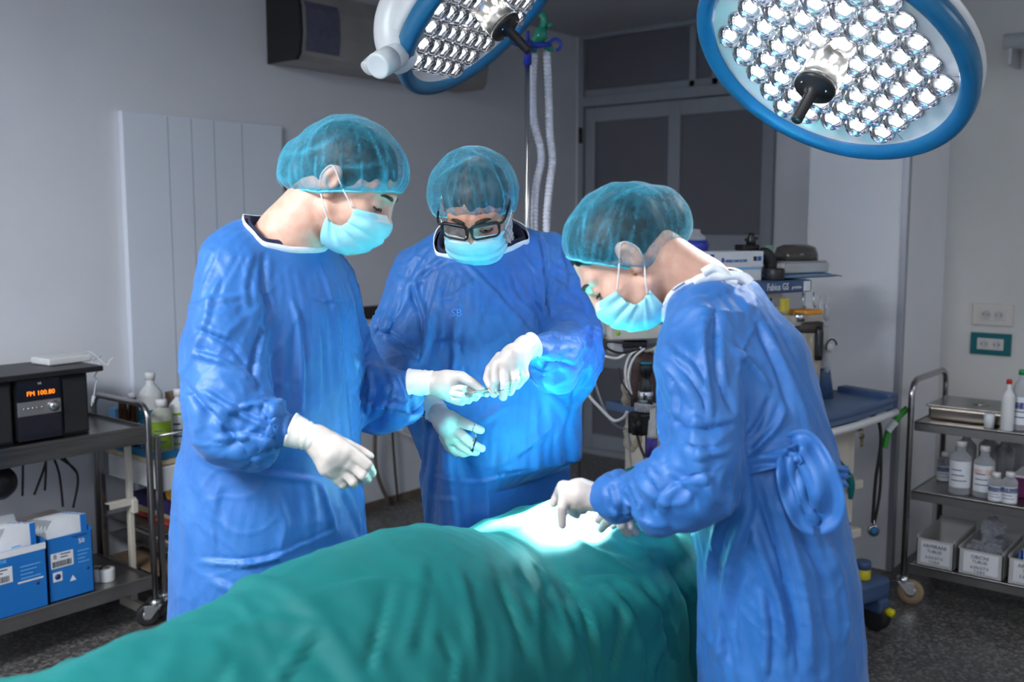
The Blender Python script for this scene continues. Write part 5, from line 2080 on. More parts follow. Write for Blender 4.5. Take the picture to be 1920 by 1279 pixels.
# clear and white lines
lines = [('thick white gas line looping low between the surgeon and the vaporiser', [(1085, 690, 3.3), (1100, 735, 3.3), (1125, 765, 3.3), (1150, 788, 3.3), (1168, 784, 3.26), (1176, 772, 3.24)], .0055, M['loop']),
         ('thin clear line following the thick white line', [(1112, 672, 3.35), (1116, 720, 3.35), (1145, 788, 3.36), (1180, 806, 3.42), (1215, 800, 3.44)], .004, M['clear']),
         ('white sample line arching left of the bag, outermost', [(1202, 652, 3.42), (1180, 668, 3.4), (1172, 700, 3.4), (1178, 735, 3.38)], .0042, M['loop']),
         ('white sample line arching left of the bag, innermost', [(1208, 654, 3.42), (1188, 672, 3.4), (1178, 705, 3.4), (1184, 740, 3.38)], .0042, M['loop']),
         ('pale line from the surgeon sleeve to the monitor mount', [(1095, 640, 3.4), (1125, 664, 3.42), (1155, 672, 3.44), (1172, 664, 3.44)], .005, M['loop']),
         ('black monitor lead looping around the mount', [(1200, 654, 3.33), (1165, 662, 3.31), (1140, 654, 3.30), (1138, 642, 3.31), (1160, 642, 3.30), (1185, 645, 3.31)], .004, M['rubber']),
         ('thin black lead hanging from the mount to the vaporiser', [(1160, 690, 3.38), (1166, 715, 3.36), (1185, 745, 3.34), (1190, 765, 3.32)], .003, M['rubber']),
         ('black cable running down beside the surgeon', [(1098, 690, 3.5), (1090, 760, 3.5), (1086, 830, 3.5), (1086, 900, 3.5)], .005, M['rubber']),
         ('olive hose curving below the vaporiser', [(1192, 800, 3.32), (1198, 830, 3.32), (1210, 860, 3.3)], .005, M['skirting']),
         ('thin grey line dropping behind the white bag', [(1178, 800, 3.36), (1180, 840, 3.36), (1184, 880, 3.36)], .0035, M['mach_grey'])]
for lab, pts, r, mt in lines:
    o = MB().tube(spline([Q(x, y, f) for x, y, f in pts], 8), r, 8).build('gas_line', mt)
    tag(o, lab, 'tube')
# pale empty breathing bag below
eb = thing('empty_bag', 'limp pale plastic bag hanging below the vaporiser', 'bag', Q(1190, 810, 3.4))
for (lab, pix, w) in (('bag_neck', [(1180, 690), (1174, 730), (1176, 760)], .016), ('bag_body', [(1186, 775), (1176, 810), (1180, 840), (1195, 830), (1204, 790)], .013)):
    P_ = spline([Q(x, y, 3.52) for x, y in pix], 8)
    MB().tube(P_, [w * (1 + .25 * math.sin(i * 1.1)) for i in range(len(P_))], 12).build(lab, glassy('bag_film', (.62, .56, .46), .25, .45), eb)
# stethoscope on the end of the machine
st = thing('stethoscope', 'black stethoscope with blue chestpiece hanging from the machine work top', 'stethoscope', mp(sR, .1, ZT))
fS = 3.86
P_ = spline([Q(1632, 778, fS - .03), Q(1646, 785, fS), Q(1652, 820, fS), Q(1648, 860, fS), Q(1642, 900, fS), Q(1636, 980, fS)], 8)
MB().tube(P_, .0070, 10).build('tubing', M['rubber'], st)
P_ = spline([Q(1636, 776, fS + .04), Q(1650, 800, fS + .02), Q(1652, 850, fS + .01), Q(1650, 920, fS), Q(1640, 980, fS)], 8)
MB().tube(P_, .0060, 10).build('tubing', M['rubber'], st)
q = Q(1638, 995, fS)
MB().lathe([(0, -.008), (.018, -.007), (.024, -.002), (.024, .004), (.019, .006)], q, -FH, 26).build('chestpiece', M['steel'], st)
MB().lathe([(.0, .0055), (.019, .006), (.008, .008), (0, .008)], q, -FH, 24).build('diaphragm', principled('diaphragm_blue', (.03, .16, .33), .3), st)
MB().tube([Q(1638, 975, fS), q + [0, 0, .012]], .006, 10).build('stem', M['steel'], st)
# yellow pot with blue lid on the base
q = mp(ms(1619, 1055, -.07)[0], -.07, .2155)
yp = thing('yellow_pot', 'small yellow pot with dark blue lid on the machine base', 'pot', q)
MB().lathe([(0, 0), (.027, 0), (.028, .003), (.028, .042)], q, (0, 0, 1), 24).build('pot', principled('pot_yellow', (.55, .46, .0), .4), yp)
MB().lathe([(.029, .040), (.029, .066), (.027, .069), (0, .069)], q, (0, 0, 1), 24).build('lid', M['mach_blue'], yp)
# ------------------------------------------------------------------ right trolley
RX0, RX1, RY1, RY0 = 4.10, 4.56, 1.275, .30
tr_ = thing('supply_trolley', 'three-tier stainless supply trolley at the right edge', 'trolley', ((RX0 + RX1) / 2, (RY0 + RY1) / 2, 0))
for z, nm in ((.762, 'top_shelf'), (.475, 'middle_shelf'), (.165, 'bottom_shelf')):
    tray(RX0 + .01, RX1 - .01, RY0, RY1 - .012, z, .04, up=.004).build(nm, M['steel_d'], tr_)
for y in (RY1, RY0 - .012):
    pts = [(RX0, y, .10), (RX0, y, .86)] + [(RX0 + .07 * (1 - math.cos(a)), y, .86 + .07 * math.sin(a)) for a in np.linspace(.2, PI / 2, 6)]
    pts += [(RX1 - .07 * (1 - math.sin(a)), y, .86 + .07 * math.cos(a)) for a in np.linspace(0, PI / 2 - .2, 6)] + [(RX1, y, .86), (RX1, y, .10)]
    MB().tube(pts, .0125, 12).build('end_frame', M['tube'], tr_)
M['tan_wheel'] = principled('tan_tyre', (.30, .21, .13), .5)
for x, y, yw in ((RX0, RY1, -1.2), (RX1, RY1, .5), (RX0, RY0, -1), (RX1, RY0, .3)):
    caster(tr_, (x, y, .125), yw, .052, M['tan_wheel'])
rz = .763


def oz(px, py, z):
    return onz(px, py, z)


# steel instrument tray with lid
cA = (oz(1722, 775, rz) + oz(1862, 785, rz)) / 2
it = thing('instrument_tray', 'lidded steel instrument tray on top of the supply trolley', 'tray', (4.30, 1.10, rz))
yc = 1.088
M['tray_steel'] = noise_mat('amber_steel', (.42, .36, .30), (.52, .46, .40), 3, .25, metal=1.0)
MB().b(4.20, 4.46, yc - .135, yc + .15, rz + .001, rz + .055, 0, .010).build('tray_body', M['tray_steel'], it)
MB().b(4.192, 4.468, yc - .143, yc + .158, rz + .055, rz + .063, 0, .004).build('lid', M['steel_b'], it)
MB().lathe([(.0, .0), (.030, .0), (.032, .002), (.026, .004), (0, .001)], (4.33, yc - .02, rz + .063), (0, 0, 1), 24).build('lid_recess', M['tray_steel'], it)


def rbottle(label, px, pyb, z, **kw):
    c = np.array([pyb, onax(px, 780, 0, pyb)[1], z])
    return bottle(label, c, **kw)


q = np.array([4.16, onax(1855, 790, 0, 4.16)[1], rz + .001])
o = MB().lathe([(.0, 0), (.018, 0), (.0205, .052), (.019, .054), (.017, .052), (.015, .003), (0, .003)], q, (0, 0, 1), 22)
tag(o.build('paper_cup', M['white_card']), 'small white cup beside the steel instrument tray', 'cup')
rbottle('white bottle with red nozzle cap on the supply trolley', 1889, 4.15, rz + .001, r=.024, h=.20, body=M['white_pl'], cap=M['red_cap'], neck=.36, shoulder=.66, cap_h=.085, lines=0)
rbottle('tall clear bottle with green cap and dark printed label at the right edge', 1914, 4.20, rz + .001, r=.030, h=.235, body=M['clear'], cap=M['green_cap'], neck=.45, shoulder=.70, labels=[(.10, .56, M['white_card'], 150), (.36, .47, M['ink_navy'], 110)], cap_h=.08)
q = oz(1926, 800, rz + .001)
o = MB().lathe([(.0, 0), (.024, 0), (.024, .022), (.019, .03), (0, .03)], q, (0, 0, 1), 20)
tag(o.build('cream_pot', M['mach_cream']), 'low cream pot at the right edge of the supply trolley', 'pot')
# middle shelf
zm = .4755
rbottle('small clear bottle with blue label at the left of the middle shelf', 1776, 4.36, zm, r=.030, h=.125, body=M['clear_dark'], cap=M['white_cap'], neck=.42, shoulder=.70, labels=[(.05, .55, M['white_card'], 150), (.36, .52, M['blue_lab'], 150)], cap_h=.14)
rbottle('large clear bottle with white label on the middle shelf', 1806, 4.20, zm, r=.042, h=.215, body=M['clear'], cap=M['white_cap'], neck=.40, shoulder=.66, labels=[(.14, .64, M['white_card'], 140)], cap_h=.10)
rbottle('large clear bottle with orange striped label on the middle shelf', 1851, 4.21, zm, r=.040, h=.205, body=M['clear'], cap=M['white_cap'], neck=.40, shoulder=.66, labels=[(.12, .64, M['white_card'], 140), (.46, .56, M['orange_lab'], 142)], cap_h=.10)
rbottle('small bottle with blue label in front of the purple edged box, left one', 1875, 4.165, zm, r=.027, h=.115, body=M['clear'], cap=M['white_cap'], neck=.5, shoulder=.68, labels=[(.05, .55, M['white_card'], 150), (.36, .52, M['blue_lab'], 150)], cap_h=.16)
rbottle('small bottle with blue label in front of the purple edged box, right one', 1901, 4.165, zm, r=.029, h=.125, body=M['clear'], cap=M['white_cap'], neck=.5, shoulder=.68, labels=[(.05, .55, M['white_card'], 150), (.36, .52, M['blue_lab'], 150)], cap_h=.16)
for i, (x, y) in enumerate(((4.40, 1.135), (4.46, 1.06), (4.40, .985), (4.50, .965))):
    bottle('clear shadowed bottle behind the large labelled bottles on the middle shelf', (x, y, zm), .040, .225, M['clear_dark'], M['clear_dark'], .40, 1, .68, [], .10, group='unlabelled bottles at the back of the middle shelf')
pb_ = thing('purple_box', 'white box with purple edges lying on the middle shelf at right', 'box', (4.33, .86, zm))
MB().b(4.27, 4.45, .70, .925, zm, zm + .082, 0, .003).build('box_body', principled('box_purple', (.20, .03, .14), .5), pb_)
MB().b(4.268, 4.452, .698, .927, zm + .082, zm + .090, 0, .002).build('box_lid', M['white_card'], pb_)
# bins on the bottom shelf
zb_ = .166
M['bin'] = noise_mat('grey_card', (.46, .46, .46), (.54, .54, .53), 8, .7)
texts = [('ARMIRANI', 'TUBUSI', '6.0/6.5/7.0', '7.5/8.0'), ('OBICNI', 'TUBUSI', '6.0/6.5/7.0', '7.5/8.0'), ('ARMIRANI', 'TUBUSI', '5.0  5.5  6.0', ''), ('ARMIRANI', 'TUBUSI', '', '')]
ycur = 1.235
labs = ['grey bin nearest the trolley end frame, marked for wired tubes', 'grey bin full of clear bags, second from the trolley end frame', 'grey bin with blue and white packets, third from the trolley end frame', 'grey bin cut by the right edge of the picture']
bins = []
for i, w in enumerate((.145, .165, .165, .15)):
    y1, y0 = ycur, ycur - w
    ycur = y0 - .018
    xf = RX0 + .025
    t = thing('storage_bin', labs[i], 'bin', (xf + .15, (y0 + y1) / 2, zb_))
    h = .105 if i else .115
    mb = MB()
    mb.b(xf, xf + .004, y0, y1, zb_, zb_ + h, 0).b(xf + .31, xf + .314, y0, y1, zb_, zb_ + h + .02, 0)
    mb.b(xf, xf + .314, y0, y0 + .004, zb_, zb_ + h + .01).b(xf, xf + .314, y1 - .004, y1, zb_, zb_ + h + .01).b(xf, xf + .314, y0, y1, zb_, zb_ + .004)
    mb.build('bin_body', M['bin'], t)
    lb = MB().b(xf - .001, xf, y0 + w * .10, y1 - w * .12, zb_ + h * .14, zb_ + h * .93).build('bin_label', M['white_card'], t)
    for j, (s, sz, vv) in enumerate(zip(texts[i], (.021, .018, .017, .016), (.76, .58, .36, .20))):
        if s:
            text_mesh(s, sz, frame_matrix((xf - .0011, (y0 + y1) / 2 + .002, zb_ + h * vv), (0, -1, 0), (0, 0, 1), (-1, 0, 0)), M['ink'], lb, 'bin_lettering', sx=.95)
    bins.append((xf, y0, y1, h))


def wad(label, c, sx, sy, sz, mat, seed, grp='clear plastic bags heaped in the bins'):
    """crumpled clear bag"""
    n = 20
    rg = np.random.default_rng(seed)
    vs = []
    for i in range(n):
        for j in range(n):
            th_ = PI * (i + .01) / (n - 1 + .02)
            ph = 2 * PI * j / n
            vs.append([math.sin(th_) * math.cos(ph), math.sin(th_) * math.sin(ph), math.cos(th_)])
    vs = np.array(vs)
    d = 1 + .28 * (1 - np.abs(rough_noise(vs, seed, 2.6)) * 2.4) + .12 * rough_noise(vs, seed + 1, 7)
    V = np.asarray(c) + vs * d[:, None] * [sx, sy, sz]
    V[:, 2] = np.maximum(V[:, 2], c[2] - sz * .8)
    fs = [(i * n + j, i * n + (j + 1) % n, (i + 1) * n + (j + 1) % n, (i + 1) * n + j) for i in range(n - 1) for j in range(n)]
    o = mesh_obj('plastic_bag', V, fs, mat, smooth=False)
    return tag(o, label, 'bag', grp)


M['film'] = glassy('bag_clear_film', (.72, .74, .80), .08, .08)
xf, y0, y1, h = bins[1]
for i, (dx, dy, dz, s) in enumerate(((.065, .05, .085, .036), (.07, .115, .085, .036), (.15, .08, .085, .048), (.245, .085, .085, .042), (.15, .08, .172, .040))):
    wad('crumpled clear plastic bag heaped in the second bin', (xf + dx, y0 + dy, zb_ + dz), s, s * .95, s, M['film'], 40 + i)
xf, y0, y1, h = bins[2]
for i, (dx, dy, dz, s) in enumerate(((.15, .125, .07, .034), (.15, .045, .075, .036), (.235, .085, .085, .045), (.16, .085, .155, .042))):
    wad('crumpled clear plastic bag among the packets in the third bin', (xf + dx, y0 + dy, zb_ + dz + .006), s * .9, s * .85, s * .9, M['film'], 60 + i)
pk = [M['white_card'], M['lightblue'], M['white_pl'], M['blue_lab'], M['white_card'], M['white_pl'], M['blue_lab']]
for i in range(7):
    q = (xf + .045 + .012 * (i % 2), y0 + .030 + .017 * i, zb_ + .075 + .008 * ((i * 5) % 3))
    o = MB().box(q, (.05, .009, .10), Matrix.Rotation(.06 * math.sin(i * 2.1), 3, 'X') @ Matrix.Rotation(.2, 3, 'Y'), bev=.003)
    col = ('white', 'pale blue', 'white', 'dark blue', 'white', 'white', 'dark blue')[i]
    tag(o.build('sachet', pk[i]), '%s packet standing upright in the third bin' % col, 'packet', '%s packets in the third bin' % col)
wad('crumpled clear plastic bag heaped in the bin at the right edge', (bins[3][0] + .1, bins[3][1] + .08, zb_ + .085), .05, .045, .055, M['film'], 71)
# green strap tied at the handle
gs_ = thing('green_strap', 'green strap with a white tag tied to the end of the supply trolley', 'strap', (RX0, RY1, .8))
M['strap'] = principled('strap_green', (.03, .33, .03), .45)


def ribbon(name, pix, f, w, mat, parent, n=8, fold=0.0, seed=1):
    """cloth band through pixels; fold gives lengthwise creases and a ragged width"""
    P_ = spline([Q(*p, f) if len(p) == 2 else Q(*p) for p in pix], n)
    m = 9 if fold else 2
    rg = np.random.default_rng(seed)
    ph = rg.uniform(0, 6, 4)
    vs = []
    for i, p in enumerate(P_):
        s_ = i / (len(P_) - 1)
        t = unit(P_[min(i + 1, len(P_) - 1)] - P_[max(i - 1, 0)])
        view = unit(p - CAM)
        v = unit(np.cross(t, view))
        nr = np.cross(v, t)
        ww = w * (1 + (.35 * math.sin(5 * s_ + ph[0]) * fold * 40 if fold else 0))
        for j in range(m):
            u = j / (m - 1) - .5
            z = fold * (math.sin(9 * u + ph[1] + 2.5 * s_) + .7 * abs(math.sin(14 * u + ph[2] - 4 * s_)) + .5 * math.sin(17 * s_ + 5 * u + ph[3])) if fold else 0
            vs.append(p + v * (u * ww) + nr * z)
    fs = [(m * i + j, m * i + j + 1, m * (i + 1) + j + 1, m * (i + 1) + j) for i in range(len(P_) - 1) for j in range(m - 1)]
    o = mesh_obj(name, vs, fs, mat, parent)
    sd = o.modifiers.new('t', 'SOLIDIFY')
    sd.thickness = .0012
    sd.offset = 0
    return o


ribbon('strap_band', [(1702, 765), (1686, 780), (1676, 795)], 4.0, .026, M['strap'], gs_)
ribbon('strap_tail', [(1668, 800), (1661, 825), (1658, 840)], 3.98, .024, M['strap'], gs_)
ribbon('white_tag', [(1680, 790), (1672, 798), (1664, 808)], 3.97, .030, M['white_card'], gs_)

# sockets on the far right wall
M['sock_white'] = principled('socket_white', (.58, .56, .53), .4)
M['sock_teal'] = principled('socket_teal', (.0, .12, .14), .3)
for lab, px, py, mt in (('cream double wall socket on the right wall', 1862, 590, M['sock_white']), ('teal framed double wall socket below the cream one', 1858, 645, M['sock_teal'])):
    c = onax(px, py, 0, XB)
    t = thing('wall_socket', lab, 'socket', c)
    MB().b(XB - .012, XB - .0005, c[1] - .090, c[1] + .090, c[2] - .052, c[2] + .052, 0, .004).build('socket_frame', mt, t)
    MB().b(XB - .015, XB - .011, c[1] - .058, c[1] + .058, c[2] - .027, c[2] + .027, 0, .002).build('socket_plate', M['sock_white'], t)
    for s in (-1, 1):
        w = MB().lathe([(.021, 0), (.021, .0025), (.018, .003), (.017, -.0), (.0, -.0)], (XB - .0152, c[1] + s * .028, c[2]), (-1, 0, 0), 20).build('outlet', M['sock_white'], t)
        MB().lathe([(.0, .0012), (.0165, .0012)], (XB - .0152, c[1] + s * .028, c[2]), (-1, 0, 0), 20, cap=False).build('outlet_well', M['mach_grey'], w)
        for d in (-1, 1):
            MB().lathe([(.003, 0), (.003, .0035), (0, .0035)], (XB - .0152, c[1] + s * .028 + d * .0095, c[2]), (-1, 0, 0), 8).build('pin_hole', M['black'], w)
# pipe bracket high on the right wall
pbk = thing('wall_pipe', 'pale pipe on a wall bracket high at the right edge', 'pipe', onax(1890, 80, 0, XB - .15))
a = onax(1882, 79, 0, XB - .16)
MB().lathe([(.0, 0), (.034, 0), (.034, .5), (0, .5)], a, (.1, -1, 0), 22).build('pipe', M['mach_grey'], pbk)
for dy in (.03, .20):
    MB().b(XB - .17, XB - .001, a[1] - dy - .008, a[1] - dy + .008, a[2] - .10, a[2] - .02, 0, .003).build('bracket_arm', M['mach_grey'], pbk)
# ------------------------------------------------------------------ surgical lamps
M['lamp_white'] = noise_mat('lamp_white', (.62, .65, .67), (.68, .71, .73), 4, .35)
M['lamp_blue'] = noise_mat('lamp_blue_rim', (.008, .125, .27), (.012, .145, .30), 6, .32)
M['lamp_face'] = noise_mat('lamp_face', (.62, .60, .60), (.72, .70, .70), 8, .25)
M['chip'] = bpy.data.materials.new('led_chip')
M['chip'].use_nodes = True
_b = M['chip'].node_tree.nodes['Principled BSDF']
_b.inputs['Emission Color'].default_value = (.95, .98, 1, 1)
_b.inputs['Emission Strength'].default_value = 30.0
M['lens_dome'] = principled('lens_dome', (.92, .94, .97), .04, 0, **{'IOR': 1.45, 'Transmission Weight': 1.0})
M['reflector'] = principled('led_reflector', (.75, .76, .80), .12, 1.0)
M['handle_metal'] = principled('handle_metal', (.62, .58, .52), .28, 1.0)


def surgical_lamp(label, c, n, R=.32, pitch=.0605, spin=0.0):
    c, n = np.asarray(c), unit(n)
    u = unit(np.cross(n, [0.1, .2, 1]))
    v = np.cross(n, u)
    t = thing('surgical_lamp', label, 'surgical lamp', c)

    def w(x, y, z):
        return c + u * x + v * y + n * z
    MB().lathe([(R - .040, -.006), (R - .030, .010), (R - .008, .013), (R, .004), (R + .002, -.012), (R - .004, -.034), (R - .016, -.040)], c, n, 72, cap=False).build('blue_rim', M['lamp_blue'], t)
    MB().lathe([(R - .010, -.036), (R - .004, -.055), (R - .03, -.085), (R - .10, -.115), (R - .20, -.130), (0, -.132)], c, n, 64).build('housing', M['lamp_white'], t)
    MB().lathe([(R - .036, -.006), (R - .041, -.014), (0, -.014)], c, n, 64, cap=False).build('face_plate', M['lamp_face'], t)
    gr = MB()
    for a in (0.3, 1.35, 2.4, 3.45, 4.5, 5.55):
        d = u * math.cos(a) + v * math.sin(a)
        gr.tube([c + d * .245 - n * .0135, c + d * (R - .032) - n * .0135], .0016, 6)
    gr.build('face_seam', M['mach_grey'], t)
    # one lens, then copies
    r = .0295
    mb = MB()
    mb.lathe([(r, -.002), (r * 1.06, .0), (r * 1.06, .003), (r, .004)], (0, 0, 0), (0, 0, 1), 20, 0, cap=False)
    prof = [(r, .003)] + [(r * math.cos(a), .004 + r * .80 * math.sin(a)) for a in np.linspace(.12, PI / 2 - .001, 5)]
    prof[-1] = (0, prof[-1][1])
    k0 = len(mb.s)
    mb.lathe(prof, (0, 0, 0), (0, 0, 1), 12, 1, cap=False)
    mb.s[k0:] = [False] * (len(mb.s) - k0)
    mb.lathe([(r * .97, .0035), (r * .55, .0005), (.009, -.001), (.009, .0)], (0, 0, 0), (0, 0, 1), 12, 2, cap=False)
    mb.lathe([(.0075, .0018), (0, .0018)], (0, 0, 0), (0, 0, 1), 12, 3, cap=False)
    first = None
    a0 = spin
    e1 = (math.cos(a0), math.sin(a0))
    e2 = (math.cos(a0 + PI / 3), math.sin(a0 + PI / 3))
    for i in range(-6, 7):
        for j in range(-6, 7):
            x = (i * e1[0] + j * e2[0]) * pitch
            y = (i * e1[1] + j * e2[1]) * pitch
            rr = math.hypot(x, y)
            if rr > R - .062 or rr < .052:
                continue
            p = w(x, y, -.014)
            Mx = frame_matrix(p, u, v, n)
            if first is None:
                first = mb.build('led_lens', [M['zinc'], M['lens_dome'], M['reflector'], M['chip']], t, local=True)
                first.matrix_parent_inverse = t.matrix_basis.inverted()
                first.matrix_basis = Mx
            else:
                o = first.copy()
                COL.objects.link(o)
                o.parent = t
                o.matrix_parent_inverse = t.matrix_basis.inverted()
                o.matrix_basis = Mx
    h = MB().lathe([(.046, -.014), (.046, .060), (.043, .064)], c, n, 32).build('handle_sleeve', M['handle_metal'], t)
    MB().lathe([(.046, .0645), (.048, .066), (.048, .072), (.044, .080), (.020, .084), (.018, .092), (.0135, .096), (.0125, .165), (.010, .168), (0, .168)], c, n, 28).build('handle_grip', M['black'], t)
    for a in (.5, 2.6, 4.7):
        MB().lathe([(.0025, .0), (.0025, .0845), (0, .0845)], w(.032 * math.cos(a), .032 * math.sin(a), 0), n, 8).build('grip_screw', M['zinc'], t)
    return t, u, v, w


C2, N2 = np.array([2.187, .891, 1.909]), unit([-.591, .167, -.789])
C1, N1 = np.array([2.115, 1.822, 2.138]), unit([.257, -.65, -.716])
l2, u2_, v2_, w2 = surgical_lamp('large round surgical lamp at upper right, its full face of lit lenses showing', C2, N2, spin=.18)
l1, u1_, v1_, w1 = surgical_lamp('round surgical lamp at top centre cut by the frame, above the surgeon', C1, N1, R=.308, spin=.35)
# arms up to the ceiling
back = C2 - N2 * .125
MB().tube(spline([back, back - N2 * .10 + [0, 0, .02], back + [.16, -.02, .22], back + [.16, -.02, .50]], 8), .032, 16).build('arm', M['lamp_white'], l2)
MB().lathe([(.03, .3), (.03, ZC - back[2] - .04), (.10, ZC - back[2] - .03), (.11, ZC - back[2])], back + [.16, -.02, 0], (0, 0, 1), 24).build('ceiling_mount', M['lamp_white'], l2)
# lamp one: yoke, pivot barrels and arm on its left
fl_ = 2.66
yk = MB()
P_ = spline([Q(792, -70, fl_ + .02), Q(752, 0, fl_), Q(738, 50, fl_), Q(742, 92, fl_), Q(760, 118, fl_ + .03)], 8)
yk.tube(P_, [.040 + .012 * math.sin(PI * i / (len(P_) - 1)) for i in range(len(P_))], 16)
yk.build('yoke', M['lamp_white'], l1)
a, b = Q(748, 100, fl_ - .02), Q(707, 125, fl_ - .10)
d = unit(b - a)
L_ = np.linalg.norm(b - a)
MB().lathe([(.030, 0), (.033, .004), (.033, L_ * .45), (.0325, L_ * .46), (.034, L_ * .47), (.034, L_ - .004), (.030, L_), (.024, L_ - .002), (0, L_ - .002)], a, d, 28).build('pivot_barrel', M['lamp_white'], l1)
MB().lathe([(.0342, L_ * .455), (.0342, L_ * .468)], a, d, 28, cap=False).build('barrel_seam', M['dark'], l1)
P_ = [Q(740, 78, fl_ + .03), Q(700, 118, fl_ + .02), Q(688, 130, fl_ + .01)]
MB().tube(spline(P_, 6), [.018] * 6 + [.022] * 6 + [.018], 14).build('rear_pivot', M['lamp_white'], l1)
q = Q(792, -70, fl_ + .02)
MB().tube(spline([q, q + [.02, .02, .15], q + [.12, .02, .32], q + [.12, .02, ZC - q[2] - .03]], 8), .034, 16).build('arm', M['lamp_white'], l1)
MB().lathe([(.10, -.04), (.11, 0)], q + [.12, .02, ZC - q[2]], (0, 0, 1), 24).build('ceiling_mount', M['lamp_white'], l1)
# ------------------------------------------------------------------ operating table and drape
TY0_, TY1_ = .93, 1.45
M['table_pad'] = principled('table_pad', (.02, .02, .022), .5)
ot = thing('operating_table', 'operating table hidden under the green drape between the three people', 'operating table', (1.5, 1.18, 0))
MB().b(.35, 2.24, TY0_ + .03, TY1_ - .03, .78, .855, 0, .02).build('table_pad', M['table_pad'], ot)
MB().b(.38, 2.20, TY0_ + .05, TY1_ - .05, .74, .78, 0, .005).build('table_frame', M['steel_d'], ot)
MB().lathe([(.12, .06), (.11, .5), (.13, .74)], (1.6, 1.18, 0), (0, 0, 1), 24).build('column', M['steel_d'], ot)
MB().b(1.2, 2.0, .96, 1.40, .0, .07, 0, .02).build('foot', M['steel_d'], ot)


def drape_mat():
    m = noise_mat('drape_green', (.003, .118, .117), (.005, .14, .138), 6, .62, .22, 700)
    b = m.node_tree.nodes['Principled BSDF']
    b.inputs['Specular IOR Level'].default_value = .25
    b.inputs['Sheen Weight'].default_value = .12
    b.inputs['Sheen Roughness'].default_value = .5
    b.inputs['Sheen Tint'].default_value = (.2, 1, .95, 1)
    return m


M['drape'] = drape_mat()


def form(p):
    """what lies under the drape: table slab, body, raised legs"""
    q = p.astype(np.float64)

    def box(c, s, r):
        d = np.abs(q - c) - (np.array(s) - r)
        return np.linalg.norm(np.maximum(d, 0), axis=1) + np.minimum(d.max(1), 0) - r
    d = box([1.25, (TY0_ + TY1_) / 2, .60], [1.02, (TY1_ - TY0_) / 2, .285], .05)
    d = smin(d, sd_cone(q, (.10, 1.20, .808), (.95, 1.19, .874), .118, .130), .06)
    d = smin(d, sd_ell(q, (1.10, 1.16, .88), (.30, .19, .148)), .06)
    d = smin(d, sd_cone(q, (1.35, 1.20, .83), (2.2, 1.22, .84), .11, .13), .08)
    d = smin(d, sd_ell(q, (.47, 1.40, .875), (.11, .08, .065)), .05)
    return d


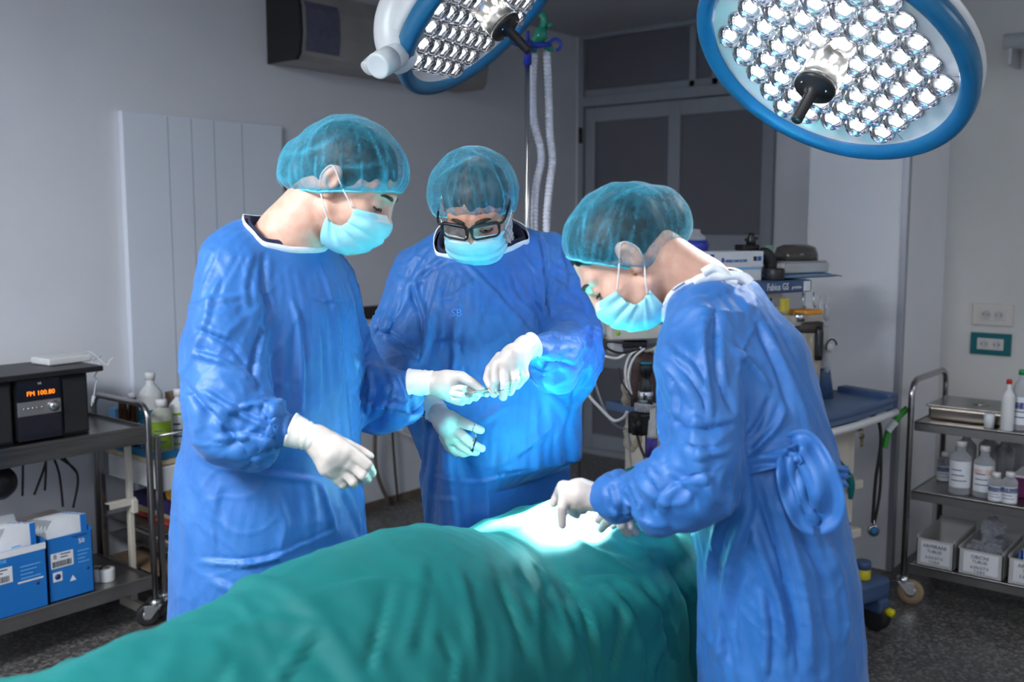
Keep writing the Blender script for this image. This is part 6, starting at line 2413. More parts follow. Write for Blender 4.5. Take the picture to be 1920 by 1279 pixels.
def make_drape():
    nx, nt = 150, 120
    xs = np.linspace(.02, 2.30, nx)
    cv, cf = surface_net(form, (.0, .70, .25), (2.75, 1.68, 1.12), .018, relax=1)
    # height of the form on a grid by marching down
    ys = np.linspace(.80, 1.58, 90)
    zz = np.linspace(1.12, .5, 125)
    GX, GY = np.meshgrid(xs, ys, indexing='ij')
    Hh = np.full(GX.shape, .5)
    done = np.zeros(GX.shape, bool)
    for z in zz:
        d = form(np.stack([GX.ravel(), GY.ravel(), np.full(GX.size, z)], 1)).reshape(GX.shape)
        new = (d < .012) & ~done
        Hh[new] = z
        done |= new
    V = np.zeros((nx, nt, 3))
    for i in range(nx):
        y0, y1 = TY0_ - .03, TY1_ + .03
        zt = np.interp(np.linspace(y0, y1, 46), ys, np.maximum(Hh[i], .87))
        top = np.stack([np.linspace(y0, y1, 46), zt + .012], 1)
        a = np.array([[y0 - .04, .20]])
        b = np.array([[y1 + .025, .30]])
        path = np.concatenate([a, [[y0 - .024, .55], [y0 - .010, .84]], top, [[y1 + .008, .84], [y1 + .016, .55]], b])
        s = np.concatenate([[0], np.cumsum(np.linalg.norm(np.diff(path, axis=0), axis=1))])
        t = np.linspace(0, s[-1], nt)
        yy, z2 = np.interp(t, s, path[:, 0]), np.interp(t, s, path[:, 1])
        hang = np.clip((.82 - z2) / .5, 0, 1)
        wv = .022 * np.sin(xs[i] * 27 + .8 * np.sin(xs[i] * 9)) * hang
        V[i, :, 0] = xs[i]
        V[i, :, 1] = yy + np.where(yy < 1.2, -wv * .7, wv * .4)
        V[i, :, 2] = z2
    V = V.reshape(-1, 3)
    V += np.stack([rough_noise(V, 50 + k, 14) for k in range(3)], 1) * .006
    F = np.array([(i * nt + j, (i + 1) * nt + j, (i + 1) * nt + j + 1, i * nt + j + 1) for i in range(nx - 1) for j in range(nt - 1)])
    pins = np.zeros(len(V))
    V = settle(V, F, pins, cv, cf, frames=22, shrink=-.10, bend=.05, stiff=15, mass=.2, dist=.006)
    V, F = subdivided(V, F)
    folds = [([(1240, 1025), (1292, 1111), (1307, 1175), (1303, 1279)], 8, -.016), ([(1262, 1010), (1305, 1080), (1322, 1160)], 7, .010), ([(1086, 1088), (1165, 1086), (1221, 1133), (1262, 1180)], 8, .010), ([(1157, 1120), (1168, 1175), (1142, 1279)], 8, -.011),
             ([(1255, 1190), (1225, 1242), (1218, 1300)], 8, .010), ([(1034, 1050), (1094, 1137), (1118, 1242), (1120, 1300)], 8, -.012), ([(1000, 1040), (1049, 1137), (1075, 1250)], 9, .010), ([(1130, 1090), (1190, 1170), (1205, 1270)], 8, .010),
             ([(1190, 1060), (1240, 1140), (1268, 1240)], 7, -.009), ([(1180, 1010), (1230, 1060), (1270, 1130)], 8, .008), ([(930, 1060), (960, 1150), (990, 1250)], 10, -.009), ([(860, 1060), (885, 1150), (900, 1270)], 11, .007), ([(800, 1040), (790, 1130), (760, 1240)], 12, .006),
             ([(400, 1180), (520, 1160), (640, 1190)], 12, .006), ([(560, 1120), (700, 1090), (820, 1110)], 12, .006), ([(740, 1080), (720, 1160), (690, 1270)], 11, -.008), ([(600, 1170), (560, 1230), (510, 1300)], 11, .008), ([(1010, 1100), (1005, 1190), (1030, 1290)], 9, .008),
             ([(1050, 985), (1110, 1030), (1180, 1050)], 8, .006), ([(950, 990), (1010, 985), (1060, 960)], 8, .005), ([(930, 965), (1000, 950), (1060, 915)], 7, .005), ([(820, 1180), (850, 1230), (845, 1300)], 9, -.007), ([(440, 1230), (420, 1279), (380, 1310)], 11, -.006)]
    V = fold_lines(V, F, folds, 1.15)
    w1 = V + np.stack([rough_noise(V, 71 + i, 7) for i in range(3)], 1) * .05
    c1 = 1 - np.clip(np.abs(rough_noise(w1 * [.7, 1, .45], 75, 11, 1)) * 3.0, 0, 1)
    c2 = 1 - np.clip(np.abs(rough_noise(w1, 79, 24, 1)) * 2.6, 0, 1)
    V = V + normals(V, F) * (c1 * .008 + c2 * .0025)[:, None]
    o = mesh_obj('surgical_drape', V, F[:, ::-1], M['drape'])
    tag(o, 'large green surgical drape over the patient on the operating table', 'drape')
    th = o.modifiers.new('thick', 'SOLIDIFY')
    th.thickness = .0015
    th.offset = -1
    return o


make_drape()
# the end of a second green cloth hung over the machine drawers
gcx = thing('green_cloth', 'strip of dark green cloth hung over a drawer lip of the machine beside the bow', 'cloth', mp(ms(1572, 895)[0], -.05, ms(1572, 895)[1]))
P_ = [mp(ms(x, y)[0], t, ms(x, y)[1]) for x, y, t in ((1566, 862, -.012), (1570, 880, -.034), (1574, 900, -.052), (1574, 930, -.050))]
MB().tube(spline(P_, 6), [.008 + .008 * math.sin(i / 18 * PI) for i in range(19)], 10).build('cloth_fold', M['drape'], gcx)
# ------------------------------------------------------------------ the three people
def qr(x, y, f, r):
    p = Q(x, y, f)
    return (p, r * scale_at(p))


def ring(x, y, f, a, b, lat):
    """torso ring at a pixel: half width a and half depth b in metres"""
    return (Q(x, y, f), a, b, np.asarray(lat))


def make_body(label, O, A, k, neck, rings, arms, hips, feet, skin, keep=None):
    """one continuous skin surface: head with face, neck, trunk, arms and legs"""
    arr = np.array([r[0] for r in rings] + [q for a in arms for q, _ in a] + feet + [O])
    lo, hi = arr.min(0) - .2, arr.max(0) + .2
    lo[2] = .015
    hi[2] = O[2] + .2
    flo, fhi = O - .15, O + .15
    axs = [make_axis(lo[i], hi[i], flo[i], fhi[i], .0034, .015) for i in range(3)]
    nk0 = O + A @ (np.array([0, -.038, -.045]) * k)
    nk1 = O + A @ (np.array([0, -.015, -.070]) * k)
    neck = np.asarray(neck)
    body_r = [(r[0], r[1] * .80, r[2] * .80, r[3]) for r in rings if r[0][2] > .75]

    def fn(p):
        d = torso_sdf(p, body_r) + .012
        d = smin(d, sd_cone(p, nk0, neck, .054 * k, .062 * k), .03)
        d = smin(d, sd_cone(p, nk1, neck, .045 * k, .055 * k), .03)
        for a in arms:
            d = smin(d, arm_sdf(p, [(q, min(r * .55, .042)) for q, r in a]), .03)
        for hp, ft in zip(hips, feet):
            kn = (np.asarray(hp) + np.asarray(ft)) / 2
            d = smin(d, sd_cone(p, hp, kn, .078, .055), .03)
            d = smin(d, sd_cone(p, kn, ft, .055, .038), .02)
        near = np.linalg.norm(p - O.astype(np.float32), axis=1) < .24
        hd = np.full(len(p), 1.0, np.float32)
        hd[near] = sdf_head(p[near], O, A, k)
        return smin(d, hd, .012)
    V, Fq = surface_net_axes(fn, axs, relax=1)
    def clear(V):
        # stay behind the table edge below its top
        if keep is not None:
            sg, y_ = keep
            low = np.clip((1.0 - V[:, 2]) / .06, 0, 1)
            V[:, 1] += (np.maximum(sg * V[:, 1], sg * y_ + .022) * sg - V[:, 1]) * low
        return V
    V = clear(V)
    b = mesh_obj('person', V, Fq, skin)
    tag(b, label, 'person')
    lo2 = np.array(list(hips) + list(feet)).min(0) - .16
    hi2 = np.array(list(hips) + list(feet)).max(0) + .16

    def fn2(p):
        d = None
        for hp, ft in zip(hips, feet):
            hp, ft = np.asarray(hp), np.asarray(ft)
            kn = (hp + ft) / 2
            e = smin(sd_cone(p, hp, kn, .095, .075), sd_cone(p, kn, ft + np.array([0, 0, .05]), .075, .062), .03)
            d = e if d is None else np.minimum(d, e)
        return d
    tv, tf = surface_net(fn2, lo2, hi2, .016, relax=2)
    mesh_obj('scrub_trousers', clear(tv), tf, M['scrub'], b)
    fwd = unit(np.array([A[0, 1], A[1, 1], 0]))
    for ft in feet:
        ft = np.asarray(ft)

        def fn3(p):
            a = ft * [1, 1, 0] + [0, 0, .045] - fwd * .05
            c = a + fwd * .17 - [0, 0, .008]
            d = sd_cone(p, a, c, .046, .042)
            return np.maximum(d, .002 - p[..., 2])
        sv, sf = surface_net(fn3, ft * [1, 1, 0] - .24, ft * [1, 1, 0] + [.24, .24, .12], .009, relax=1)
        sv[:, 2] = np.maximum(sv[:, 2], 0.0)
        mesh_obj('clog', sv, sf, M['mask_white'], b)
    return b


def eye_parts(parent, O, A, k, brow_mat, thick=1.0):
    """eye with iris, lash line and eyebrow on each side"""
    for sg in (-1, 1):
        w = lambda x, y, z: O + A @ (np.array([sg * x, y, z]) * k)
        pts = spline([w(.012, .0965, .0185), w(.024, .0950, .0215), (w(.036, .0865, .0220)), w(.047, .0735, .0175)], 8)
        n = len(pts)
        rr = [(.0018 + .0022 * math.sin(PI * min(1, (i + 2) / n) ** .8)) * thick for i in range(n)]
        MB().tube(pts, rr, 8).build('eyebrow', brow_mat, parent)
        pts = spline([w(.0185, .0870, -.0065), w(.026, .0905, -.0085), w(.034, .0905, -.0090), w(.042, .0850, -.0080), w(.0475, .0775, -.0060)], 6)
        MB().tube(pts, [.0012] + [.0017] * (len(pts) - 2) + [.0012], 6).build('eyelashes', M['brow'], parent)
        mb = MB()
        c = w(.032, .0745, -.004)
        mb.lathe([(0.0, -.0122), (.006, -.0106), (.0106, -.006), (.0122, 0), (.0106, .006), (.006, .0106), (0.0, .0122)], c, A[:, 1], 16, 0)
        mb.lathe([(.0056, .0110), (.0050, .0122), (0.0, .0126)], c, unit(A[:, 1] - A[:, 2] * .45), 14, 1)
        mb.build('eye', [M['eyewhite'], M['iris']], parent)


def make_hair(parent, O, A, k, mat, extra=(), hz=0.0):
    def fn(p):
        q = ((p - O.astype(np.float32)) @ A.astype(np.float32)) / k
        d = sd_ell(q, (0, -.012, .037), (.0775, .0965, .0815))
        d = np.maximum(d, (q[..., 1] - .045) * .6 - (q[..., 2] - hz) * .75)
        d = np.maximum(d, (-.048 - q[..., 2]) - np.clip(-.03 - q[..., 1], 0, 1) * .4)
        d = d * k
        for c, r in extra:
            d = smin(d, sd_ell(p, c, (r, r, r)), .03)
        return d
    V, Fq = surface_net(fn, O - .19, O + .19, .006, relax=1)
    V = V + normals(V, Fq) * (rough_noise(V * [1, 1, .4], 5, 120) * .0015)[:, None]
    return mesh_obj('hair', V, Fq, mat, parent)


def cuff(parent, a, b, n=26, lip=.0016, wob=.0012, name='glove_cuff'):
    """glove cuff pulled over the sleeve: (point, radius) at sleeve end and at wrist"""
    (p0, r0), (p1, r1) = a, b
    ax = unit(p1 - p0)
    L = np.linalg.norm(p1 - p0)
    prof = [(r0 * .80, .004), (r0 * .97, .001), (r0 + lip, 0.0), (r0 + lip, .003), (r0 + .0002, .0055)]
    for i in range(1, 13):
        t = i / 12
        prof.append((r0 + (r1 - r0) * t + wob * math.sin(i * 2.3) * (t > .3), .0055 + (L - .0055) * t))
    mb = MB()
    mb.lathe(prof, p0, ax, n, 0, cap=False)
    o = mb.build(name, M['glove_cuff'], parent)
    return o


M['glove_cuff'] = noise_mat('latex_cuff', (.84, .80, .74), (.90, .87, .82), 30, .45, .12, 220)
M['eyewhite'] = principled('eye_white', (.75, .72, .70), .2)
M['iris'] = principled('iris_dark', (.03, .02, .012), .1)
GM = dict(gown=M['gown'], bind=M['bind'], scrub=M['scrub'], cap=M['cap'], capband=M['capband'])


def foot(x, f, z=.06):
    p = Q(x, 425, f)
    return np.array([p[0], p[1], z])


def feet_hips(x0, f0, x1, f1):
    ft = [foot(x0, f0), foot(x1, f1)]
    mid = (ft[0] + ft[1]) / 2
    return ft, [np.array([*(mid[:2] + (f[:2] - mid[:2]) * .8), .86]) for f in ft]


def hand(parent, f0, prims):
    """prims in pixels: (kind, [(x, y, df, r px), ...]) at distance f0 + df"""
    out = []
    for kind, ch in prims:
        out.append((kind, [qr(x, y, f0 + df, r) for x, y, df, r in ch]))
    return make_hand(parent, out, M['glove'])


# ================= surgeon facing the camera
fwd = dirv(-.10, -.85, -.52)
up = np.cross(unit(RT + np.array([0, 0, 1.]) * .09), fwd)
A = head_frame(None, None, fwd, up if up[2] > 0 else -up)
k = 1.045
O = Q(884, 428, 2.40) - A @ np.array([0, .086, 0]) * k
lat = unit(RT + FH * .08)
rings = [ring(902, 448, 2.53, .078, .085, lat), ring(897, 488, 2.56, .165, .10, lat), ring(903, 580, 2.54, .185, .140, lat), ring(922, 680, 2.51, .192, .160, lat),
         ring(937, 780, 2.50, .196, .168, lat), ring(938, 900, 2.52, .197, .16, lat), ring(940, 1230, 2.55, .212, .17, lat)]
armL = [qr(786, 520, 2.55, 56), qr(752, 620, 2.50, 54), qr(770, 690, 2.42, 48), qr(812, 764, 2.30, 23)]
armR = [qr(1012, 488, 2.57, 58), qr(1060, 590, 2.50, 62), qr(1072, 655, 2.38, 57), qr(1038, 672, 2.24, 46), qr(994, 652, 2.14, 22)]
neck = Q(904, 462, 2.50)
FT, HP = feet_hips(870, 2.56, 1005, 2.56)
man = make_body('bearded surgeon in black glasses and blue gown facing the camera across the table', O, A, k, Q(903, 470, 2.54), rings, [armL, armR], HP, FT, M['skin_b'], keep=(1, 1.525))
foldsM = [([(868, 484), (926, 543), (990, 614), (1012, 632)], 6, .006), ([(771, 504), (777, 549), (793, 607), (790, 679)], 6, -.009), ([(719, 633), (758, 659), (787, 672)], 5, .008), ([(706, 612), (745, 633), (783, 666)], 5, -.007),
          ([(712, 679), (758, 672), (787, 685)], 5, .007), ([(751, 536), (738, 588), (719, 640)], 6, .006), ([(735, 545), (720, 600), (704, 650)], 6, -.005), ([(765, 500), (800, 590), (812, 640)], 7, .005),
          ([(809, 646), (848, 640), (893, 666)], 6, .004), ([(1010, 426), (1023, 472), (1026, 530), (1029, 600)], 5, -.010), ([(958, 504), (965, 549), (1003, 588)], 6, .005), ([(984, 446), (990, 485), (1016, 517)], 6, .006),
          ([(1036, 520), (1068, 555), (1096, 575)], 6, .008), ([(1042, 595), (1081, 601), (1120, 646)], 6, -.008), ([(1000, 636), (1042, 627), (1105, 652)], 5, .009), ([(997, 679), (1042, 672), (1094, 692)], 6, -.007),
          ([(1075, 614), (1082, 652), (1068, 692)], 6, .007), ([(1050, 470), (1062, 520), (1052, 570)], 6, .006), ([(1085, 560), (1104, 600), (1118, 640)], 6, -.006), ([(1068, 730), (1062, 782), (1042, 834)], 6, .006),
          ([(796, 886), (874, 902), (960, 893), (1068, 868)], 5, .006), ([(800, 920), (830, 935), (870, 930)], 6, .004), ([(880, 480), (830, 490), (780, 520)], 7, .005), ([(840, 690), (900, 715), (980, 700), (1050, 720)], 8, .004),
          ([(850, 600), (858, 660), (850, 720)], 6, .003), ([(960, 760), (900, 800), (850, 860)], 8, .004), ([(1050, 790), (980, 850), (900, 890)], 8, .004), ([(900, 520), (850, 560), (810, 560)], 7, .003)]
g, gV, gF = make_gown(man, rings, [armL, armR], neck, dirv(-.10, -.36, .92), .36, GM, foldsM, neck_r=.118, keep=(1, 1.525))
sc = scale_at(Q(883, 352, 2.5))
make_cap(man, [(Q(882, 352, 2.49), 75 * sc), (Q(905, 362, 2.54), 66 * sc), (Q(893, 390, 2.54), 68 * sc), (Q(866, 385, 2.50), 58 * sc)], O + A @ np.array([0, .09, .020]), A @ unit((.02, -.34, 1)), GM, O, A, k)
make_mask(A, O, k, M['mask'], M['mask_white'], M['loop'], man)
eye_parts(man, O, A, k, M['brow'], 1.4)
make_hair(man, O, A, k, M['hair_grey'], (), -.024)


def make_beard(parent, O, A, k):
    def fn(p):
        q = ((p - O.astype(np.float32)) @ A.astype(np.float32)) / k
        m = q.copy()
        m[..., 0] = np.abs(m[..., 0])
        d = sd_cone(m, (.071, .012, -.010), (.058, .012, -.075), .010, .020)
        d = smin(d, sd_cone(m, (.058, .012, -.075), (.012, .070, -.112), .020, .020), .02)
        return d * k
    V, Fq = surface_net(fn, O - .17, O + .17, .0045, relax=1)
    N = normals(V, Fq)
    V = V + N * (np.abs(rough_noise(V, 8, 420, 2)) * .004)[:, None]
    return mesh_obj('beard', V, Fq, M['beard'], parent)


make_beard(man, O, A, k)


def make_glasses(parent, O, A, k):
    w = lambda q: O + A @ (np.asarray(q, float) * k)
    fr = MB()
    tilt = .10
    for sg in (-1, 1):
        ol = [(x + sg * .0355, y) for x, y in rrect(.060, .036, .010, 5)]
        pts = [w((x, .119 - abs(x) ** 2 * 5.0 + tilt * y * .4 - .004, y + .004)) for x, y in ol]
        fr.tube(pts, [.0028 + .0017 * (y > .0) for x, y in ol], 8, closed=True)
    fr.tube([w((-.007, .116, .014)), w((0, .118, .016)), w((.007, .116, .014))], .0034, 8)
    g = fr.build('glasses', M['black'], parent)
    for sg in (-1, 1):
        ol = [(x + sg * .0355, y) for x, y in rrect(.058, .034, .009, 5)]
        pts = [w((x, .119 - abs(x) ** 2 * 5.0 + tilt * y * .4 - .004, y + .004)) for x, y in ol]
        mesh_obj('lens', pts, [tuple(range(len(pts)))], M['lens'], g, smooth=False)
        t = [w((sg * .063, .095, .016)), w((sg * .074, .090, .018)), w((sg * .080, .060, .020)), w((sg * .083, .0, .024)), w((sg * .082, -.020, .012)), w((sg * .080, -.034, -.010))]
        MB().tube(spline(t, 5), .0032, 8).build('temple', M['black'], g)
    return g


def lens_mat():
    m = bpy.data.materials.new('lens_clear')
    m.use_nodes = True
    nt = m.node_tree
    nt.nodes.clear()
    out = nt.nodes.new('ShaderNodeOutputMaterial')
    tr = nt.nodes.new('ShaderNodeBsdfTransparent')
    gl = nt.nodes.new('ShaderNodeBsdfGlossy')
    gl.inputs['Roughness'].default_value = .03
    fr = nt.nodes.new('ShaderNodeFresnel')
    fr.inputs['IOR'].default_value = 1.45
    mx = nt.nodes.new('ShaderNodeMixShader')
    nt.links.new(fr.outputs[0], mx.inputs[0])
    nt.links.new(tr.outputs[0], mx.inputs[1])
    nt.links.new(gl.outputs[0], mx.inputs[2])
    nt.links.new(mx.outputs[0], out.inputs['Surface'])
    return m


M['lens'] = lens_mat()
make_glasses(man, O, A, k)
# his hand on the right of the picture, fingers down
hand(man, 2.055, [('palm', [(986, 650, .05, 20), (962, 668, .01, 19), (940, 680, 0, 13)]), ('palm', [(984, 652, .05, 20), (976, 682, .01, 15)]), ('palm', [(962, 668, .01, 19), (958, 684, 0, 14)]),
                 ('f', [(930, 683, 0, 10), (928, 714, -.015, 9), (926, 738, .0, 8)]), ('f', [(946, 686, -.005, 10), (947, 722, -.02, 9), (943, 744, -.005, 8)]),
                 ('f', [(962, 688, 0, 10), (967, 712, -.015, 9), (956, 735, .01, 7.5)]), ('f', [(979, 685, .005, 9), (985, 704, 0, 8.5), (970, 724, .02, 6.5)]),
                 ('f', [(938, 670, .03, 11), (919, 692, .040, 9), (913, 710, .025, 8), (919, 723, .012, 7)])])
cuff(man, qr(1000, 648, 2.145, 25), qr(978, 656, 2.125, 21.5))
# his other hand, thumb and finger through the scissors
hand(man, 2.25, [('palm', [(818, 772, .03, 20), (838, 795, 0, 21), (852, 812, 0, 15)]), ('palm', [(836, 792, .01, 20), (843, 822, .01, 13)]),
                 ('f', [(845, 785, .0, 15), (862, 790, -.01, 11), (882, 799, -.03, 9), (902, 807, -.03, 7.5)]),
                 ('f', [(852, 806, -.005, 12), (870, 819, -.02, 9.5), (886, 833, -.02, 8.5), (903, 841, -.01, 7.5)]),
                 ('f', [(848, 815, .005, 11), (861, 833, .0, 9.5), (880, 846, .0, 8), (893, 848, .01, 7)]), ('f', [(840, 822, .015, 11), (850, 842, .02, 9), (868, 851, .02, 7.5), (880, 848, .03, 7)]),
                 ('f', [(833, 818, .03, 10), (840, 838, .04, 8), (856, 850, .05, 7)])])
cuff(man, qr(803, 759, 2.30, 27), qr(825, 778, 2.275, 19.5))

# ================= woman on the left, in profile
fwd = dirv(math.cos(math.radians(31)), -.10, -math.sin(math.radians(31)))
A = head_frame(None, None, fwd, (0, 0, 1))
k = 1.0
O = Q(652, 345, 2.0)
lat = dirv(.63, .77, 0)
rings = [ring(542, 452, 2.03, .068, .065, lat), ring(512, 492, 2.04, .150, .092, lat), ring(522, 590, 2.04, .165, .128, lat), ring(512, 750, 2.04, .160, .130, lat),
         ring(488, 900, 2.04, .175, .150, lat), ring(506, 1040, 2.04, .205, .180, lat), ring(516, 1500, 2.04, .22, .19, lat)]
armN = [qr(432, 512, 1.93, 54), qr(412, 620, 1.86, 62), qr(420, 742, 1.82, 74), qr(485, 795, 1.80, 53), qr(552, 812, 1.79, 21)]
armF = [qr(608, 520, 2.18, 58), qr(655, 690, 2.25, 55), qr(710, 735, 2.20, 50), qr(745, 738, 2.16, 42), qr(778, 720, 2.13, 21)]
neck = Q(545, 447, 2.02)
FT, HP = feet_hips(440, 2.0, 560, 2.08)
wl = make_body('tall woman in blue gown standing at left in profile with lowered eyes', O, A, k, Q(545, 440, 2.02), rings, [armN, armF], HP, FT, M['skin_a'], keep=(1, 1.525))
foldsL = [([(505, 585), (478, 683), (492, 737)], 7, -.012), ([(545, 550), (563, 612), (568, 737), (566, 800)], 6, .009), ([(500, 470), (497, 540), (515, 590)], 7, -.007), ([(478, 470), (462, 540), (470, 590)], 8, .006),
          ([(354, 657), (416, 675), (487, 719)], 7, .010), ([(345, 710), (389, 764), (470, 844)], 7, -.010), ([(443, 764), (487, 755), (532, 782)], 6, .009), ([(380, 728), (452, 773), (505, 800)], 7, .010),
          ([(354, 576), (407, 559), (470, 550)], 8, .007), ([(360, 610), (430, 640), (470, 690)], 7, -.008), ([(400, 820), (460, 815), (520, 830)], 6, .008), ([(500, 770), (512, 800), (518, 835)], 5, -.007), ([(530, 762), (540, 790), (536, 825)], 5, .006),
          ([(420, 520), (400, 560), (380, 640)], 8, .006), ([(586, 559), (620, 566), (650, 561)], 4, -.005), ([(600, 480), (625, 560), (636, 640), (638, 780)], 7, .007), ([(590, 590), (600, 680), (598, 800)], 7, .005),
          ([(371, 1050), (479, 1052), (595, 1014), (650, 982)], 6, .009), ([(389, 867), (523, 889), (612, 898)], 7, .006), ([(605, 905), (622, 960), (640, 1010)], 7, .010), ([(640, 910), (662, 960), (680, 1015)], 7, -.009),
          ([(345, 880), (360, 980), (350, 1100)], 10, .005), ([(420, 900), (400, 980), (410, 1040)], 10, .004), ([(520, 920), (540, 980), (530, 1040)], 9, .005), ([(390, 1080), (460, 1110), (500, 1090)], 9, .005),
          ([(690, 690), (700, 730), (690, 780)], 5, .009), ([(720, 692), (735, 730), (722, 778)], 5, -.008), ([(665, 660), (680, 700), (660, 740)], 6, .009), ([(748, 700), (762, 735), (765, 775)], 5, .007), ([(655, 740), (690, 755), (760, 760)], 5, .006)]
make_gown(wl, rings, [armN, armF], neck, dirv(.25, -.22, .94), .36, GM, foldsL, neck_r=.100, keep=(1, 1.525))
sc = scale_at(Q(660, 320, 2.0))
make_cap(wl, [(Q(668, 322, 2.0), 80 * sc), (Q(620, 315, 2.02), 68 * sc), (Q(572, 325, 2.02), 52 * sc), (Q(700, 330, 2.0), 52 * sc), (Q(650, 345, 2.0), 78 * sc)], Q(640, 362, 2.0), dirv(.01, -.02, 1), GM, O, A, k)
make_mask(A, O, k, M['mask'], M['mask_white'], M['loop'], wl)
eye_parts(wl, O, A, k, M['brow'])
make_hair(wl, O, A, k, M['hair'], [(Q(580, 322, 2.02), 44 * sc), (Q(560, 340, 2.02), 30 * sc)], -.016)
# near hand, loosely closed
hand(wl, 1.79, [('palm', [(590, 822, .01, 24), (625, 848, 0, 25), (652, 866, 0, 17)]), ('palm', [(592, 828, .01, 23), (618, 872, .005, 21), (634, 893, .01, 13)]), ('palm', [(596, 822, .01, 22), (650, 846, -.005, 16)]),
                ('f', [(664, 852, -.005, 12), (688, 872, -.005, 11), (697, 886, .02, 9.5), (684, 892, .04, 8)]), ('f', [(656, 868, 0, 12), (680, 890, -.005, 10.5), (688, 899, .02, 9), (672, 900, .04, 8)]),
                ('f', [(645, 882, .005, 11), (662, 903, 0, 10), (664, 908, .02, 8.5), (652, 904, .04, 7)]), ('f', [(633, 893, .01, 10), (642, 908, .01, 8.5), (646, 911, .03, 7), (640, 905, .04, 6)]),
                ('f', [(622, 826, .02, 16), (655, 836, .035, 11), (678, 845, .04, 8), (696, 855, .035, 6)])])
cuff(wl, qr(544, 806, 1.795, 32), qr(600, 826, 1.795, 22.5))
# far hand, palm to the camera, holding the swab on the forceps
hand(wl, 2.125, [('palm', [(818, 716, 0, 20), (842, 720, 0, 20), (862, 716, .005, 13)]), ('palm', [(818, 722, 0, 19), (850, 740, .01, 15), (858, 748, .01, 10)]),
                ('f', [(836, 708, 0, 15), (866, 706, -.015, 10), (886, 718, -.03, 8.5), (903, 730, -.035, 7)]), ('f', [(862, 718, .01, 10), (890, 733, .015, 7.5), (912, 738, -.015, 6.5)]),
                ('f', [(860, 726, .01, 10), (891, 745, .01, 8), (897, 738, -.025, 7.5)]), ('f', [(856, 736, .01, 10), (878, 750, .005, 8.5), (884, 741, -.03, 8)]), ('f', [(850, 745, .01, 9), (866, 754, .0, 8), (871, 745, -.03, 7.5)])])
cuff(wl, qr(768, 719, 2.135, 27), qr(824, 716, 2.125, 20))

# ================= woman on the right, bending over the table
a_ = math.radians(50)
fwd = dirv(-math.cos(a_), .14, -math.sin(a_))
A = head_frame(None, None, fwd, dirv(-.77, .1, .64))
k = 1.0
O = Q(1175, 482, 1.86)
lat = dirv(.50, .85, 0)
latt = dirv(.56, .82, -.05)
rings = [ring(1304, 552, 1.87, .060, .058, latt), ring(1345, 592, 1.85, .140, .076, latt), ring(1400, 695, 1.80, .145, .105, lat), ring(1452, 850, 1.75, .135, .095, lat),
         ring(1462, 950, 1.75, .140, .100, lat), ring(1474, 1100, 1.75, .155, .118, lat), ring(1484, 1279, 1.75, .168, .125, lat), ring(1500, 1600, 1.75, .185, .14, lat)]
armN = [qr(1332, 605, 1.77, 58), qr(1310, 700, 1.67, 72), qr(1324, 858, 1.60, 64), qr(1250, 912, 1.62, 52), qr(1160, 934, 1.70, 41), qr(1130, 934, 1.71, 25)]
armF = [qr(1330, 600, 1.98, 50), qr(1300, 760, 2.05, 50), qr(1290, 850, 2.0, 46), qr(1205, 953, 1.86, 28)]
neck = Q(1306, 546, 1.87)
FT, _h = feet_hips(1486, 1.67, 1522, 1.74)
HP = [np.array([*Q(x, 425, 1.765)[:2], .86]) for x in (1456, 1508)]
wr = make_body('woman in blue gown bending over the table at right with both hands low', O, A, k, Q(1310, 545, 1.87), rings, [armN, armF], HP, FT, M['skin_a'], keep=(-1, .862))
foldsR = [([(1330, 575), (1322, 640), (1335, 760), (1330, 800)], 7, .010), ([(1345, 590), (1350, 700), (1380, 780)], 8, -.010), ([(1250, 650), (1300, 690), (1330, 745)], 8, .008), ([(1245, 765), (1300, 800), (1380, 790)], 7, -.009),
          ([(1375, 650), (1420, 690), (1450, 730)], 8, .009), ([(1390, 830), (1420, 790), (1440, 740)], 7, -.010), ([(1400, 850), (1450, 800), (1470, 750)], 7, .010), ([(1380, 545), (1430, 610), (1480, 700), (1530, 830)], 8, .009),
          ([(1405, 575), (1460, 690), (1490, 800)], 7, -.008), ([(1425, 570), (1490, 690), (1540, 800)], 7, .007), ([(1404, 886), (1408, 957), (1375, 1062), (1360, 1175), (1352, 1279)], 10, .012), ([(1419, 890), (1449, 987), (1479, 1100), (1498, 1200), (1505, 1279)], 10, -.013),
          ([(1408, 961), (1434, 1043), (1468, 1137), (1480, 1230)], 9, .010), ([(1450, 890), (1485, 1000), (1515, 1120), (1530, 1260)], 10, .012), ([(1500, 980), (1545, 1080), (1565, 1200)], 10, -.012), ([(1540, 990), (1580, 1090), (1596, 1220)], 10, .010),
          ([(1395, 900), (1350, 1000), (1332, 1100)], 9, .010), ([(1400, 1060), (1380, 1160), (1390, 1260)], 9, -.009), ([(1430, 1100), (1440, 1180), (1436, 1279)], 9, .009), ([(1180, 890), (1202, 940), (1206, 985)], 6, .009), ([(1215, 880), (1240, 925), (1235, 965)], 6, -.009),
          ([(1150, 910), (1160, 945), (1158, 975)], 6, .008), ([(1240, 942), (1270, 908), (1340, 890)], 7, .010), ([(1255, 890), (1300, 925), (1310, 955)], 7, -.008), ([(1275, 830), (1310, 850), (1370, 840)], 7, .008), ([(1260, 700), (1270, 760), (1262, 820)], 7, .006)]
make_gown(wr, rings, [armN, armF], neck, dirv(-.45, -.28, .84), .36, GM, foldsR, neck_r=.105, keep=(-1, .862))
sc = scale_at(Q(1180, 430, 1.86))
make_cap(wr, [(Q(1160, 445, 1.86), 82 * sc), (Q(1200, 430, 1.88), 72 * sc), (Q(1235, 415, 1.90), 60 * sc), (Q(1120, 462, 1.84), 50 * sc)], Q(1160, 503, 1.86), dirv(.17, -.02, .98), GM, O, A, k)
make_mask(A, O, k, M['mask'], M['mask_white'], M['loop'], wr)
eye_parts(wr, O, A, k, M['brow'])
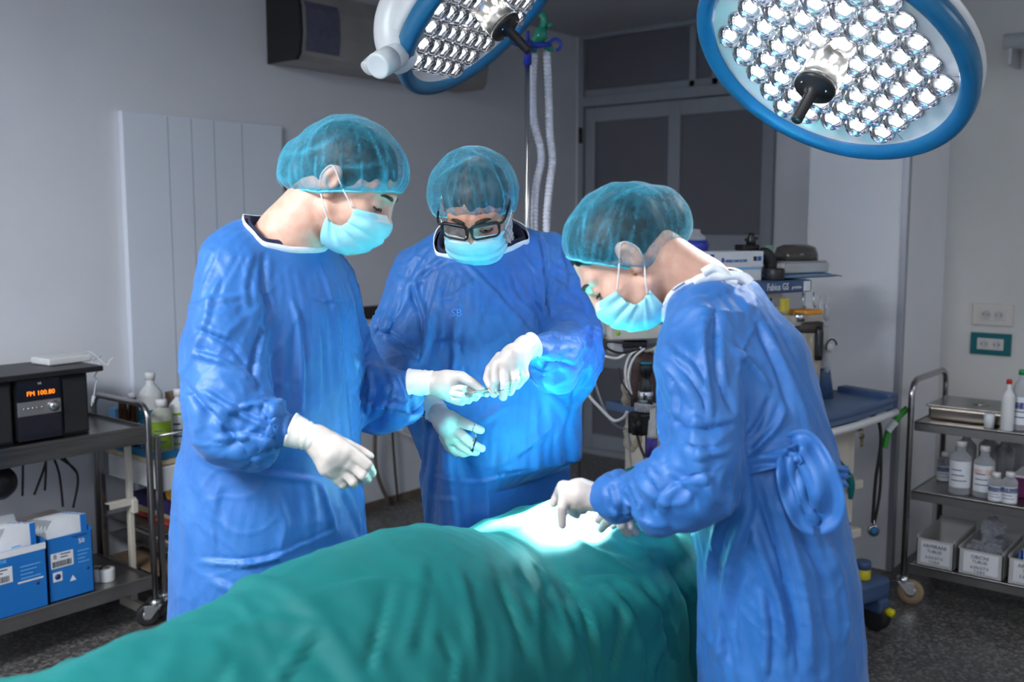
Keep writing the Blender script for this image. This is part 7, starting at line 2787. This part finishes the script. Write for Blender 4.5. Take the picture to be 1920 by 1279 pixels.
make_hair(wr, O, A, k, M['hair'], [(Q(1240, 410, 1.90), 48 * sc), (Q(1226, 462, 1.86), 32 * sc)], .036)
hand(wr, 1.72, [('palm', [(1122, 932, 0, 24), (1085, 924, 0, 25), (1062, 920, .005, 16)]), ('palm', [(1118, 935, 0, 23), (1080, 940, .01, 18)]),
                ('f', [(1056, 914, .01, 13), (1046, 926, .03, 9), (1038, 944, .03, 8)]), ('f', [(1062, 924, 0, 13), (1054, 950, -.01, 10.5), (1054, 984, 0, 8.5)]),
                ('f', [(1076, 942, .0, 12), (1072, 960, .02, 9), (1082, 966, .05, 8)]), ('f', [(1088, 944, .0, 11), (1086, 958, .03, 8), (1096, 958, .05, 7)]), ('f', [(1090, 936, .03, 14), (1066, 944, .06, 9), (1060, 960, .06, 8)])])
cuff(wr, qr(1132, 934, 1.72, 26), qr(1112, 932, 1.72, 23.5))
hand(wr, 1.84, [('palm', [(1195, 952, 0, 22), (1165, 958, 0, 20), (1150, 962, 0, 14)]), ('f', [(1152, 958, 0, 11), (1134, 964, -.01, 8.5), (1121, 975, 0, 7.5)]), ('f', [(1154, 966, 0, 11), (1138, 980, -.015, 9), (1127, 992, 0, 8)]),
                ('f', [(1160, 970, 0, 11), (1166, 986, -.015, 9), (1177, 1000, 0, 8)]), ('f', [(1170, 970, 0, 10), (1182, 988, -.01, 8), (1192, 998, 0, 7)]), ('f', [(1180, 955, .01, 12), (1160, 975, .04, 9), (1150, 985, .05, 7.5)])])
# ------------------------------------------------------------------ instruments in the hands
fF = 2.070
fc = thing('forceps', 'steel ringed forceps passed between the gloved hands, a swab in their jaws', 'forceps', Q(900, 735, fF))
sc = scale_at(Q(900, 735, fF))
pv = Q(917, 732, fF - .005)
tip = Q(856, 739, fF + .0)
MB().tube(spline([tip, Q(880, 736, fF - .004), pv, Q(930, 731, fF - .012), Q(938, 733, fF - .03)], 6), .0022, 8).build('upper_shank', M['steel'], fc)
MB().tube(spline([tip + [0, 0, -.002], Q(880, 738, fF - .004), pv, Q(925, 736, fF - .02), Q(934, 738, fF - .04)], 6), .0022, 8).build('lower_shank', M['steel'], fc)
MB().lathe([(.0, -.004), (.004, -.003), (.004, .003), (0, .004)], pv, FH, 12).build('box_joint', M['steel'], fc)
for (x, y, df, nm) in ((945, 733, -.030, 'finger_ring'), (921, 730, .02, 'finger_ring')):
    c = Q(x, y, fF + df)
    MB().tube([c + RT * (10.5 * sc * math.cos(a)) + (np.array([0, 0, 1]) * .45 - FH * .9) * (9 * sc * math.sin(a)) for a in np.linspace(0, 2 * PI, 20, endpoint=False)], .0019, 8, closed=True).build(nm, M['steel'], fc)
# folded gauze swab
sw = thing('gauze_swab', 'folded white gauze swab held in the forceps against the palm', 'swab', Q(858, 736, 2.07))
mb = MB()
for (x0, y0, x1, y1, df, k_) in ((846, 723, 875, 735, .0, 1), (843, 733, 872, 745, -.004, 2), (845, 742, 870, 751, .004, 3)):
    nU, nV = 9, 6
    vs, fs = [], []
    for sd in (-1, 1):
        b0 = len(vs)
        for i in range(nU):
            for j in range(nV):
                u, v = i / (nU - 1), j / (nV - 1)
                p = Q(x0 + (x1 - x0) * u + 1.2 * math.sin(7 * v + k_), y0 + (y1 - y0) * v + 1.5 * math.sin(5 * u + k_ * 2), 2.062 + df)
                th_ = .0075 * (1 - abs(2 * u - 1) ** 5) * (1 - abs(2 * v - 1) ** 4) + .0012 * math.sin(11 * u + 9 * v)
                vs.append(p + FH * (sd * th_))
        fs += [(b0 + i * nV + j, b0 + i * nV + j + 1, b0 + (i + 1) * nV + j + 1, b0 + (i + 1) * nV + j) for i in range(nU - 1) for j in range(nV - 1)]
    mb.add(vs, fs, 0, True)
mb.build('gauze', noise_mat('gauze_white', (.80, .82, .84), (.88, .90, .92), 300, .8, .5, 600), sw)
# scissors on thumb and finger
fs_ = 2.215
sx = thing('scissors', 'small steel scissors hooked on the thumb and finger of the lower hand', 'scissors', Q(888, 822, fs_))
for (x, y, df, a_) in ((891, 802, .005, .35), (887, 836, .018, .35)):
    c = Q(x, y, fs_ + df)
    e1 = np.array([0, 0, 1]) * .96 + RT * .2
    e2 = unit(FH * .95 + RT * .3)
    MB().tube([c + e1 * (11 * sc * math.cos(a)) + e2 * (11 * sc * math.sin(a)) for a in np.linspace(0, 2 * PI, 20, endpoint=False)], .0017, 8, closed=True).build('finger_ring', M['steel'], sx)
pv = Q(893, 820, fs_ - .015)
for (x, y, df) in ((890, 811, -.004), (887, 827, .008)):
    MB().tube([Q(x, y, fs_ + df), pv, Q(884 if y < 815 else 886, 846 if y < 815 else 848, fs_ + .02)], [.0017, .002, .0012], 8).build('blade', M['steel'], sx)

# ---- ties on the gown of the woman at right
gowns = {o.parent.name: o for o in bpy.data.objects if o.name.startswith('surgical_gown') and o.parent}
gR = gowns[wr.name]


def surf_f(px, py, target, off=-.004, default=1.7):
    """distance ahead of the camera of the first hit on the target mesh at a pixel"""
    r = unit(ray(px, py))
    hit, loc, nr, ix = target.ray_cast(target.matrix_world.inverted() @ Vector(CAM), Vector(r))
    if not hit:
        return default
    return float((np.array(target.matrix_world @ loc) - CAM) @ FH) + off


bpy.context.view_layer.update()
pix = [(1420, 868), (1450, 862), (1480, 854), (1502, 846)]
f0_ = surf_f(1415, 868, gR, -.012)
ribbon('waist_tie', [(1340, 890, f0_ + .06), (1385, 877, f0_ + .02)] + [(x, y, surf_f(x, y, gR, -.012)) for x, y in pix], 0, .030, M['gown'], gR, fold=.003, seed=2)
fb = surf_f(1500, 870, gR, -.02)
ribbon('bow_tail', [(1495, 850, fb), (1525, 866, fb - .02), (1560, 880, fb - .01), (1594, 884, fb + .01)], 0, .018, M['gown'], gR, fold=.004, seed=3)
ribbon('bow_tail', [(1500, 858, fb), (1535, 888, fb - .03), (1565, 900, fb - .02), (1588, 908, fb)], 0, .022, M['gown'], gR, fold=.004, seed=4)
ribbon('bow_loop', [(1488, 842, fb), (1504, 834, fb - .02), (1520, 854, fb - .03), (1538, 890, fb - .045), (1550, 932, fb - .05), (1548, 966, fb - .04), (1530, 974, fb - .03)], 0, .052, M['gown'], gR, fold=.006, seed=5)
ribbon('bow_loop', [(1486, 856, fb), (1484, 890, fb - .02), (1494, 930, fb - .03), (1514, 965, fb - .035), (1536, 974, fb - .03)], 0, .052, M['gown'], gR, fold=.006, seed=6)
ribbon('bow_loop', [(1498, 852, fb - .02), (1508, 890, fb - .03), (1524, 930, fb - .035), (1540, 958, fb - .03), (1552, 966, fb - .02)], 0, .050, M['gown'], gR, fold=.007, seed=9)
ribbon('bow_knot', [(1478, 862, fb - .01), (1494, 852, fb - .025), (1508, 850, fb - .02)], 0, .034, M['gown'], gR, fold=.005, seed=7)
ft_ = surf_f(1350, 560, gR, -.01, 1.8)
for px in ([(1318, 512), (1335, 503), (1352, 508), (1366, 522), (1384, 528)], [(1330, 516), (1350, 518), (1374, 516), (1396, 520), (1408, 530)], [(1300, 530), (1320, 520), (1345, 522)]):
    ribbon('neck_tie', [(x, y, ft_ + .05) for x, y in px], 0, .016, M['bind'], gR)
pix = [(1338, 545), (1375, 560), (1412, 590), (1450, 640), (1480, 690), (1506, 745)]
# earring of the woman at right
q = Q(1190, 512, surf_f(1190, 512, wr, -.002, 1.8))
MB().lathe([(0, -.005), (.004, -.003), (.005, 0), (.004, .003), (0, .005)], q, (0, 0, 1), 12).build('earring', principled('gold', (.75, .42, .15), .25, 1), wr)
# printed letters on the surgeon's gown
gMn = gowns[man.name]
f_ = surf_f(856, 587, gMn, -.0025, 2.38)
o_ = Q(856, 587, f_)
text_mesh('SB', .026, frame_matrix(o_, RT, UP, -FW), principled('gown_print', (.10, .30, .75), .6), gMn, 'gown_lettering', depth=.0004)
# ------------------------------------------------------------------ light
W = bpy.data.worlds.new('world')
SC.world = W
W.use_nodes = True
W.node_tree.nodes['Background'].inputs[0].default_value = (.55, .6, .7, 1)
W.node_tree.nodes['Background'].inputs[1].default_value = .05


def area(name, loc, target, size, energy, col=(1, 1, 1), sy=None):
    l = bpy.data.lights.new(name, 'AREA')
    l.energy = energy
    l.color = col
    l.size = size
    if sy:
        l.shape = 'RECTANGLE'
        l.size_y = sy
    o = bpy.data.objects.new(name, l)
    COL.objects.link(o)
    o.location = loc
    o.rotation_euler = (Vector(target) - Vector(loc)).to_track_quat('-Z', 'Y').to_euler()
    return o


def spot(name, loc, n, energy, angle, blend, radius, col=(1, 1, 1)):
    l = bpy.data.lights.new(name, 'SPOT')
    l.energy = energy
    l.spot_size = math.radians(angle)
    l.spot_blend = blend
    l.shadow_soft_size = radius
    l.color = col
    o = bpy.data.objects.new(name, l)
    COL.objects.link(o)
    o.location = loc
    o.rotation_euler = Vector(n).to_track_quat('-Z', 'Y').to_euler()
    return o


for (x, y), e in zip(((-.8, 1.7), (-.8, -.6), (1.0, -1.4), (3.3, -1.5)), (165, 42, 9, 15)):  # last panel is an unseen fill added to lighten far wall, column and machine
    area('ceiling_and_fill_light', (x, y, ZC - .045), (x, y, 0), 1.08, e, (.93, .96, 1.0))
spot('lamp_beam', C2 + N2 * .18, np.array([1.66, 1.17, .93]) - C2 - N2 * .18, 12500, 19, .65, .06, (.97, .99, 1))
spot('lamp_spill', C2 + N2 * .18, N2, 60, 60, 1.0, .10, (.97, .99, 1))
spot('lamp_beam', C1 + N1 * .18, N1, 260, 34, .9, .06, (.97, .99, 1))
SC.cycles.sample_clamp_indirect = 80.0
SC.cycles.max_bounces = 8
SC.cycles.transparent_max_bounces = 12
# ------------------------------------------------------------------ camera
cd = bpy.data.cameras.new('camera')
cd.sensor_fit = 'HORIZONTAL'
cd.sensor_width = 36.0
cd.lens = 36.0 * FPX / 1920.0
cd.clip_start = 0.05
cd.dof.use_dof = True
cd.dof.focus_distance = 2.38
cd.dof.aperture_fstop = 3.2
co = bpy.data.objects.new('camera', cd)
COL.objects.link(co)
co.matrix_world = Matrix(((RT[0], UP[0], -FW[0], CAM[0]), (RT[1], UP[1], -FW[1], CAM[1]), (RT[2], UP[2], -FW[2], CAM[2]), (0, 0, 0, 1)))
SC.camera = co
SC.view_settings.view_transform = 'Standard'
SC.view_settings.look = 'None'
SC.view_settings.gamma = 1.0
SC.view_settings.exposure = 0.0
